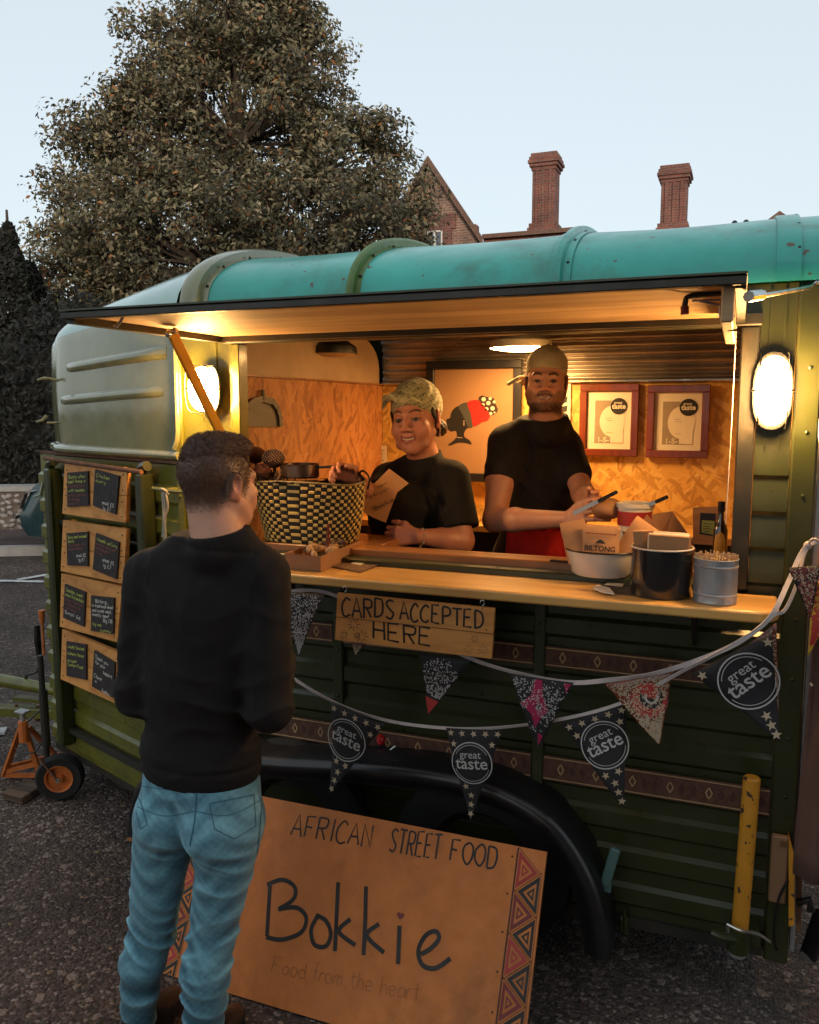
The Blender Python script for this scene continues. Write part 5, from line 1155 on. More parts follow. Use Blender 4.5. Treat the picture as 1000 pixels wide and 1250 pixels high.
def p_flower(put, w, h, cx):
    speckle(230, 0, .3, .003, 9, (-.3, -.18))(put, w, h, cx); speckle(230, 0, .32, .003, 10, (.25, -.3))(put, w, h, cx); speckle(60, 0, .16, .003, 11, (.02, -.62))(put, w, h, cx)
    put(poly2d([(-.08 * w, -.02 * h), (.03 * w, -.02 * h), (.06 * w, -.22 * h), (.16 * w, -.42 * h), (.05 * w, -.55 * h), (-.02 * w, -.7 * h), (-.1 * w, -.5 * h), (-.28 * w, -.38 * h), (-.12 * w, -.24 * h)]), 5, .0007)
    put(poly2d([(.02 * w, -.76 * h), (.10 * w, -.8 * h), (.04 * w, -.95 * h)]), 5, .0007); put(poly2d([(.36 * w, -.02 * h), (.47 * w, -.02 * h), (.4 * w, -.15 * h)]), 5, .0007)
def p_brown(put, w, h, cx):
    speckle(420, 1, 9, .0036, 12)(put, w, h, cx); c = (.08 * w, -h * .33)
    put(disc2d(*c, w * .25), 3, .0008); put(disc2d(c[0] + w * .05, c[1] + w * .03, w * .17), 2, .0011); put(ring2d(c[0] + w * .05, c[1] + w * .03, w * .07, w * .1), 0, .0014); put(ring2d(*c, w * .25, w * .28), 4, .0010)
    put(disc2d(cx * .7, -h * .78, w * .07), 3, .0008)
flag((347, 722), (396, 726), (362, 803), 'black and white speckled flag at the sleeve of the man in the black jacket', p_mesh, seed=5, curl=.006)
flag((420, 770), (456, 778), (432, 800), 'small patterned flag tip peeping out below the cards sign', speckle(60, 1, 9, .0028, 3), 'frame', y=fy + .05, seed=6)
flag((512, 797), (577, 806), (522, 874), 'black flag with a white speckled disc and a red tip', p_circle, y=fy + .045, seed=7)
flag((622, 822), (700, 834), (658, 913), 'black flag printed with a magenta flower and white speckles', p_flower, seed=8)
flag((738, 835), (820, 822), (806, 909), 'brown patterned flag with a red crescent', p_brown, 'frame', seed=9)
flag((915, 785), (948, 760), (951, 872), 'brown dotted flag half hidden behind the largest great taste flag', speckle(160, 1, 9, .0035, 13), 'frame', y=fy + .05, seed=10)
def p_dark(put, w, h, cx):
    speckle(80, 4, 9, .005, 14)(put, w, h, cx); speckle(70, 1, 9, .004, 15)(put, w, h, cx)
flag((962, 693), (1002, 690), (990, 758), 'dark flag with red and gold dots hanging by the knot at the corner post', p_dark, y=fy + .10, seed=11, curl=.006)
M['flagyellow'] = pmat('yellow_cloth', (.5, .28, .02), .8, bump=.2)
flag((992, 712), (1040, 700), (986, 803), 'yellow flag with red dots against the brown canvas at the picture edge', speckle(60, 3, 9, .008, 16), 'flagyellow', y=fy + .10, seed=12, curl=.006)
# cord tied on the latch bar
c = PY(208, 600, -.05) + Vector((0, -.03, 0)); t = c; mb = MB()
mb.tube(smoothpts([c + Vector((-.012, 0, .0)), c + Vector((-.006, -.012, .012)), c + Vector((.008, -.01, .008)), c + Vector((.012, 0, -.006))], 4), .006, 6)
for dx, ph in ((-.006, 0), (.008, 1), (.0, 2)): mb.tube(smoothpts([c + Vector((dx, -.008, 0)), c + Vector((dx * 1.4 + .004, -.006, -.05)), c + Vector((dx * .4, -.01, -.1)), c + Vector((dx - .006, -.006, -.16 - .02 * ph))], 5), .0042, 6)
tag(mb.build('tied_cord', M['rope']), 'frayed pale cord knotted on the latch bar behind the man in the black jacket', 'cord')

# ================================================================== things on the counter
CZ = 1.2445
# woven basket
def basket():
    A, B = PY(318, 600, .13), PY(440, 600, .13); cx = (A.x + B.x) / 2; cyy = .13; z0 = 1.286; z1 = PY(380, 590, .05).z; rx = (B.x - A.x) / 2 * 1.04; ry = .115
    t = thing('woven_basket', 'tall oval basket woven in yellow and black checks beside the cardboard tray', 'basket', (cx, cyy, z0))
    nc, nr = 58, 17; V = []; F = []; mi = []; k = 0; sub = [(0, 0), (1, 0), (1, 1), (0, 1)]
    def surf(u, v, o):
        a = 2 * PI * u / nc; s = .80 + .20 * (v / nr) ** .8; c, q = math.cos(a), math.sin(a)
        e = .72; ca = math.copysign(abs(c) ** e, c); sa = math.copysign(abs(q) ** e, q)
        return (cx + (rx * s + o) * ca + .006 * math.sin(a * 2 + v * .2), cyy + (ry * s + o) * sa, z0 + (z1 - z0) * v / nr + .004 * math.sin(a * 3) * v / nr)
    for i in range(nc):
        for j in range(nr):
            par = (i + j) % 2; o = .0028 if par else .0012; g = .05
            base = len(V)
            for (a, b) in sub: V.append(surf(i + (g if a == 0 else 1 - g), j + (g if b == 0 else 1 - g), -.001))
            for (a, b) in sub: V.append(surf(i + (.22 if a == 0 else .78), j + (.22 if b == 0 else .78), o))
            for q in range(4): F.append((base + q, base + (q + 1) % 4, base + 4 + (q + 1) % 4, base + 4 + q)); mi.append(par)
            F.append((base + 4, base + 5, base + 6, base + 7)); mi.append(par)
    ob = npmesh('woven_body', V, F, [pmat('straw_black', (.016, .014, .012), .45, bump=.2), pmat('straw_yellow', (.66, .48, .15), .45, bump=.2, var=.25, scale=60)], t, smooth=False, kind='stuff', mi=mi)
    mb = MB(); rows = [[Vector(surf(i * 2, v, -.004)) for v in (0, nr)] for i in range(nc // 2 + 1)]; mb.loft(rows); mb.poly([Vector(surf(i * 2, 0, -.004)) for i in range(nc // 2)]); mb.build('lining', M['dark'], t)
    mb = MB()
    mb.tube([Vector(surf(i, nr + .1, .001)) for i in range(0, nc)], .004, 6, closed=True); mb.build('rim', pmat('rim_straw', (.2, .14, .05), .5, bump=.3, bscale=300), t)
    mb = MB(); p = Vector(surf(4, nr, 0)); mb.tube(smoothpts([p, p + Vector((-.01, -.02, .025)), p + Vector((.01, -.03, .035)), p + Vector((.03, -.025, .01)), p + Vector((.02, -.02, -.03))], 4), .004, 6); mb.build('handle', M['dark'], t)
    return cx, cyy, z1
bx, by, bz = basket()
# dried flower heads standing in the basket
t = thing('dried_flower_heads', 'brown dried flower heads with a beaded pale dome standing out of the basket', 'flowers', (bx - .12, by, bz - .1))
rr = np.random.RandomState(12)
for k, (px, py, r, yy) in enumerate(((334, 560, .040, .10), (312, 556, .036, .12), (320, 575, .03, .06))):
    c = PY(px, py, yy); mb = MB(); mb.ball(c, (r, r, r * .85), seg=14); mb.tube([c - Vector((0, 0, r * .6)), Vector((c.x + .01, c.y + .02, bz - .12))], .005, 6); hd_ = mb.build('flower_head', pmat('dried_brown', (.11, .045, .025), .85, bump=1, bscale=160), t)
    mb = MB(); n = 150
    for i in range(n):
        ph = math.acos(1 - 2 * (i + .5) / n * .62); th = i * 2.39996; d = Vector((math.sin(ph) * math.cos(th), math.sin(ph) * math.sin(th), math.cos(ph)))
        p = c + Vector((d.x * r, d.y * r, d.z * r * .85)); mb.ball(p, .0026, mi=0, seg=5)
    mb.build('seed_bead', pmat('bead', (.42, .3, .2) if k == 0 else (.2, .07, .04), .6, bump=0), hd_, kind='stuff')
mb = MB()
for k in range(46):
    a = rr.uniform(0, 2 * PI); c = Vector((bx - .14 + rr.uniform(-.05, .05), by - .02 + rr.uniform(-.05, .05), bz - .06)); e = c + Vector((.04 * math.cos(a), .03 * math.sin(a), rr.uniform(.06, .12))); mb.ribbon(smoothpts([c, (c + e) / 2 + Vector((0, -.006, .006)), e], 3), .006, (0, -1, .3), 0)
mb.build('dry_leaf', pmat('dry_stalk', (.09, .045, .02), .8, bump=.1), t, kind='stuff', smooth=0)
# saucepan with its handle to the right
c = PY(370, 573, .12); t = thing('saucepan', 'dark saucepan resting on the basket rim, its handle held by the woman', 'pan', c)
mb = MB(); r = .062; c = PY(366, 583, .12); mb.lathe([(0, 0), (r * .92, 0), (r, .006), (r, .048), (r + .004, .05), (r - .003, .05), (r - .004, .008), (0, .006)], c, seg=30, sx=1.15); mb.build('pan_body', pmat('worn_pan', (.12, .08, .06), .3, metal=.8, bump=.2, bscale=60), t)
mb = MB(); a = c + Vector((r * 1.12, 0, .038)); b = PY(412, 569, .12); mb.bar(a, b, .018, .009, bev=.003); mb.build('pan_handle', M['black'], t)
PANH = b
mb = MB(); mb.lathe([(0, .0), (.095, 0), (.1, .006), (.094, .008), (0, .004)], PY(362, 588, .10), seg=30); tag(mb.build('tin_lid', M['blackenamel']), 'flat black lid lying across the basket rim under the saucepan', 'lid')

# cardboard tray with food
A, B, C_ = PZ(352, 694, CZ), PZ(392, 698, CZ), PZ(437, 678, CZ); D_ = A + C_ - B
t = thing('food_tray', 'open cardboard tray of food on the counter in front of the basket', 'tray', (A + C_) / 2)
cen = (A + C_) / 2; up = Vector((0, 0, .052)); W4 = [A, B, C_, D_]; O4 = [q + (q - cen) * .10 + up for q in W4]; mb = MB()
for i in range(4):
    j = (i + 1) % 4; inn = lambda q: q + (cen - q).normalized() * .003
    mb.loft([[W4[i], W4[j], inn(W4[j]) + Vector((0, 0, .002)), inn(W4[i]) + Vector((0, 0, .002))], [O4[i], O4[j], inn(O4[j]), inn(O4[i])]], closed=True, cap=True)
mb.prism([q + Vector((0, 0, .001)) for q in W4], (0, 0, .002)); mb.build('carton', M['card'], t, smooth=0)
rr = random.Random(3)
fm = [pmat('crisp_bread', (.45, .27, .12), .7, bump=.6, bscale=90), pmat('grilled_meat', (.07, .03, .015), .5, bump=.8, bscale=90), pmat('pale_filling', (.42, .30, .18), .7, bump=.5)]
for k in range(15):
    f, g = rr.uniform(.18, .82), rr.uniform(.2, .8); p = A.lerp(B, f).lerp(D_.lerp(C_, f), g) + Vector((0, 0, rr.uniform(.03, .058))); mb = MB()
    mb.ball(p, (rr.uniform(.014, .026), rr.uniform(.010, .018), rr.uniform(.010, .016)), seg=8, rot=Matrix.Rotation(rr.uniform(0, 3), 4, 'Z') @ Matrix.Rotation(rr.uniform(-.6, .6), 4, 'X'))
    for v in mb.bm.verts: v.co += Vector(noise.noise_vector(v.co * 60)) * .004
    mb.build('morsel', fm[0 if k < 6 else (1 if k < 11 else 2)], t)
mb = MB(); p = PY(393, 655, .0); p.z = CZ + .04; q = PY(393, 625, -.10); mb.tube([A.lerp(C_, .55) + Vector((0, 0, .04)), A.lerp(C_, .55) + Vector((0, .005, .125))], .004, 6); mb.build('wooden_pick', M['maroon'], t)
# leaflets
def flatcard(name, pts, h, mats, label, cat, extra=None):
    mb = MB(); P = [PZ(x, y, CZ + .0003) for x, y in pts]; mb.prism(P, (0, 0, h))
    if extra: mb.prism([PZ(x, y, CZ + h + .0008) for x, y in extra], (0, 0, .001), mi=1)
    return tag(mb.build(name, mats, smooth=0), label, cat)
flatcard('beer_mat', [(405, 692), (440, 699), (463, 690), (430, 684)], .003, [pmat('brown_card', (.14, .08, .045), .6, var=.5, scale=60), M['whitepaper']], 'brown printed card with a white slip on the counter by the tray', 'card', [(428, 688), (440, 690), (446, 687), (434, 685)])
flatcard('leaflet', [(728, 722), (775, 727), (778, 716), (735, 712)], .002, [pmat('dark_leaflet', (.05, .045, .04), .5, var=.7, scale=50), M['whitepaper']], 'dark folded leaflets lying on the counter before the white bowl', 'leaflet', [(738, 714), (760, 716), (762, 713), (742, 711.5)])
mb = MB(); P = [PZ(x, y, CZ + .004) for x, y in ((724, 719), (736, 724), (750, 726), (744, 719), (730, 715))]; mb.prism(P, (0, 0, .004)); o = mb.build('crumpled_napkin', M['whitepaper'])
tag(o, 'small crumpled yellowish napkin on the counter edge', 'napkin')

# white enamel bowl with paper bags
wz = 1.284
def zat(px, py, y): return PY(px, py, y)
c = PY(735, 706, .02); c.y = .05; c.z = CZ + .02; L_ = PY(691, 676, -.01); R_ = PY(779, 676, -.01); rx = (R_.x - L_.x) / 2; cx = (L_.x + R_.x) / 2; zt = PY(735, 676, -.09).z
bz_ = 1.2635; t = thing('enamel_bowl', 'oval white enamel bowl with a dark rim holding brown paper bags', 'bowl', (cx, -.01, bz_))
ry = .085
mb = MB(); c0 = Vector((cx, -.01, bz_)); H = zt - bz_; mb.lathe([(0, 0), (rx * .74, 0), (rx * .82, H * .12), (rx * .99, H), (rx * .96, H), (rx * .79, H * .16), (0, .008)], c0, seg=40, sy=ry / rx); mb.build('bowl_body', M['enamel'], t)
mb = MB(); mb.tube([c0 + Vector((rx * math.cos(a), ry * math.sin(a), H)) for a in np.linspace(0, 2 * PI, 41)[:-1]], .0028, 6, closed=True); mb.build('rim', M['black'], t)
def paper_bag(cx_, y, zb, w, h, ang, tilt, label, text=None, seed=0):
    r_ = random.Random(seed); t = thing('paper_bag', label, 'paper bag', (cx_, y, zb), 'brown paper bags in the white bowl')
    q = Matrix.Translation((cx_, y, zb)) @ Matrix.Rotation(ang, 4, 'Z') @ Matrix.Rotation(tilt, 4, 'Y') @ Matrix.Rotation(-.12, 4, 'X'); mb = MB(); rows = []
    for i in range(6):
        f = i / 5; th = .016 * (1 - f) + .003; row = []
        for j in range(7): g = j / 6 - .5; row.append(q @ Vector((g * w, -th * (1 - (2 * g) ** 2) - .002, f * h + (.004 * math.sin(j * 2.5 + seed) if i == 5 else 0))))
        for j in range(6, -1, -1): g = j / 6 - .5; row.append(q @ Vector((g * w, th * (1 - (2 * g) ** 2) + .002, f * h + (.006 if i == 5 else 0))))
        rows.append(row)
    mb.loft(rows, closed=True, cap=True)
    for v in mb.bm.verts: v.co += Vector(noise.noise_vector(v.co * 25)) * .003
    mb.build('bag', M['paper'], t, smooth=50)
    if text:
        mb = MB(); nn = -.021
        def fn(a, b): return q @ Vector((a, -(.016 * (1 - b / h) + .003) - .0065, b))
        put2d(mb, shift2d(font_mesh(text, .03), 0, h * .40, .021), fn, 0)
        put2d(mb, poly2d([(-.016, h * .55), (.016, h * .55), (.003, h * .66), (-.003, h * .66)]), fn, 0)
        for a in range(-5, 6): put2d(mb, poly2d([(a * .008 - .003, h * .80), (a * .008 + .003, h * .80), (a * .008 + .003, h * .83), (a * .008 - .003, h * .83)]), fn, 1)
        mb.build('print', [M['ink'], M['maroon']], t, smooth=0)
paper_bag(cx - .055, -.03, wz + .02, .075, .115, .1, -.28, 'brown paper bag leaning out of the white bowl towards the red apron', None, 1)
paper_bag(cx - .0, -.045, wz + .02, .105, .105, .05, .03, 'brown paper bag printed BILTONG in black at the front of the white bowl', 'BILTONG', 2)
paper_bag(cx + .07, .01, wz + .03, .09, .115, -.2, .55, 'crumpled brown paper bag tipping towards the black pot', None, 3)
# black enamel pot
L_, R_ = PY(771, 700, -.12), PY(846, 700, -.12); cx = (L_.x + R_.x) / 2; rx = (R_.x - L_.x) / 2; c0 = Vector((cx, -.135, CZ)); H = PY(808, 672, -.2).z - CZ
t = thing('black_pot', 'black enamel pot with a white rim holding wrapped cutlery on the counter', 'pot', c0)
mb = MB(); ry = .078; mb.lathe([(0, 0), (rx * .97, 0), (rx, .006), (rx, H), (rx * .97, H), (rx * .965, .01), (0, .006)], c0, seg=44, sy=ry / rx); mb.build('pot_body', M['blackenamel'], t)
mb = MB(); mb.tube([c0 + Vector((rx * math.cos(a), ry * math.sin(a), H)) for a in np.linspace(0, 2 * PI, 45)[:-1]], .0026, 6, closed=True); mb.build('rim', M['enamel'], t)
tp = thing('napkin_packs', 'stack of wrapped napkins and cutlery standing in the black pot', 'napkins', c0 + Vector((0, 0, H - .03)))
for k in range(9):
    mb = MB(); mb.box(c0 + Vector((.018 + rr.uniform(-.004, .004), -.03 + k * .0085, H + .006 + rr.uniform(-.003, .006))), (.105, .006, .06), rot=Matrix.Rotation(rr.uniform(-.04, .04), 4, 'Y') @ Matrix.Rotation(.12, 4, 'X'), bev=.0015); mb.build('napkin', M['whitepaper'] if k % 3 else M['paper'], tp, smooth=0)
for k in range(4):
    mb = MB(); b = c0 + Vector((-.062 + k * .007, -.01 + k * .006, H - .02)); mb.loft([[b + Vector((-.010, 0, 0)), b + Vector((.010, 0, 0)), b + Vector((.008, .006, 0)), b + Vector((-.008, .006, 0))], [b + Vector((-.016, -.004, .06)), b + Vector((.016, -.002, .062)), b + Vector((.013, .008, .064)), b + Vector((-.014, .008, .062))]], closed=True, cap=True); mb.build('paper_sleeve', M['paper'], tp, smooth=0)
# tin of wooden cutlery
L_, R_ = PY(847, 705, -.16), PY(901, 705, -.16); cx = (L_.x + R_.x) / 2; r = (R_.x - L_.x) / 2; c0 = Vector((cx, -.17, CZ)); H = PY(874, 681, -.17).z - CZ
t = thing('grey_tin', 'grey zinc tin full of wooden forks at the end of the counter', 'tin', c0)
mb = MB(); pr = [(0, 0), (r, 0), (r + .001, .004), (r, .008)] + [q for z in (.2, .84) for q in ((r, H * z - .003), (r + .0018, H * z), (r, H * z + .003))] + [(r, H), (r - .0025, H), (r - .003, .006), (0, .005)]
mb.lathe(pr, c0, seg=40); mb.build('tin_body', M['tin'], t, smooth=25)
mb = MB(); mb.tube([c0 + Vector((r * math.cos(a), r * math.sin(a), H)) for a in np.linspace(0, 2 * PI, 41)[:-1]], .0018, 6, closed=True); mb.build('rim', M['tin'], t)
wf = thing('wooden_forks', 'tight bunch of pale wooden forks standing in the grey tin', 'forks', c0 + Vector((0, 0, .02)))
wm = wood_mat('birch', (.55, .38, .2), (.42, .26, .12), .7, 2, 30)
for k in range(64):
    a = k * 2.39996; q = r * .86 * math.sqrt((k + .5) / 64); p = c0 + Vector((q * math.cos(a), q * math.sin(a), .03)); top_ = p + Vector((.006 * math.cos(a), .006 * math.sin(a), H - .03 + rr.uniform(.002, .014))); mb = MB()
    mb.bar(p, top_, .009, .0018, up=(math.cos(a + 1.2), math.sin(a + 1.2), 0)); mb.build('fork', wm, wf, smooth=0)

# further back on the right: bottle, framed label, boxes, bucket, knives
c = PY(879, 663, .16); c.z = wz; zt = PY(879, 612, .16).z; t = thing('sauce_bottle', 'dark sauce bottle with an oval yellow label beside the hatch post', 'bottle', c); H = zt - wz
mb = MB(); r = .021; mb.lathe([(0, 0), (r, .0), (r, H * .55), (r * .75, H * .64), (r * .42, H * .72), (r * .42, H * .84), (0, H * .84)], c, seg=24); mb.build('glass_body', pmat('brown_glass', (.02, .01, .006), .08, bump=0, coat=1), t)
mb = MB(); mb.lathe([(0, H), (r * .5, H), (r * .52, H * .86), (r * .45, H * .842), (0, H * .842)], c, seg=20); mb.build('cap', M['black'], t)
mb = MB(); rows = []
for i in range(9):
    f = i / 8 * 2 - 1; hw = math.sqrt(max(0, 1 - f * f)) * .85; rows.append([c + Vector(((r + .0006) * math.sin(g * hw), -(r + .0006) * math.cos(g * hw), H * (.30 + .25 * f))) for g in np.linspace(-1, 1, 9) + 1e-4])
mb.loft(rows); mb.build('label', pmat('amber_label', (.6, .3, .04), .5, bump=0), t)
t = thing('label_stand', 'small timber stand with a black and green card propped against the hatch end', 'card stand', PY(862, 660, .26))
mb = MB(); P = [PY(x, y, .26) for x, y in ((846, 620), (880, 618), (880, 666), (846, 664))]; mb.prism(P, (0, .012, 0)); mb.build('stand', M['board'], t)
mb = MB(); P = [PY(x, y, .258) for x, y in ((855, 626), (874, 627), (873, 655), (854, 652))]; mb.prism(P, (0, .0018, 0)); P = [PY(x, y, .2565) for x, y in ((857, 635), (872.5, 636), (872, 653), (856.5, 650))]; mb.prism(P, (0, .001, 0), mi=1)
for k in range(4): a, b = PY(858.5, 639 + k * 3, .2555), PY(870 - k % 2 * 3, 640 + k * 3, .2555); mb.ribbon([a, b], .002, (0, -1, 0), 0, 0)
mb.build('printed_card', [M['ink'], pmat('lime_print', (.35, .36, .06), .6, bump=0)], t, smooth=0)
# bucket with red and white label
c = PY(775, 648, .28); c.z = wz; t = thing('sauce_bucket', 'white lidded bucket with a red and cream label behind the open carton', 'bucket', c); H = PY(775, 622, .20).z - wz; r = .058
mb = MB(); mb.lathe([(0, 0), (r * .86, 0), (r * .97, H)], c, seg=36); mb.build('bucket_body', M['white'], t)
mb = MB(); mb.lathe([(r * .97, H), (r * 1.05, H), (r * 1.05, H + .012), (r * .9, H + .014), (r * .88, H + .009), (0, H + .010)], c, seg=36); mb.build('lid', M['white'], t)
mb = MB(); rr_ = r * .965
for (a0, a1, z0, z1, mi, o) in ((-1.3, 1.3, .62, .92, 0, .001), (-1.2, 1.2, .28, .60, 1, .001)):
    rows = []
    for a in np.linspace(a0, a1, 14): rows.append([c + Vector(((rr_ + o) * math.sin(a), -(rr_ + o) * math.cos(a), H * z)) for z in (z0, z1)])
    mb.loft(rows, mi=mi)
def fb(a, b): an = a / rr_ - .25; return c + Vector(((rr_ + .0025) * math.sin(an), -(rr_ + .0025) * math.cos(an), H * .44 + b))
put2d(mb, shift2d(font_mesh("TIM'", .03), 0, 0, .024), fb, 2)
mb.build('label', [M['red'], M['whitepaper'], M['ink']], t, smooth=0)
# open carton
t = thing('open_carton', 'open cardboard carton with raised flaps behind the black pot', 'carton', PY(800, 668, .2)); mb = MB()
def flap(pts, y0, y1=None, th=.004):
    P = [PY(x, y, yy) for (x, y), yy in zip(pts, y0)]; n = (P[1] - P[0]).cross(P[2] - P[0]).normalized() * th; return P, n
for pts, ys in ((((762, 668), (790, 628), (818, 662), (812, 676)), (.17, .15, .17, .18)), (((808, 668), (822, 626), (846, 660), (850, 676)), (.2, .24, .26, .26)), (((796, 628), (822, 624), (812, 664), (802, 660)), (.22, .25, .24, .22)), (((845, 660), (850, 676), (812, 680), (818, 668)), (.26, .25, .17, .2))):
    P, n = flap(pts, ys); mb = MB(); mb.prism(P, n); mb.build('flap', M['card'], t, smooth=0)
mb = MB(); a = PY(765, 676, .17); mb.box2((a.x, .17, wz), (PY(848, 676, .2).x, .27, wz + .03)); mb.build('carton_body', M['card'], t, smooth=0)
# knives
for (p, q, hp, lab) in (((700, 627), (730, 612), (754, 600), 'dark handled knife raised above the round bread'), ((782, 620), (800, 613), (816, 606), 'kitchen knife lying across the lid of the white bucket')):
    y = .24; a, b, h = PY(*p, y), PY(*q, y), PY(*hp, y); t = thing('kitchen_knife', lab, 'knife', b, 'kitchen knives')
    mb = MB(); mb.bar(a, b, .014, .0016, up=(0, 1, 0)); mb.build('blade', M['steel'], t); mb = MB(); mb.bar(b, h, .012, .012, up=(0, 1, 0), bev=.003); mb.build('handle', M['black'], t)
mb = MB(); a, b = PZ(672, 684, wz + .006), PZ(694, 686, wz + .006); mb.bar(a, b, .016, .006, bev=.002); tag(mb.build('black_clip', M['black']), 'small black object lying on the worktop before the white bowl', 'clip')

# ================================================================== things hung inside
def picture(name, label, cat, px, frame, fw_, y=1.332, group=None, fm='frame'):
    A, B, C_ = PY(px[0], px[1], y), PY(px[2], px[1], y), PY(px[0], px[3], y); t = thing(name, label, cat, (A + B) / 2, group); x0, x1, z1, z0 = A.x, B.x, A.z, C_.z
    mb = MB(); mb.box2((x0, y - .012, z1 - fw_), (x1, y + .012, z1), bev=.003); mb.box2((x0, y - .012, z0), (x1, y + .012, z0 + fw_), bev=.003); mb.box2((x0, y - .012, z0 + fw_), (x0 + fw_, y + .012, z1 - fw_), bev=.003); mb.box2((x1 - fw_, y - .012, z0 + fw_), (x1, y + .012, z1 - fw_), bev=.003)
    mb.build('frame', M[fm], t, smooth=20); return t, x0 + fw_, x1 - fw_, z0 + fw_, z1 - fw_, y
for i, (px, lab) in enumerate((((709, 469, 781, 556), 'framed great taste certificate nearest the man in the cap'), ((791, 470, 868, 558), 'framed great taste certificate nearest the hatch post'))):
    t, x0, x1, z0, z1, y = picture('framed_certificate', lab, 'certificate', px, 'frame', .032, group='framed certificates on the back wall')
    mb = MB(); mb.box2((x0, y + .002, z0), (x1, y + .006, z1)); mb.build('mount', M['whitepaper'], t)
    w, h = x1 - x0, z1 - z0; mb = MB(); cxx, czz = (x0 + x1) / 2, (z0 + z1) / 2
    f = lambda l: (lambda a, b: Vector((cxx + a, y + .001 - l, czz + b)))
    put2d(mb, poly2d([(-w * .32, -h * .40), (w * .34, -h * .40), (w * .34, h * .34), (-w * .32, h * .34)]), f(0), 0)
    put2d(mb, disc2d(w * .08, -h * .02, w * .36, 30, .8), f(.0004), 1); put2d(mb, poly2d([(w * .05, -h * .39), (w * .33, -h * .39), (w * .33, h * .33), (w * .05, h * .33)]), f(.0005), 1)
    put2d(mb, disc2d(w * .22, h * .24, w * .19), f(.001), 2); put2d(mb, shift2d(font_mesh('taste', .03), w * .22, h * .235, w * .155), f(.0016), 1); put2d(mb, shift2d(font_mesh('great', .01), w * .2, h * .30, w * .09), f(.0016), 1)
    for k, (a, b) in enumerate(((.0, .03), (.02, -.01), (.02, -.22))): put2d(mb, poly2d([(w * (a - .07), h * b), (w * (a + .07), h * b), (w * (a + .07), h * (b + .008)), (w * (a - .07), h * (b + .008))]), f(.001), 0)
    put2d(mb, shift2d(font_mesh('1-S-1', .02), -w * .08, -h * .345, w * .17), f(.001), 1)
    mb.build('print', [M['greyprint'], M['whitepaper'], M['ink']], t, smooth=0)
# painting of a woman's profile with a wrapped headdress
t, x0, x1, z0, z1, y = picture('framed_painting', 'black framed picture of a dark profile in a red headwrap on the back wall', 'painting', (521, 441, 638, 586), 'blackframe', .040, y=1.308, fm='blackframe')
mb = MB(); mb.box2((x0, y + .002, z0), (x1, y + .006, z1)); mb.build('paper', M['artpaper'], t)
mb = MB(); I = lambda l: (lambda a, b: Vector(PY(520 + a * .144, 420 + b * .144, y + .001 - l)))
def im(pts, mi, l): 
    P = smoothpts([(a, b, 0) for a, b in pts], 3, closed=True); cx_ = sum(p.x for p in P) / len(P); cy__ = sum(p.y for p in P) / len(P)
    me = bmesh.new(); vs = [me.verts.new(p) for p in P]; fc = me.faces.new(vs); r = bmesh.ops.triangulate(me, faces=[fc]); V2 = [(v.co.x, v.co.y) for v in me.verts]; me.verts.index_update(); F2 = [tuple(v.index for v in q.verts) for q in me.faces]; me.free(); put2d(mb, (V2, F2), I(l), mi)
im([(290, 520), (240, 545), (212, 590), (205, 625), (175, 640), (180, 690), (190, 725), (215, 742), (250, 735), (262, 760), (258, 790), (225, 825), (186, 855), (215, 858), (250, 842), (290, 835), (340, 840), (388, 850), (370, 815), (330, 790), (325, 755), (350, 715), (395, 700), (370, 600), (340, 530)], 0, .0)
im([(275, 530), (305, 505), (350, 497), (380, 560), (400, 690), (360, 705), (330, 640), (300, 580)], 1, .0006)
im([(350, 497), (430, 472), (470, 500), (520, 560), (545, 610), (520, 650), (480, 660), (430, 690), (398, 690), (380, 590)], 2, .0012)
im([(445, 465), (475, 435), (505, 445), (540, 450), (575, 460), (585, 490), (600, 525), (612, 560), (590, 590), (560, 605), (540, 600), (500, 545)], 3, .0006)
for a, b, r_ in ((490, 468, 18), (530, 500, 18), (565, 545, 18), (545, 462, 13), (515, 550, 16), (550, 590, 14), (580, 490, 12), (484, 515, 14), (582, 580, 8)): put2d(mb, disc2d(a, b, r_, 14), I(.0012), 4)
put2d(mb, poly2d([(262, 788), (310, 792), (310, 797), (262, 794)]), I(.0008), 5)
for b in (655, 672, 685): put2d(mb, disc2d(322, b, 6, 8), I(.0012), 5)
mb.build('profile_print', [M['ink'], pmat('grey_ink', (.05, .05, .045), .7, bump=0), M['red'], pmat('dark_brown_ink', (.03, .015, .01), .7, bump=0), M['whitepaper'], M['gold']], t, smooth=0)
# papers pinned to the boards
mb = MB(); P = [PY(x, y, 1.338) for x, y in ((453, 544), (472, 544), (472, 588), (453, 590))]; mb.prism(P, (0, .002, 0)); mb.prism([PY(x, y, 1.3355) for x, y in ((454, 546), (456, 546), (456, 588), (454, 588))], (0, .001, 0), mi=1)
for k in range(9): a, b = PY(459, 550 + k * 4, 1.336), PY(469 - (k % 3), 550 + k * 4, 1.336); mb.ribbon([a, b], .004, (0, -1, 0), 2, 0)
tag(mb.build('pinned_notice', [M['whitepaper'], M['red'], M['greyprint']], smooth=0), 'printed notice with a red edge pinned in the corner behind the woman', 'notice')
mb = MB(); P = [PY(x, y, 1.338) for x, y in ((682, 468), (697, 468), (696, 530), (682, 526))]; mb.prism(P, (0, .002, 0))
for k in range(5):
    mb.prism([PY(685, 474 + k * 11, 1.3365), PY(693, 473 + k * 11, 1.3365), PY(692, 480 + k * 11, 1.3365), PY(685, 482 + k * 11, 1.3365)], (0, .001, 0), mi=1)
tag(mb.build('striped_poster', [M['whitepaper'], M['ink']], smooth=0), 'narrow black and white poster just behind the bearded man', 'poster')
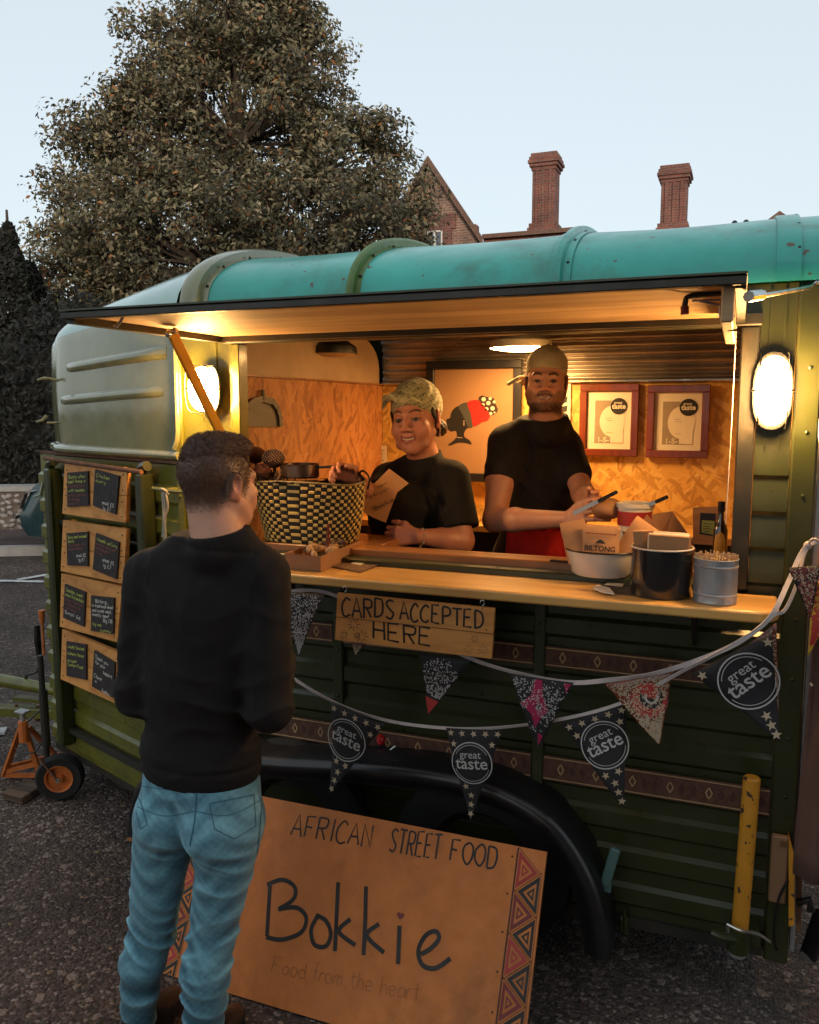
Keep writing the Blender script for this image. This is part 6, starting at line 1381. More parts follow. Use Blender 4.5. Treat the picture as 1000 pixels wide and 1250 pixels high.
# dustpan hanging on the bulkhead
q = -1.658
def BX(px, py, x=q): return PX(px, py, x)
t = thing('dustpan', 'grey dustpan hanging on the timber bulkhead above the basket', 'dustpan', BX(318, 505)); mb = MB()
out = [(297, 521), (296, 508), (299, 497), (306, 490), (318, 487), (330, 490), (336, 498), (339, 508), (340, 521)]
O_ = [BX(*p) for p in out]; mb.prism(O_, (.004, 0, 0)); 
for p_, q_ in zip(O_, O_[1:]): mb.bar(p_ + Vector((.012, 0, 0)), q_ + Vector((.012, 0, 0)), .024, .004, up=(1, 0, 0))
mb.build('pan', pmat('grey_plastic', (.11, .1, .09), .5, bump=.1), t)
mb = MB(); mb.tube([BX(318, 488) + Vector((.01, 0, 0)), BX(318, 476) + Vector((.01, 0, 0))], .008, 8); mb.tube([BX(318, 476) + Vector((.01, 0, 0)), BX(320, 466) + Vector((.004, 0, 0))], .0015, 5); mb.build('handle', pmat('grey_plastic2', (.11, .1, .09), .5, bump=.1), t)
# glasses and jars on the back counter, between the two servers
for k, (px, r, h, lab) in enumerate(((582, .028, .075, 'short clear glass tumbler nearest the woman on the back counter'), (594, .032, .06, 'wide clear glass tumbler between the two servers'), (604, .02, .05, 'small clear glass jar nearest the man on the back counter'))):
    c = PY(px, 665, 1.12); c.z = 1.2455; mb = MB(); mb.lathe([(0, 0), (r * .9, 0), (r, h), (r * .95, h), (r * .84, .006), (0, .006)], c, seg=24); tag(mb.build('glass_tumbler', M['glass']), lab, 'glass', 'glassware on the back counter')
# round bread loaf in the man's hands
BR = PY(741, 621, .30)
mb = MB(); mb.ball(BR, (.052, .05, .036), seg=20)
for v in mb.bm.verts: v.co += Vector(noise.noise_vector(v.co * 18)) * .006
tag(mb.build('bread_bun', pmat('bread_crust', (.34, .17, .08), .65, var=.3, scale=12, bump=.4, bscale=60)), 'round brown bread bun held by the bearded man', 'bread')
# kraft leaflet held by the woman
BLs = [(494, 572), (497, 592), (484, 600), (470, 637), (455, 633), (441, 626), (446, 605), (460, 588), (473, 573), (485, 580)]
BLs = [(475, 572), (499, 590), (485, 601), (478, 618), (471, 638), (456, 632), (441, 624), (444, 607), (455, 592)]
mb = MB(); P = [PY(x, y, .30 + .0006 * (x - 470)) for x, y in BLs]; mb.prism(P, (0, .0015, 0))
o_ = PY(452, 610, .285); u_d = (PY(486, 592, .305) - o_); hand_text(mb, 'African', o_, u_d, (PY(440, 590, .28) - o_), .012, .0016, 1, lift=.001, jit=.08, fit=.085); hand_text(mb, 'Bokkie', PY(458, 624, .288), u_d, (PY(440, 590, .28) - o_), .018, .0022, 1, lift=.001, jit=.05, fit=.085)
hand_text(mb, 'menu', PY(462, 596, .29), u_d, (PY(440, 590, .28) - o_), .009, .0014, 1, lift=.001, jit=.08, fit=.04)
tag(mb.build('kraft_menu', [M['paper'], M['ink']], smooth=0), 'torn brown kraft paper menu held up by the woman', 'menu')
# ================================================================== people: distance fields skinned into one surface each
def axis(lo, hi, step, fine=(), fstep=.0024):
    out = [lo]; x = lo
    while x < hi:
        s = fstep if any(a <= x <= b for a, b in fine) else step; x += s; out.append(x)
    return np.array(out, np.float32)
class Field:
    def __init__(s, xs, ys, zs):
        s.ax = (xs, ys, zs); s.d = np.full((len(xs), len(ys), len(zs)), .25, np.float32); s.M = Matrix.Identity(4)
    def sub(s, lo, hi):
        sl = []
        for a, l, h in zip(s.ax, lo, hi):
            i, j = np.searchsorted(a, l), np.searchsorted(a, h)
            if j <= i: return None
            sl.append(slice(i, j))
        X = s.ax[0][sl[0]][:, None, None]; Y = s.ax[1][sl[1]][None, :, None]; Z = s.ax[2][sl[2]][None, None, :]
        return tuple(sl), X, Y, Z
    def put(s, sl, b, k, op):
        a = s.d[sl]
        if op == 'add': h = np.clip(.5 + .5 * (a - b) / k, 0, 1); s.d[sl] = a * (1 - h) + b * h - k * h * (1 - h)
        elif op == 'cut': b = -b; h = np.clip(.5 - .5 * (a - b) / k, 0, 1); s.d[sl] = a * (1 - h) + b * h + k * h * (1 - h)
    def cap(s, a, b, ra, rb=None, k=.02, op='add'):
        rb = ra if rb is None else rb; a = s.M @ Vector(a); b = s.M @ Vector(b); m = max(ra, rb) + k * 1.5 + .01
        q = s.sub([min(a[i], b[i]) - m for i in range(3)], [max(a[i], b[i]) + m for i in range(3)])
        if q is None: return s
        sl, X, Y, Z = q; ab = b - a; L2 = max(ab.length_squared, 1e-9); px, py, pz = X - a.x, Y - a.y, Z - a.z
        t = np.clip((px * ab.x + py * ab.y + pz * ab.z) / L2, 0, 1); s.put(sl, np.sqrt((px - t * ab.x) ** 2 + (py - t * ab.y) ** 2 + (pz - t * ab.z) ** 2) - (ra + (rb - ra) * t), k, op); return s
    def chain(s, pts, rs, k=.02, op='add'):
        for i in range(len(pts) - 1): s.cap(pts[i], pts[i + 1], rs[i], rs[i + 1], k, op)
        return s
    def ell(s, c, r, rot=None, k=.02, op='add'):
        M = s.M @ Matrix.Translation(Vector(c)) @ (rot if rot is not None else Matrix.Identity(4)); c = M.translation; sc = s.M.to_scale()[0]; m = max(r) * sc + k * 1.5 + .01
        q = s.sub([c[i] - m for i in range(3)], [c[i] + m for i in range(3)])
        if q is None: return s
        sl, X, Y, Z = q; R3 = M.to_3x3().normalized(); px, py, pz = X - c.x, Y - c.y, Z - c.z; loc = [px * R3[0][i] + py * R3[1][i] + pz * R3[2][i] for i in range(3)]; r = [q_ * sc for q_ in r]
        k0 = np.sqrt(sum((loc[i] / r[i]) ** 2 for i in range(3))); k1 = np.sqrt(sum((loc[i] / r[i] ** 2) ** 2 for i in range(3))) + 1e-6
        s.put(sl, k0 * (k0 - 1) / k1, k, op); return s
    def plane_cut(s, p, n, k=.004):
        n = Vector(n).normalized(); p = Vector(p); X, Y, Z = s.ax; b = (X[:, None, None] - p.x) * n.x + (Y[None, :, None] - p.y) * n.y + (Z[None, None, :] - p.z) * n.z
        s.d = np.maximum(s.d, b.astype(np.float32)); return s
    def warp(s, fn):
        X, Y, Z = s.ax; s.d += fn(X[:, None, None], Y[None, :, None], Z[None, None, :]).astype(np.float32); return s
    def mesh(s):
        d = s.d; ins = d < 0; c = ins[:-1, :-1, :-1].astype(np.int8)
        tot = sum(ins[i:ins.shape[0] - 1 + i, j:ins.shape[1] - 1 + j, k:ins.shape[2] - 1 + k].astype(np.int8) for i in (0, 1) for j in (0, 1) for k in (0, 1))
        I, J, K = np.nonzero((tot > 0) & (tot < 8)); n = len(I); cor = [(i, j, k) for i in (0, 1) for j in (0, 1) for k in (0, 1)]
        val = {q: d[I + q[0], J + q[1], K + q[2]] for q in cor}; pos = {q: np.stack([s.ax[0][I + q[0]], s.ax[1][J + q[1]], s.ax[2][K + q[2]]], 1) for q in cor}
        acc = np.zeros((n, 3)); cnt = np.zeros(n)
        for a in cor:
            for ax_ in range(3):
                if a[ax_]: continue
                b = list(a); b[ax_] = 1; b = tuple(b); va, vb = val[a], val[b]; m = (va < 0) != (vb < 0); t = np.where(m, va / np.where(m, va - vb, 1), 0)[:, None]
                acc += np.where(m[:, None], pos[a] + (pos[b] - pos[a]) * t, 0); cnt += m
        V = acc / cnt[:, None]; vid = np.full(tuple(x - 1 for x in d.shape), -1, np.int32); vid[I, J, K] = np.arange(n); Fs = []
        for ax_ in range(3):
            o1, o2 = [(1, 2), (2, 0), (0, 1)][ax_]; sh = [slice(None)] * 3; a = [slice(1, -1)] * 3; b = [slice(1, -1)] * 3; a[ax_] = slice(0, -1); b[ax_] = slice(1, None)
            m = ins[tuple(a)] != ins[tuple(b)]; p = np.stack(np.nonzero(m), 1); off = np.ones(3, int); off[ax_] = 0; p = p + off; si = ins[p[:, 0], p[:, 1], p[:, 2]]
            def cell(d1, d2): q = p.copy(); q[:, o1] -= d1; q[:, o2] -= d2; return vid[q[:, 0], q[:, 1], q[:, 2]]
            f = np.stack([cell(1, 1), cell(0, 1), cell(0, 0), cell(1, 0)], 1); f[~si] = f[~si][:, ::-1]; Fs.append(f)
        F = np.concatenate(Fs); F = F[(F >= 0).all(1)]; return V, F
def frame_to(pos, face, up=(0, 0, 1), sc=1., roll=0.):
    y = Vector(face).normalized(); x = y.cross(Vector(up)).normalized(); z = x.cross(y); return Matrix.Translation(Vector(pos)) @ Matrix((x, y, z)).transposed().to_4x4() @ Matrix.Rotation(roll, 4, 'Y') @ Matrix.Scale(sc, 4)
def sculpt_head(f, M_, smile=.5, full=0., fem=False, neck_to=None, nr=.055):
    f.M = M_; w = 1 + full
    f.ell((0, -.012, .038), (.074, .094, .086), k=.01); f.ell((0, .028, -.02), (.062 * w, .064, .085), k=.03); f.ell((0, .045, -.062), (.046 * w, .045, .046), k=.03)
    f.ell((0, .070, -.092), (.024 * w, .022, .020), k=.025)
    for s_ in (-1, 1):
        f.ell((s_ * .036 * w, .060, -.026), (.026, .026, .026), k=.018); f.cap((s_ * .012, .087 if fem else .089, .026), (s_ * .042, .076 if fem else .078, .026), .008 if fem else .010, .007 if fem else .009, k=.016)
        f.ell((s_ * .031, .104, .006), (.019, .018, .013), k=.012, op='cut'); f.ell((s_ * .031, .0765, .005), (.0135, .0135, .0125), k=.003)
        f.cap((s_ * .019, .0865, .0125), (s_ * .043, .080, .0115), .0032, .003, k=.004); f.cap((s_ * .021, .085, -.003), (s_ * .041, .081, -.002), .0025, k=.005)
        f.cap((s_ * .058 * w, .02, -.045), (s_ * .045 * w, .05, -.08), .016, .016, k=.02)
        # ear
        f.ell((s_ * .078, -.006, .002), (.008, .020, .033), rot=Matrix.Rotation(s_ * -.35, 4, 'Z') @ Matrix.Rotation(-.15, 4, 'X'), k=.006); f.ell((s_ * .088, -.002, .006), (.007, .011, .020), rot=Matrix.Rotation(s_ * -.35, 4, 'Z'), k=.004, op='cut'); f.ell((s_ * .077, .003, -.026), (.007, .009, .010), k=.006)
        f.ell((s_ * (.010 if fem else .0115), .101, -.026), (.0072 if fem else .0085, .009, .0075), k=.006); f.ell((s_ * .007, .110, -.0345), (.0035, .006, .003), k=.003, op='cut')
        if smile: f.cap((s_ * .024, .092, -.028), (s_ * .038, .077, -.052), .0045, .006, k=.022)
        if fem: f.ell((s_ * .038, .066, -.030), (.024, .024, .026), k=.02)
    ns = .86 if fem else 1.
    f.cap((0, .090, .020), (0, .1105 if fem else .1125, -.020), .0065 if fem else .0075, .0105 * ns, k=.012); f.ell((0, .112 * (.985 if fem else 1), -.024), (.011 * ns, .010 * ns, .009 * ns), k=.006)
    sm = .005 * smile; mw = .027 + .004 * (smile > .6); L = [(-mw, .077, -.0475 + sm * 1.6), (-.012, .0925, -.0515), (0, .0955, -.0525), (.012, .0925, -.0515), (mw, .077, -.0475 + sm * 1.6)]
    f.chain(L, [.002, .0048, .0046, .0048, .002], k=.006)
    L2 = [(-mw + .002, .077, -.050 + sm * 1.4), (-.011, .0915, -.0645 - sm * .6), (0, .0935, -.0665 - sm * .6), (.011, .0915, -.0645 - sm * .6), (mw - .002, .077, -.050 + sm * 1.4)]
    f.chain(L2, [.002, .0052, .006, .0052, .002], k=.006)
    if smile: f.chain([(-.020, .088, -.0525 + sm * .8), (0, .1005, -.0585 - sm * .4), (.020, .088, -.0525 + sm * .8)], [.001, .0018, .001], k=.003, op='cut')
    f.M = Matrix.Identity(4)
    if neck_to is not None:
        a = M_ @ Vector((0, -.02, -.05)); f.cap(a, neck_to, nr, nr * 1.06, k=.03)
        f.cap(M_ @ Vector((0, .03, -.075)), M_ @ Vector((0, -.01, -.12)), .03, .035, k=.03)
def ss(x, a, b): t = np.clip((x - a) / (b - a), 0, 1); return t * t * (3 - 2 * t)
def paint_head(V, C, M_, skin, brow=(.03, .016, .01), lip=(.25, .06, .05), beard=None, teeth=False, iris=(.02, .012, .008), hairfade=None, cheek=.25, brow_th=.004, sm=.5):
    Mi = np.array(M_.inverted()); P = V @ Mi[:3, :3].T + Mi[:3, 3]; x, y, z = P.T; ax_ = np.abs(x); front = ss(y, .02, .05)
    near = (np.abs(x) < .1) & (y > -.12) & (y < .15) & (z > -.14) & (z < .14); C = C.copy()
    def mixc(m, col): C[:] = C * (1 - (m * near)[:, None]) + np.array(col) * (m * near)[:, None]
    rosy = np.array(skin) * [1.15, .72, .68]
    mixc(cheek * ss(.026 - np.hypot(ax_ - .038, z + .026), 0, .02) * front * 2, rosy); mixc(.5 * ss(.014 - np.hypot(ax_ * .9, z + .025), 0, .01) * (y > .095), rosy); mixc(.5 * (ax_ > .074) * (z < .04) * (z > -.04), rosy)
    zb = .0295 + .006 * np.sin(np.clip((ax_ - .014) / .035, 0, 1) * PI) - .10 * np.clip(ax_ - .04, 0, 1); mixc(.9 * (ax_ > .012) * (ax_ < .05) * ss(brow_th + .0015 - np.abs(z - zb), 0, .003) * front, brow)
    e = np.hypot((ax_ - .031) / .0112, (z - .0055) / .0036); mixc(.75 * ss(1.7 - e, 0, .7) * (y > .065), (.035, .018, .014)); mixc((e < 1) * (y > .07), (.13, .10, .085)); mixc((np.hypot(ax_ - .031, (z - .0055)) < .0074) * (y > .07), iris); mixc(.8 * ss(.0022 - np.abs(z - (.0115 - 18 * (ax_ - .031) ** 2)), 0, .0015) * (np.abs(ax_ - .031) < .015) * (y > .07), (.02, .012, .01)); mixc(.35 * ss(.002 - np.abs(z - (-.001 + 14 * (ax_ - .031) ** 2)), 0, .0015) * (np.abs(ax_ - .031) < .013) * (y > .07), (.05, .02, .015))
    mixc((ax_ < .026) * (z < -.043 + .0 * x) * (z > -.0735) * (y > .0785) * ss(.0125 - np.abs(z + .0595 - 9 * x * x * sm), 0, .004) * .85, lip)
    if teeth is not False:
        zz = -.0585 + 11 * x * x - .001; mixc((ax_ < .0235) * (y > .075) * (np.abs(z - zz) < .0034), (.06, .02, .018)); mixc((ax_ < .021) * (y > .075) * (np.abs(z - zz - .0003) < .0023), (.60, .54, .46))
    else: mixc((ax_ < .022) * (y > .08) * (np.abs(z + .0585 - 5 * x * x) < .0016), (.05, .015, .012))
    if beard is not None:
        rn = np.sin(x * 900) * np.sin(y * 1100 + 2) * np.sin(z * 1000); jaw = ss(-.020 - z - .55 * ss(.052 - ax_, 0, .03) * .07, 0, .016) * ss(y, -.005, .02)
        chin = ss(-.070 - z, 0, .008) * (y > .0); mous = (ax_ < .034) * ss(.0065 - np.abs(z + .0415 + .25 * ax_), 0, .003) * (y > .07); goat = ss(.008 - np.abs(np.hypot(ax_ / .033, (z + .060) / .027) - 1) * .03, 0, .008) * (y > .06)
        m = np.clip(np.maximum.reduce([jaw * .74, chin * .9, mous * .9, goat * .75]), 0, 1) * ss(z + .55 * np.clip(.05 - y, 0, 1), -.125, -.108) * (np.hypot(ax_ / .022, (z + .0595) / .011) > 1) * (.86 + .14 * rn); mixc(m * .93, beard)
    if hairfade is not None:
        col, fn = hairfade; mixc(fn(x, y, z), col)
    return C
def hand(f, wr, fwd, side, scale=1., curl=(.5, .6, .6, .5), spread=.08, thumb=.5, k=.006):
    """fwd: towards the fingers; side: towards the thumb; fingers curl towards fwd x side or its opposite by the sign of curl"""
    F = Vector(fwd).normalized(); S_ = Vector(side); S_ = (S_ - F * S_.dot(F)).normalized(); Nn = F.cross(S_); s = scale; wr = Vector(wr)
    lens = [(.040, .025, .020), (.044, .029, .021), (.041, .027, .020), (.032, .020, .018)]
    for i in range(4):
        o = (1.5 - i) * .0195 * s; kn = wr + F * (.088 - .004 * abs(i - 1)) * s + S_ * o * 1.05; f.cap(wr + S_ * o * .55 + F * .01 * s, kn, .0135 * s, .0105 * s, k=.012)
        d = (F + S_ * (1.5 - i) * spread).normalized(); p = kn; a = curl[i] * .7
        for j, l in enumerate(lens[i]):
            dd = d * math.cos(a) + Nn * math.sin(a); q = p + dd * l * s; f.cap(p, q, (.0094 - .0009 * j - (.001 if i == 3 else 0)) * s, (.0087 - .0009 * j - (.001 if i == 3 else 0)) * s, k=k * .6); p = q; a += curl[i]
    b = wr + F * .022 * s + S_ * .022 * s; d1 = (F * .75 + S_ * .62 + Nn * .25 * thumb).normalized(); m = b + d1 * .042 * s; d2 = (F * .92 + S_ * .15 + Nn * .5 * thumb).normalized(); n_ = m + d2 * .031 * s; e = n_ + (d2 + Nn * .3 * thumb).normalized() * .026 * s
    f.chain([b, m, n_, e], [.0145 * s, .0115 * s, .010 * s, .0082 * s], k=.008)
def fold(parts):
    """sum of directional wrinkles: (centre, radius, direction, frequency, amplitude)"""
    def fn(X, Y, Z):
        o = 0
        for (c, r, d, fr, am) in parts:
            d = Vector(d).normalized(); g = np.exp(-(((X - c[0]) / r[0]) ** 2 + ((Y - c[1]) / r[1]) ** 2 + ((Z - c[2]) / r[2]) ** 2)); u = (X * d.x + Y * d.y + Z * d.z) * fr + 2.1 * np.sin(Z * 13 + X * 17) + 1.4 * np.sin(Y * 19 - X * 29 + Z * 7); md = .55 + .45 * np.sin(X * 31 + Z * 23 + c[0] * 40) * np.sin(Z * 19 - Y * 27 + 1); o = o - 2.4 * am * g * md * ((1 - np.abs(np.sin(u / 2))) ** 1.6 * 1.6 - .45)
        return o
    return fn
SKIN = {}
def skin_mat(name):
    m = pmat(name, (1, 1, 1), .48, var=.07, scale=30, bump=.25, bscale=420, attr='Col', sss=.25, bdist=.0006); return m
M['skin'] = skin_mat('skin')
def cloth(name, col, sheen=.3, bs=700, var=.15): return pmat(name, col, .88, var=var, scale=9, bump=.35, bscale=bs, bdist=.0008, sheen=sheen, spec=.25)
def strands(name, P, Nn, L, w, col, parent, seed=0, lay=(0, 0, -1), layk=.4, jit=.5):
    r_ = np.random.RandomState(seed); n = len(P); d = Nn + np.array(lay) * layk + r_.normal(size=(n, 3)) * jit * .5; d /= np.linalg.norm(d, axis=1)[:, None]; s_ = np.cross(d, r_.normal(size=(n, 3))); s_ /= np.linalg.norm(s_, axis=1)[:, None]; l = (L * r_.uniform(.6, 1.2, n))[:, None]
    V = np.stack([P - s_ * w, P + s_ * w, P + d * l * .6 + s_ * w * .8, P + d * l], 1).reshape(-1, 3); F = np.arange(4 * n).reshape(n, 4); c = np.repeat(np.array(col)[None] * r_.uniform(.6, 1.4, (n, 1)), 4, 0)
    m = pmat(name + '_fibre', (1, 1, 1), .5, var=0, bump=0, attr='Col'); return npmesh(name, V, F, m, parent, smooth=False, cols=c, kind='stuff')
def surf_normals(V, F):
    n = np.zeros_like(V); a = np.cross(V[F[:, 2]] - V[F[:, 0]], V[F[:, 3]] - V[F[:, 1]]); 
    for i in range(4): np.add.at(n, F[:, i], a)
    return n / (np.linalg.norm(n, axis=1)[:, None] + 1e-9)

# ------------------------------------------------------------------ the customer, seen from behind
def customer():
    y0 = -.78; P = lambda px, py, dy=0.: PY(px, py, y0 + dy)
    hips = P(243, 985); t = thing('person', 'young man in black jacket and blue jeans standing at the counter with his back turned', 'person', (hips.x, y0, 0))
    hc = P(266, 593, .02); face = Vector((.34, .94, -.02)); HM = frame_to(hc, face, sc=.965, roll=-.03)
    nb = P(267, 660, -.01)
    sL, sR = P(183, 702, .0), P(322, 702, .02); eL, eR = P(168, 846, -.03), P(328, 866, -.02)
    wL = eL + Vector((.10, .23, .03)); wR = eR + Vector((-.09, .22, .06))
    f = Field(axis(hc.x - .32, hc.x + .32, .006, [(hc.x - .11, hc.x + .12)], .0028), axis(y0 - .2, y0 + .42, .006, [(hc.y - .12, hc.y + .13)], .0028), axis(eL.z - .15, hc.z + .14, .006, [(hc.z - .13, hc.z + .14)], .0028))
    sculpt_head(f, HM, smile=.2, neck_to=nb, nr=.061)
    f.cap(nb, nb + Vector((0, .02, -.22)), .05, .05, k=.03); f.cap(sL, sR, .035, k=.03)
    for s_, e, w in ((sL, eL, wL), (sR, eR, wR)):
        f.cap(s_, e, .045, .038, k=.03); f.cap(e, w, .037, .026, k=.02)
    hand(f, wL, (.45, .8, .25), (.2, -.2, 1), 1, (.7, .75, .8, .8)); hand(f, wR, (-.5, .8, .2), (-.1, -.2, 1), 1, (-.7, -.75, -.8, -.8), thumb=-.5)
    
    V, F = f.mesh(); sk = np.array((.50, .25, .16)); C = np.tile(sk, (len(V), 1)); hair = (.08, .04, .025)
    def fade(x, y, z):
        line = -.015 + .06 * ss(y, .03, .075) + np.where(y < .0, -.035 * ss(-y, 0, .05), 0) + .035 * ss(np.abs(x), .068, .076) * ss(y, -.03, .0); n_ = .012 * np.sin(x * 700) * np.sin(z * 800 + y * 500)
        return ss(z + n_ - line, -.028, .022) * np.where(y > .075, ss(z, .06, .075), 1) * .92
    C = paint_head(V, C, HM, sk, hairfade=(hair, fade)); body = npmesh('body', V, F, M['skin'], t, cols=C)
    # hair cap and short fibres
    g = Field(axis(hc.x - .12, hc.x + .13, .0035), axis(hc.y - .13, hc.y + .14, .0035), axis(hc.z - .06, hc.z + .17, .0035)); g.M = HM
    g.ell((0, -.013, .042), (.0745, .0955, .089), k=.01); g.ell((.015, .045, .099), (.04, .045, .022), k=.03); g.ell((0, -.005, .106), (.045, .06, .018), k=.03); g.ell((0, -.01, -.035), (.2, .2, .09), k=.05, op='cut'); g.ell((0, .125, .0), (.09, .07, .075), k=.02, op='cut'); g.M = Matrix.Identity(4)
    g.warp(lambda X, Y, Z: .0012 * np.sin(X * 260 + Z * 90) * np.sin(Y * 240 + Z * 130)); V2, F2 = g.mesh()
    npmesh('hair', V2, F2, pmat('short_hair', hair, .55, var=.35, scale=60, bump=1, bscale=500), t); nn = surf_normals(V2, F2); r_ = np.random.RandomState(1); id_ = r_.choice(len(V2), 9000)
    strands('hair_fibres', V2[id_], nn[id_], .008, .00045, (.12, .062, .036), t, 2, lay=(.3, .4, -.3), layk=.5)
    Mi = np.array(HM.inverted()); lp = V @ Mi[:3, :3].T + Mi[:3, 3]; fm_ = fade(*lp.T) * (np.abs(lp[:, 0]) < .1) * (np.abs(lp[:, 1]) < .13) * (lp[:, 2] > -.12); nn = surf_normals(V, F); id_ = np.nonzero(fm_ > .25)[0]
    id_ = id_[r_.rand(len(id_)) < fm_[id_]]; id_ = r_.choice(id_, 16000); strands('clipped_hair', V[id_], nn[id_], .005, .00045, (.12, .062, .036), t, 5, lay=(0, -.2, -1), layk=.7)
    # jacket
    j = Field(axis(sL.x - .14, sR.x + .14, .0055), axis(y0 - .2, y0 + .36, .0055), axis(P(240, 965).z, hc.z - .02, .0055))
    wc = P(243, 830, .0); hm = P(243, 948, .0); ch = P(252, 745, .02)
    j.ell((ch.x, ch.y, ch.z), (.182, .125, .20), k=.05); j.ell((wc.x, wc.y, wc.z), (.160, .118, .18), k=.05); j.ell((hm.x, hm.y + .01, hm.z + .06), (.168, .122, .15), k=.05)
    j.cap(sL + Vector((.02, 0, -.005)), nb + Vector((-.05, 0, .0)), .058, .05, k=.04); j.cap(sR + Vector((-.02, 0, -.005)), nb + Vector((.05, 0, .0)), .058, .05, k=.04)
    for s_, e, w in ((sL, eL, wL), (sR, eR, wR)):
        j.cap(s_, e, .066, .055, k=.03); j.cap(e, w - (w - e) * .10, .056, .042, k=.02)
    for a in range(16): pass
    nk = nb + Vector((0, .0, .012)); j.cap(nb + Vector((0, 0, -.02)), nk + Vector((0, -.006, .03)), .082, .070, k=.015); j.plane_cut(nk + Vector((0, .0, .014)), (-.10, -.16, 1)); j.cap(nk + Vector((0, 0, -.02)), nk + Vector((0, -.02, .2)), .060, .064, k=.004, op='cut')
    j.plane_cut((0, 0, hm.z + .004), (.0, 0, -1))
    j.ell((hm.x, hm.y, hm.z - .02), (.15, .105, .05), k=.004, op='cut')
    j.warp(fold([(tuple(eL), (.10, .12, .09), (.3, .3, 1), 105, .0045), (tuple(eR), (.10, .12, .10), (-.3, .3, 1), 105, .0050), (tuple(sL + Vector((.05, 0, -.06))), (.07, .12, .09), (1, 0, .7), 95, .0035), (tuple(sR + Vector((-.05, 0, -.06))), (.07, .12, .09), (1, 0, -.7), 95, .004),
                 ((wc.x, y0 - .1, wc.z - .03), (.15, .12, .09), (.25, 0, 1), 70, .0035), ((wc.x + .03, y0 - .1, wc.z + .16), (.16, .12, .12), (.9, 0, .35), 42, .003), ((hm.x, y0 - .1, hm.z + .06), (.16, .2, .035), (.1, 0, 1), 120, .0020), (tuple((sR + eR) / 2), (.08, .1, .12), (.2, .1, 1), 75, .0035), (tuple((sL + eL) / 2), (.08, .1, .12), (-.2, .1, 1), 75, .003)]))
    j.warp(lambda X, Y, Z: .0035 * np.exp(-((Z - hm.z - .055 + 0 * X + 0 * Y) / .006) ** 2) + .003 * np.exp(-((Z - nk.z + .022 + .1 * (X - nb.x) + 0 * Y) / .005) ** 2) * (np.hypot(X - nb.x, Y - nb.y) < .12)); V3, F3 = j.mesh(); npmesh('jacket', V3, F3, cloth('black_jacket', (.012, .0095, .009), .0), t)
    from mathutils.bvhtree import BVHTree
    bj = BVHTree.FromPolygons([tuple(v) for v in V3], [tuple(a) for a in F3]); mb = MB()
    for pts in ([(240, 652), (268, 656), (300, 648)], [(186, 676), (176, 730), (180, 800), (176, 850)], [(312, 668), (306, 730), (306, 800), (312, 860)], [(164, 934), (240, 944), (322, 930)]):
        o_ = []; nr = []
        for p in smoothpts([P(*p, -.4) for p in pts], 8):
            d = (p - Vector(CAM)).normalized(); hh = bj.ray_cast(Vector(CAM), d)
            if hh[0] is not None: o_.append(hh[0] + hh[1] * .0012); nr.append(hh[1])
        if len(o_) > 2: mb.ribbon(o_, .0022, sum(nr, Vector()).normalized(), 0)
    mb.build('jacket_seam', pmat('jacket_thread', (.004, .004, .004), .9, bump=0, var=0), t)
    # jeans
    q = Field(axis(P(120, 1200).x, P(345, 1000).x, .0055), axis(y0 - .2, y0 + .22, .0055), axis(.03, hm.z + .05, .0055))
    hL, hR = P(203, 1000, .0), P(283, 1000, .0); kL, kR = P(184, 1140, .02), P(260, 1140, .03); aL = P(168, 1250, -.01); aR = P(250, 1250, .0)
    aL = kL + (aL - kL) * ((kL.z - .07) / (kL.z - aL.z)); aR = kR + (aR - kR) * ((kR.z - .07) / (kR.z - aR.z))
    q.ell((hm.x + .00, y0 + .01, hm.z - .015), (.163, .115, .10), k=.04); q.ell((hips.x - .072, y0 - .022, hips.z - .02), (.088, .105, .10), k=.03); q.ell((hips.x + .075, y0 - .022, hips.z - .02), (.088, .105, .10), k=.03)
    q.cap(hL, kL, .084, .060, k=.03); q.cap(hR, kR, .086, .062, k=.03); q.chain([kL, kL.lerp(aL, .3) + Vector((0, -.02, 0)), aL], [.060, .058, .046], k=.02); q.chain([kR, kR.lerp(aR, .3) + Vector((0, -.02, 0)), aR], [.062, .064, .049], k=.02)
    q.plane_cut((0, 0, hm.z + .03), (0, 0, 1)); q.plane_cut((0, 0, .065), (0, 0, -1))
    q.warp(lambda X, Y, Z: .004 * np.exp(-((X - hips.x) / .012) ** 2) * (Z < hips.z + .06) * (Z > hips.z - .1))
    JF = fold([(tuple(kL), (.1, .12, .09), (.35, .2, 1), 120, .0062), (tuple(kR), (.1, .12, .09), (-.35, .2, 1), 120, .0066), (tuple(kL.lerp(aL, .55)), (.1, .12, .12), (.2, .2, 1), 95, .0055), (tuple(kR.lerp(aR, .55)), (.1, .12, .12), (-.2, .2, 1), 95, .0055), ((hips.x, y0 - .05, hips.z - .10), (.16, .15, .05), (.5, 0, 1), 110, .0048), (tuple(hL.lerp(kL, .5)), (.1, .12, .1), (.5, 0, 1), 70, .0035), (tuple(hR.lerp(kR, .5)), (.1, .12, .1), (-.5, 0, 1), 70, .0038), ((hm.x, y0 - .08, hm.z - .02), (.16, .1, .04), (.2, 0, 1), 90, .002)]); q.warp(lambda X, Y, Z: 1.05 * JF(X, Y, Z))
    V4, F4 = q.mesh()
    # denim: worn paler on seat, thighs, ridges; fold light and shade painted in too
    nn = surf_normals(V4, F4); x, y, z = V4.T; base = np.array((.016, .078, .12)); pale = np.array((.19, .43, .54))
    wear_shade = .55 * np.exp(-((z - hips.z + .02) / .12) ** 2) * (y < y0 + .02) + .5 * np.exp(-((z - kL.z - .16) / .13) ** 2) + .35 * np.exp(-((z - kL.z + .02) / .08) ** 2) + .25
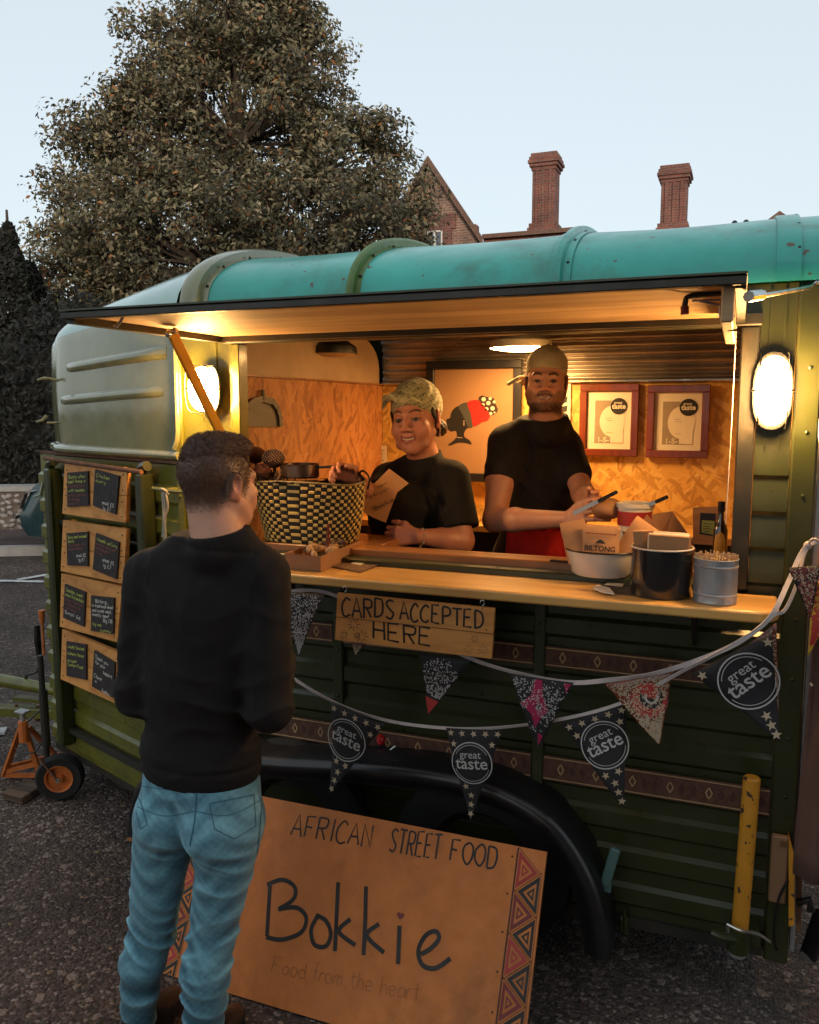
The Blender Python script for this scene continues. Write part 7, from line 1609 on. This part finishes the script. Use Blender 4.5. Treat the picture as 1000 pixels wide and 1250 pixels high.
    wear_shade = wear_shade * (.75 + .25 * np.sin(z * 90 + 3 * np.sin(x * 40))) + .08 * np.sin(x * 300) * np.sin(z * 280); wear_shade = np.clip(wear_shade, 0, 1)[:, None]; rd = np.clip(-JF(x, y, z) / .007, -1, 1)[:, None] if JF else 0; wear_shade = np.clip(wear_shade + .55 * np.clip(rd, -.9, 1), 0, 1); C4 = base * (1 - wear_shade) + pale * wear_shade
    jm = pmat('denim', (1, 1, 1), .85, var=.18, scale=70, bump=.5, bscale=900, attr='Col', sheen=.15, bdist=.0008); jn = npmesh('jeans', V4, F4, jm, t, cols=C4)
    # seams, pockets, belt line: ribbons laid on the cloth by casting towards it
    from mathutils.bvhtree import BVHTree
    bv = BVHTree.FromPolygons([tuple(v) for v in V4], [tuple(a) for a in F4])
    def lay(pts, w, mb, mi=0, n=14, lift=.0016):
        P3 = smoothpts([P(*p, -.4) for p in pts], n) if len(pts) > 2 else [P(*pts[0], -.4).lerp(P(*pts[1], -.4), i / n) for i in range(n + 1)]; out = []; nr = []
        for p in P3:
            d = (p - Vector(CAM)).normalized(); h = bv.ray_cast(Vector(CAM), d)
            if h[0] is not None: out.append(h[0] + h[1] * lift); nr.append(h[1])
        if len(out) > 2: mb.ribbon(out, w, sum(nr, Vector()).normalized(), mi)
    mb = MB()
    lay([(163, 958), (240, 966), (324, 950)], .0016, mb); lay([(240, 962), (238, 1000), (232, 1032)], .003, mb); lay([(168, 985), (200, 996), (238, 990)], .0016, mb); lay([(238, 990), (280, 995), (322, 974)], .0016, mb)
    for pk in ([(256, 981), (310, 970), (312, 1008), (286, 1024), (262, 1012), (256, 981)], [(167, 972), (172, 978), (180, 1006), (172, 1012), (166, 990)]):
        for a, b in zip(pk, pk[1:]): lay([a, b], .0018, mb, 1)
    lay([(170, 948), (171, 962)], .010, mb, 0, 6); lay([(236, 950), (236, 966)], .010, mb, 0, 6); lay([(318, 940), (319, 956)], .010, mb, 0, 6)
    lay([(321, 960), (312, 1060), (296, 1150), (284, 1245)], .003, mb, 1); lay([(163, 965), (158, 1060), (146, 1160), (140, 1245)], .003, mb, 1)
    mb.build('seam', [pmat('seam_thread', (.03, .11, .15), .9, bump=.1), pmat('seam_dark', (.025, .09, .125), .9, bump=.1)], jn)
    for a, s_ in ((aL, -1), (aR, 1)):
        mb = MB(); c = Vector((a.x, a.y + .05, .0)); mb.loft([[c + Vector((wx * math.cos(u) * (1 + 0), ly * math.sin(u), z)) for u in np.linspace(0, 2 * PI, 21)[:-1]] for z, wx, ly in ((.004, .045, .135), (.03, .047, .138), (.055, .043, .12))] + [[c + Vector((.038 * math.cos(u), -.04 + .06 * math.sin(u), .095)) for u in np.linspace(0, 2 * PI, 21)[:-1]]], closed=True, cap=True); mb.build('shoe', M['black'], t, smooth=60)
customer()

# ------------------------------------------------------------------ the woman with the headscarf
def woman():
    P = PY; hc = P(508, 512, .50); t = thing('person', 'smiling woman in black t-shirt and knotted headscarf behind the counter', 'person', (hc.x, .55, .216))
    HM = frame_to(hc, Vector((.02, -.99, -.07)), sc=1.12, roll=.08); nb = P(517, 560, .54)
    sR, sL = P(474, 586, .60), P(551, 585, .50); eL, wL = P(563, 660, .44), P(511, 655, .33); eR, wR = P(462, 612, .44), P(436, 586, .20)
    fx = [(hc.x - .12, hc.x + .12), (P(478, 640, .3).x, P(512, 640, .3).x), (P(408, 570, .15).x, P(440, 570, .15).x)]
    f = Field(axis(P(400, 600, .1).x - .02, sL.x + .16, .0055, fx, .0027), axis(.02, .78, .0055, [(hc.y - .12, hc.y + .13), (.10, .22)], .0027), axis(P(500, 690, .5).z - .02, hc.z + .15, .0055, [(hc.z - .14, hc.z + .14)], .0027))
    sculpt_head(f, HM, smile=.75, full=.04, fem=True, neck_to=nb, nr=.054)
    f.cap(nb, P(510, 640, .60), .055, .07, k=.03); f.cap(sL, sR, .04, k=.03)
    f.cap(sL, eL, .052, .047, k=.03); f.chain([eL, eL.lerp(wL, .35), wL], [.047, .043, .028], k=.02); f.cap(sR, eR, .05, .044, k=.03); f.chain([eR, eR.lerp(wR, .35), wR], [.043, .037, .025], k=.02)
    hand(f, wL, (-.9, -.33, .02), (-.2, .1, 1), .95, (.85, .9, .95, 1.0), spread=.03, thumb=.9); hand(f, wR, Vector(PANH) + Vector((-.02, 0, -.0)) - wR, (.2, -.6, .8), .92, (-.75, -.8, -.85, -.9), thumb=-.9)
    V, F = f.mesh(); sk = np.array((.42, .18, .12)); C = np.tile(sk, (len(V), 1)); C = paint_head(V, C, HM, sk, brow=(.02, .012, .01), lip=(.26, .05, .05), teeth=True, cheek=.12, brow_th=.0026, sm=1.)
    hair = (.018, .010, .007)
    npmesh('body', V, F, M['skin'], t, cols=C)
    # hair at the temples and nape under the scarf, loose curl behind the ear
    g = Field(axis(hc.x - .13, hc.x + .13, .0045), axis(hc.y - .13, hc.y + .14, .0045), axis(hc.z - .09, hc.z + .15, .0045)); g.M = HM
    g.ell((0, -.024, .03), (.078, .088, .090), k=.01); g.ell((0, .085, -.01), (.075, .09, .09), k=.01, op='cut'); g.ell((0, 0, -.10), (.2, .2, .075), k=.01, op='cut'); g.cap((-.074, .03, .03), (-.075, .015, -.02), .008, .004, k=.01); g.cap((.074, .03, .03), (.075, .015, -.02), .008, .004, k=.01); g.ell((-.055, -.075, -.04), (.028, .03, .03), k=.01); g.M = Matrix.Identity(4)
    g.warp(lambda X, Y, Z: .003 * np.sin(X * 200 + Z * 150) * np.sin(Y * 180 + Z * 110)); V2, F2 = g.mesh(); npmesh('hair', V2, F2, pmat('dark_hair', hair, .5, var=.4, scale=50, bump=1, bscale=300), t)
    # scarf: band round the head with diagonal folds, knot and ear of cloth at the brow
    h = Field(axis(hc.x - .16, hc.x + .15, .0032), axis(hc.y - .17, hc.y + .15, .0032), axis(hc.z - .04, hc.z + .17, .0032)); h.M = HM
    h.ell((0, -.016, .052), (.084, .103, .088), k=.01); h.ell((0, -.055, .040), (.074, .068, .075), k=.02)
    h.M = Matrix.Identity(4); n_ = (HM.to_3x3() @ Vector((0, .58, -.8))); p_ = HM @ Vector((0, .092, .058)); h.plane_cut(p_, n_)
    Mi = np.array(HM.inverted())
    def scf(X, Y, Z):
        lx = Mi[0, 0] * X + Mi[0, 1] * Y + Mi[0, 2] * Z + Mi[0, 3]; ly = Mi[1, 0] * X + Mi[1, 1] * Y + Mi[1, 2] * Z + Mi[1, 3]; lz = Mi[2, 0] * X + Mi[2, 1] * Y + Mi[2, 2] * Z + Mi[2, 3]
        return .0022 * np.sin(250 * (lz * .75 + ly * .55 + .2 * np.abs(lx)) + 1.2 * np.sin(lx * 25))
    h.warp(scf); h.M = HM
    h.ell((-.012, .100, .072), (.024, .017, .017), k=.008); h.ell((.016, .098, .076), (.020, .016, .015), k=.006); h.ell((.0, .104, .070), (.009, .010, .014), k=.004)
    h.chain([(.014, .10, .078), (.040, .095, .088), (.070, .080, .080), (.090, .065, .052)], [.010, .013, .013, .006], k=.008); h.chain([(-.01, .10, .074), (-.035, .093, .064), (-.05, .085, .058)], [.011, .010, .006], k=.008); h.M = Matrix.Identity(4)
    V5, F5 = h.mesh(); x, y, z = V5.T; pt = np.sin(x * 330 + z * 160) * np.sin(z * 260 - y * 200 + x * 90) + .5 * np.sin(z * 240 + y * 180); C5 = np.where((pt > .75)[:, None], np.array((.08, .08, .045)), np.array((.34, .32, .18))); C5 = np.where((pt < -.7)[:, None], np.array((.16, .17, .10)), C5)
    npmesh('headscarf', V5, F5, pmat('scarf_cloth', (1, 1, 1), .8, var=.1, bump=.3, bscale=500, attr='Col', sheen=.2), t, cols=C5)
    # earring and bracelet
    mb = MB(); e = HM @ Vector((-.084, .004, -.035))
    for k in range(5): mb.ball(e - Vector((0, 0, .007 * k)), .0028 + .0012 * (k == 4), seg=7)
    mb.build('earring', M['gold'], t)
    mb = MB(); d = (wL - eL).normalized(); c = wL - d * .012; a = d.orthogonal().normalized(); b = d.cross(a)
    for k in range(18): mb.ball(c + (a * math.cos(k * PI / 9) + b * math.sin(k * PI / 9)) * .0295, .0036 if k % 3 else .005, seg=6)
    mb.ball(c + Vector((0, -.012, -.034)), .005, seg=6); mb.build('bracelet', pmat('silver_beads', (.6, .5, .42), .3, metal=.6, bump=0), t)
    # t-shirt
    j = Field(axis(P(430, 600, .6).x - .03, sL.x + .17, .0055), axis(.30, .82, .0055), axis(P(500, 700, .5).z - .02, hc.z - .03, .0055))
    ch = P(507, 622, .57); j.ell((ch.x, ch.y, ch.z), (.185, .145, .15), k=.05); j.ell((ch.x - .02, ch.y - .06, ch.z + .0), (.15, .10, .10), k=.05); j.ell((ch.x - .005, ch.y - .0, ch.z - .16), (.195, .16, .17), k=.06)
    j.cap(sL + Vector((-.01, 0, -.01)), nb + Vector((.035, 0, -.015)), .062, .045, k=.04); j.cap(sR, nb + Vector((-.035, 0, -.015)), .060, .045, k=.04); j.cap(sL, sL.lerp(eL, .95), .073, .078, k=.035); j.cap(sR, sR.lerp(eR, .85), .066, .07, k=.03)
    j.cap(nb + Vector((0, 0, -.04)), nb + Vector((0, -.0, .02)), .085, .070, k=.02); j.plane_cut(nb + Vector((0, 0, .020)), (-.10, -.28, 1)); j.cap(nb + Vector((0, 0, -.02)), nb + Vector((0, 0, .1)), .056, .06, k=.003, op='cut')
    d = (eL - sL).normalized(); pc = sL.lerp(eL, .80)
    j2 = (j.ax, pc, d); X, Y, Z = j.ax; mask = ((X[:, None, None] - pc.x) * d.x + (Y[None, :, None] - pc.y) * d.y + (Z[None, None, :] - pc.z) * d.z); side = (X[:, None, None] > ch.x + .12 + 0 * Y[None, :, None] + 0 * Z[None, None, :]); j.d = np.where(side & (Z[None, None, :] > 0), np.maximum(j.d, mask), j.d)
    d = (eR - sR).normalized(); pc = sR.lerp(eR, .72); mask = ((X[:, None, None] - pc.x) * d.x + (Y[None, :, None] - pc.y) * d.y + (Z[None, None, :] - pc.z) * d.z); side = ((X[:, None, None] < ch.x - .04) & (Y[None, :, None] < ch.y - .10)) & (Z[None, None, :] > ch.z - .12); j.d = np.where(side, np.maximum(j.d, mask), j.d)
    j.warp(fold([(tuple(sL + Vector((0, 0, -.08))), (.09, .12, .1), (.8, 0, .7), 85, .005), ((ch.x + .08, ch.y - .1, ch.z - .06), (.12, .12, .12), (.6, 0, .8), 62, .005), ((ch.x - .08, ch.y - .1, ch.z - .05), (.1, .12, .12), (-.5, 0, .9), 62, .004), ((ch.x, ch.y - .1, ch.z - .2), (.2, .2, .08), (.1, 0, 1), 60, .004), (tuple(nb + Vector((.05, -.05, -.07))), (.08, .1, .06), (.9, 0, .5), 80, .002)]))
    V3, F3 = j.mesh(); npmesh('tshirt', V3, F3, cloth('black_tshirt', (.010, .009, .0095), 0), t)
    mb = MB(); b = Vector((ch.x, .57, 0)); mb.loft([[b + Vector((r * math.cos(u), r * .8 * math.sin(u), z)) for u in np.linspace(0, 2 * PI, 17)[:-1]] for z, r in ((.22, .11), (.6, .13), (1.0, .18), (1.22, .19))], closed=True, cap=True); mb.build('trousers', cloth('black_trousers', (.012, .012, .014)), t, smooth=60)
woman()

# ------------------------------------------------------------------ the man in the backwards cap
def man():
    P = PY; hc = P(667, 467, .76); t = thing('person', 'bearded man in a backwards cap, dark t-shirt and red apron behind the counter', 'person', (hc.x, .8, .216))
    HM = frame_to(hc, Vector((.17, -.98, -.03)), sc=.98, roll=-.02); nb = P(666, 509, .79)
    sA, sB = P(618, 541, .76), P(690, 545, .94); eA, wA = P(604, 635, .60), P(693, 634, .40); eB, wB = P(712, 603, .72), P(722, 618, .46)
    f = Field(axis(P(590, 640, .5).x - .05, P(770, 620, .4).x + .04, .0055, [(hc.x - .11, hc.x + .12), (wA.x - .01, P(760, 620, .35).x)], .003), axis(.20, 1.08, .0055, [(hc.y - .13, hc.y + .13), (.26, .46)], .003), axis(P(650, 690, .6).z - .02, hc.z + .15, .0055, [(hc.z - .13, hc.z + .13), (wA.z - .05, wA.z + .06)], .003))
    sculpt_head(f, HM, smile=.5, full=.12, neck_to=nb, nr=.062)
    f.cap(nb, P(655, 600, .90), .055, .055, k=.03); f.cap(sA, sB, .04, k=.03)
    f.chain([sA, sA.lerp(eA, .5), eA], [.055, .054, .044], k=.03); f.chain([eA, eA.lerp(wA, .3), wA], [.045, .044, .028], k=.02); f.cap(sB, eB, .052, .042, k=.03); f.chain([eB, eB.lerp(wB, .35), wB], [.042, .040, .027], k=.02)
    hand(f, wA, BR + Vector((-.005, -.02, -.01)) - wA, (.1, .2, 1), 1.05, (-.3, -.35, -.4, -.45), spread=.1, thumb=-.4); hand(f, wB, BR + Vector((0, .02, .03)) - wB, (-.5, .3, .8), 1.0, (.35, .4, .45, .5), spread=.08, thumb=.6)
    V, F = f.mesh(); sk = np.array((.52, .25, .17)); C = np.tile(sk, (len(V), 1)); bd = (.085, .042, .026); C = paint_head(V, C, HM, sk, brow=(.04, .022, .014), lip=(.30, .10, .08), beard=bd, teeth=True, cheek=.2, brow_th=.0045, sm=.8)
    npmesh('body', V, F, M['skin'], t, cols=C)
    nn = surf_normals(V, F); msk = (C @ np.array([1., 0, 0]) < .24) & (V[:, 2] < hc.z - .015) & (V[:, 2] > hc.z - .118) & (np.hypot(V[:, 0] - hc.x, V[:, 1] - hc.y) < .13); id_ = np.nonzero(msk)[0]
    if len(id_): r_ = np.random.RandomState(3); id_ = r_.choice(id_, 3600); strands('beard', V[id_], nn[id_], .0045, .00045, (.075, .038, .023), t, 4, lay=(0, -.1, -1), layk=.8)
    g = Field(axis(hc.x - .12, hc.x + .13, .0045), axis(hc.y - .13, hc.y + .15, .0045), axis(hc.z - .05, hc.z + .1, .0045)); g.M = HM; g.ell((0, -.02, .03), (.078, .092, .09), k=.01); g.ell((0, .095, -.01), (.08, .09, .1), k=.01, op='cut'); g.ell((0, 0, -.11), (.2, .2, .08), k=.01, op='cut'); g.cap((-.075, .026, .02), (-.074, .022, -.03), .006, .004, k=.008); g.cap((.075, .026, .02), (.074, .022, -.03), .006, .004, k=.008); g.M = Matrix.Identity(4); V2, F2 = g.mesh(); npmesh('hair', V2, F2, pmat('brown_hair', (.04, .022, .014), .6, var=.4, scale=60, bump=1, bscale=400), t)
    # cap worn backwards
    h = Field(axis(hc.x - .17, hc.x + .15, .0035), axis(hc.y - .12, hc.y + .22, .0035), axis(hc.z - .04, hc.z + .18, .0035)); h.M = HM
    h.ell((0, -.014, .058), (.083, .102, .090), k=.01); h.M = Matrix.Identity(4); h.plane_cut(HM @ Vector((0, .09, .062)), HM.to_3x3() @ Vector((0, .36, -.93))); h.M = HM @ Matrix.Rotation(.95, 4, 'Z')
    for a in np.linspace(-1.2, 1.2, 19):
        p = Vector((.072 * math.sin(a), -.085 - .022 * math.cos(a), .022 - .012 * (1 - math.cos(a)))); q = Vector((.074 * math.sin(a) + (.035 if False else 0) , -.100 - .075 * math.cos(a * .9), .000 - .016 * (1 - math.cos(a)))); h.cap(p, q, .0045, .0035, k=.006)
    h.M = HM
    h.cap((-.075, .035, .052), (-.062, .062, .055), .004, k=.004); h.ell((0, -.01, .149), (.008, .008, .004), k=.003)
    Mi = np.array(HM.inverted())
    def seams(X, Y, Z):
        lx = Mi[0, 0] * X + Mi[0, 1] * Y + Mi[0, 2] * Z + Mi[0, 3]; ly = Mi[1, 0] * X + Mi[1, 1] * Y + Mi[1, 2] * Z + Mi[1, 3]; lz = Mi[2, 0] * X + Mi[2, 1] * Y + Mi[2, 2] * Z + Mi[2, 3]; an = np.arctan2(ly, lx); return .0016 * np.exp(-(np.sin(an * 3) / .08) ** 2) * (lz > .07) + .002 * np.sin(lx * 60 + lz * 70) * np.sin(ly * 50) + .0018 * np.exp(-((lz - .068 + ly * .3) / .004) ** 2)
    h.M = Matrix.Identity(4); h.warp(seams); V5, F5 = h.mesh(); npmesh('backwards_cap', V5, F5, cloth('cap_cloth', (.36, .30, .19), 0), t)
    # t-shirt
    j = Field(axis(P(585, 600, .6).x - .03, P(720, 560, .9).x + .06, .0055), axis(.48, 1.12, .0055), axis(P(650, 700, .7).z - .05, hc.z - .05, .0055)); rt_ = Matrix.Rotation(.62, 4, 'Z')
    ch = P(655, 575, .86); j.ell((ch.x, ch.y, ch.z), (.19, .125, .17), rot=rt_, k=.05); bl_ = P(657, 640, .84); j.ell((bl_.x, bl_.y, bl_.z + .02), (.155, .13, .20), rot=rt_, k=.06)
    j.cap(sA, nb + Vector((-.04, -.02, -.02)), .060, .05, k=.04); j.cap(sB, nb + Vector((.04, .03, -.02)), .060, .05, k=.04); j.cap(sA, sA.lerp(eA, .7), .070, .068, k=.035); j.cap(sB, sB.lerp(eB, .6), .066, .064, k=.035); j.cap(nb + Vector((0, 0, -.04)), nb, .088, .072, k=.02); j.plane_cut(nb + Vector((0, 0, .006)), (.05, -.30, 1)); j.cap(nb + Vector((0, 0, -.02)), nb + Vector((0, 0, .1)), .064, .068, k=.003, op='cut')
    X, Y, Z = j.ax
    for s_, e, fr, side in ((sA, eA, .50, (X[:, None, None] < ch.x - .125) | (Y[None, :, None] < ch.y - .2)),):
        d = (e - s_).normalized(); pc = s_.lerp(e, fr); mask = ((X[:, None, None] - pc.x) * d.x + (Y[None, :, None] - pc.y) * d.y + (Z[None, None, :] - pc.z) * d.z); j.d = np.where(side & (Z[None, None, :] > 0), np.maximum(j.d, mask), j.d)
    j.plane_cut((0, 0, P(650, 646, .70).z), (0, 0, -1))
    j.warp(fold([(tuple(sA + Vector((.05, 0, -.08))), (.09, .12, .1), (.8, 0, .7), 85, .005), ((bl_.x, bl_.y - .12, bl_.z + .03), (.15, .15, .12), (.35, 0, 1), 62, .0055), ((ch.x + .05, ch.y - .1, ch.z - .02), (.12, .15, .14), (.8, 0, .5), 50, .004), (tuple(sA.lerp(eA, .4)), (.08, .1, .05), (.3, 0, 1), 90, .003)]))
    V3, F3 = j.mesh(); npmesh('tshirt', V3, F3, cloth('charcoal_tshirt', (.016, .0135, .015), 0), t)
    # trousers and the red apron tied round the waist
    q = Field(axis(bl_.x - .24, bl_.x + .24, .007), axis(bl_.y - .22, bl_.y + .22, .007), axis(.24, P(650, 640, .72).z, .007)); zc = P(650, 655, .72).z; q.ell((bl_.x, bl_.y, zc - .05), (.165, .135, .16), rot=rt_, k=.05); q.cap((bl_.x - .09, bl_.y - .03, zc - .1), (bl_.x - .11, bl_.y - .02, .27), .09, .06, k=.03); q.cap((bl_.x + .07, bl_.y + .06, zc - .1), (bl_.x + .08, bl_.y + .08, .27), .09, .06, k=.03); V6, F6 = q.mesh(); npmesh('trousers', V6, F6, cloth('black_chinos', (.011, .011, .012)), t)
    mb = MB(); rows = []; z1 = P(650, 636, .68).z; dirf = math.atan2(-.59, .705)
    for i in range(14):
        g_ = i / 13; z = z1 - .60 * g_; row = []
        for k in range(25):
            a = dirf - 1.35 + 2.3 * k / 24; r1, r2 = .178 + .03 * g_, .150 + .03 * g_; w = .006 * math.sin(k * 1.9 + g_ * 3) * (.3 + g_); lx, ly = (r1 + w) * math.cos(a - .62), (r2 + w) * math.sin(a - .62); c_, s_ = math.cos(.62), math.sin(.62); row.append(Vector((bl_.x + lx * c_ - ly * s_, bl_.y + lx * s_ + ly * c_, z + .004 * math.sin(k * .9))))
        rows.append(row)
    mb.loft(rows); o = mb.build('red_apron', cloth('apron_red', (.62, .028, .02), 0), t, smooth=60); m_ = o.modifiers.new('s', 'SOLIDIFY'); m_.thickness = .0015
    mb = MB(); rows = []
    for z in (z1 + .006, z1 - .04):
        rows.append([Vector((bl_.x + (.182 * math.cos(a - .62)) * math.cos(.62) - (.154 * math.sin(a - .62)) * math.sin(.62), bl_.y + (.182 * math.cos(a - .62)) * math.sin(.62) + (.154 * math.sin(a - .62)) * math.cos(.62), z)) for a in np.linspace(0, 2 * PI, 41)])
    mb.loft(rows); o = mb.build('apron_band', cloth('apron_band_red', (.5, .024, .018), 0), t, smooth=60); m_ = o.modifiers.new('s', 'SOLIDIFY'); m_.thickness = .0015
man()
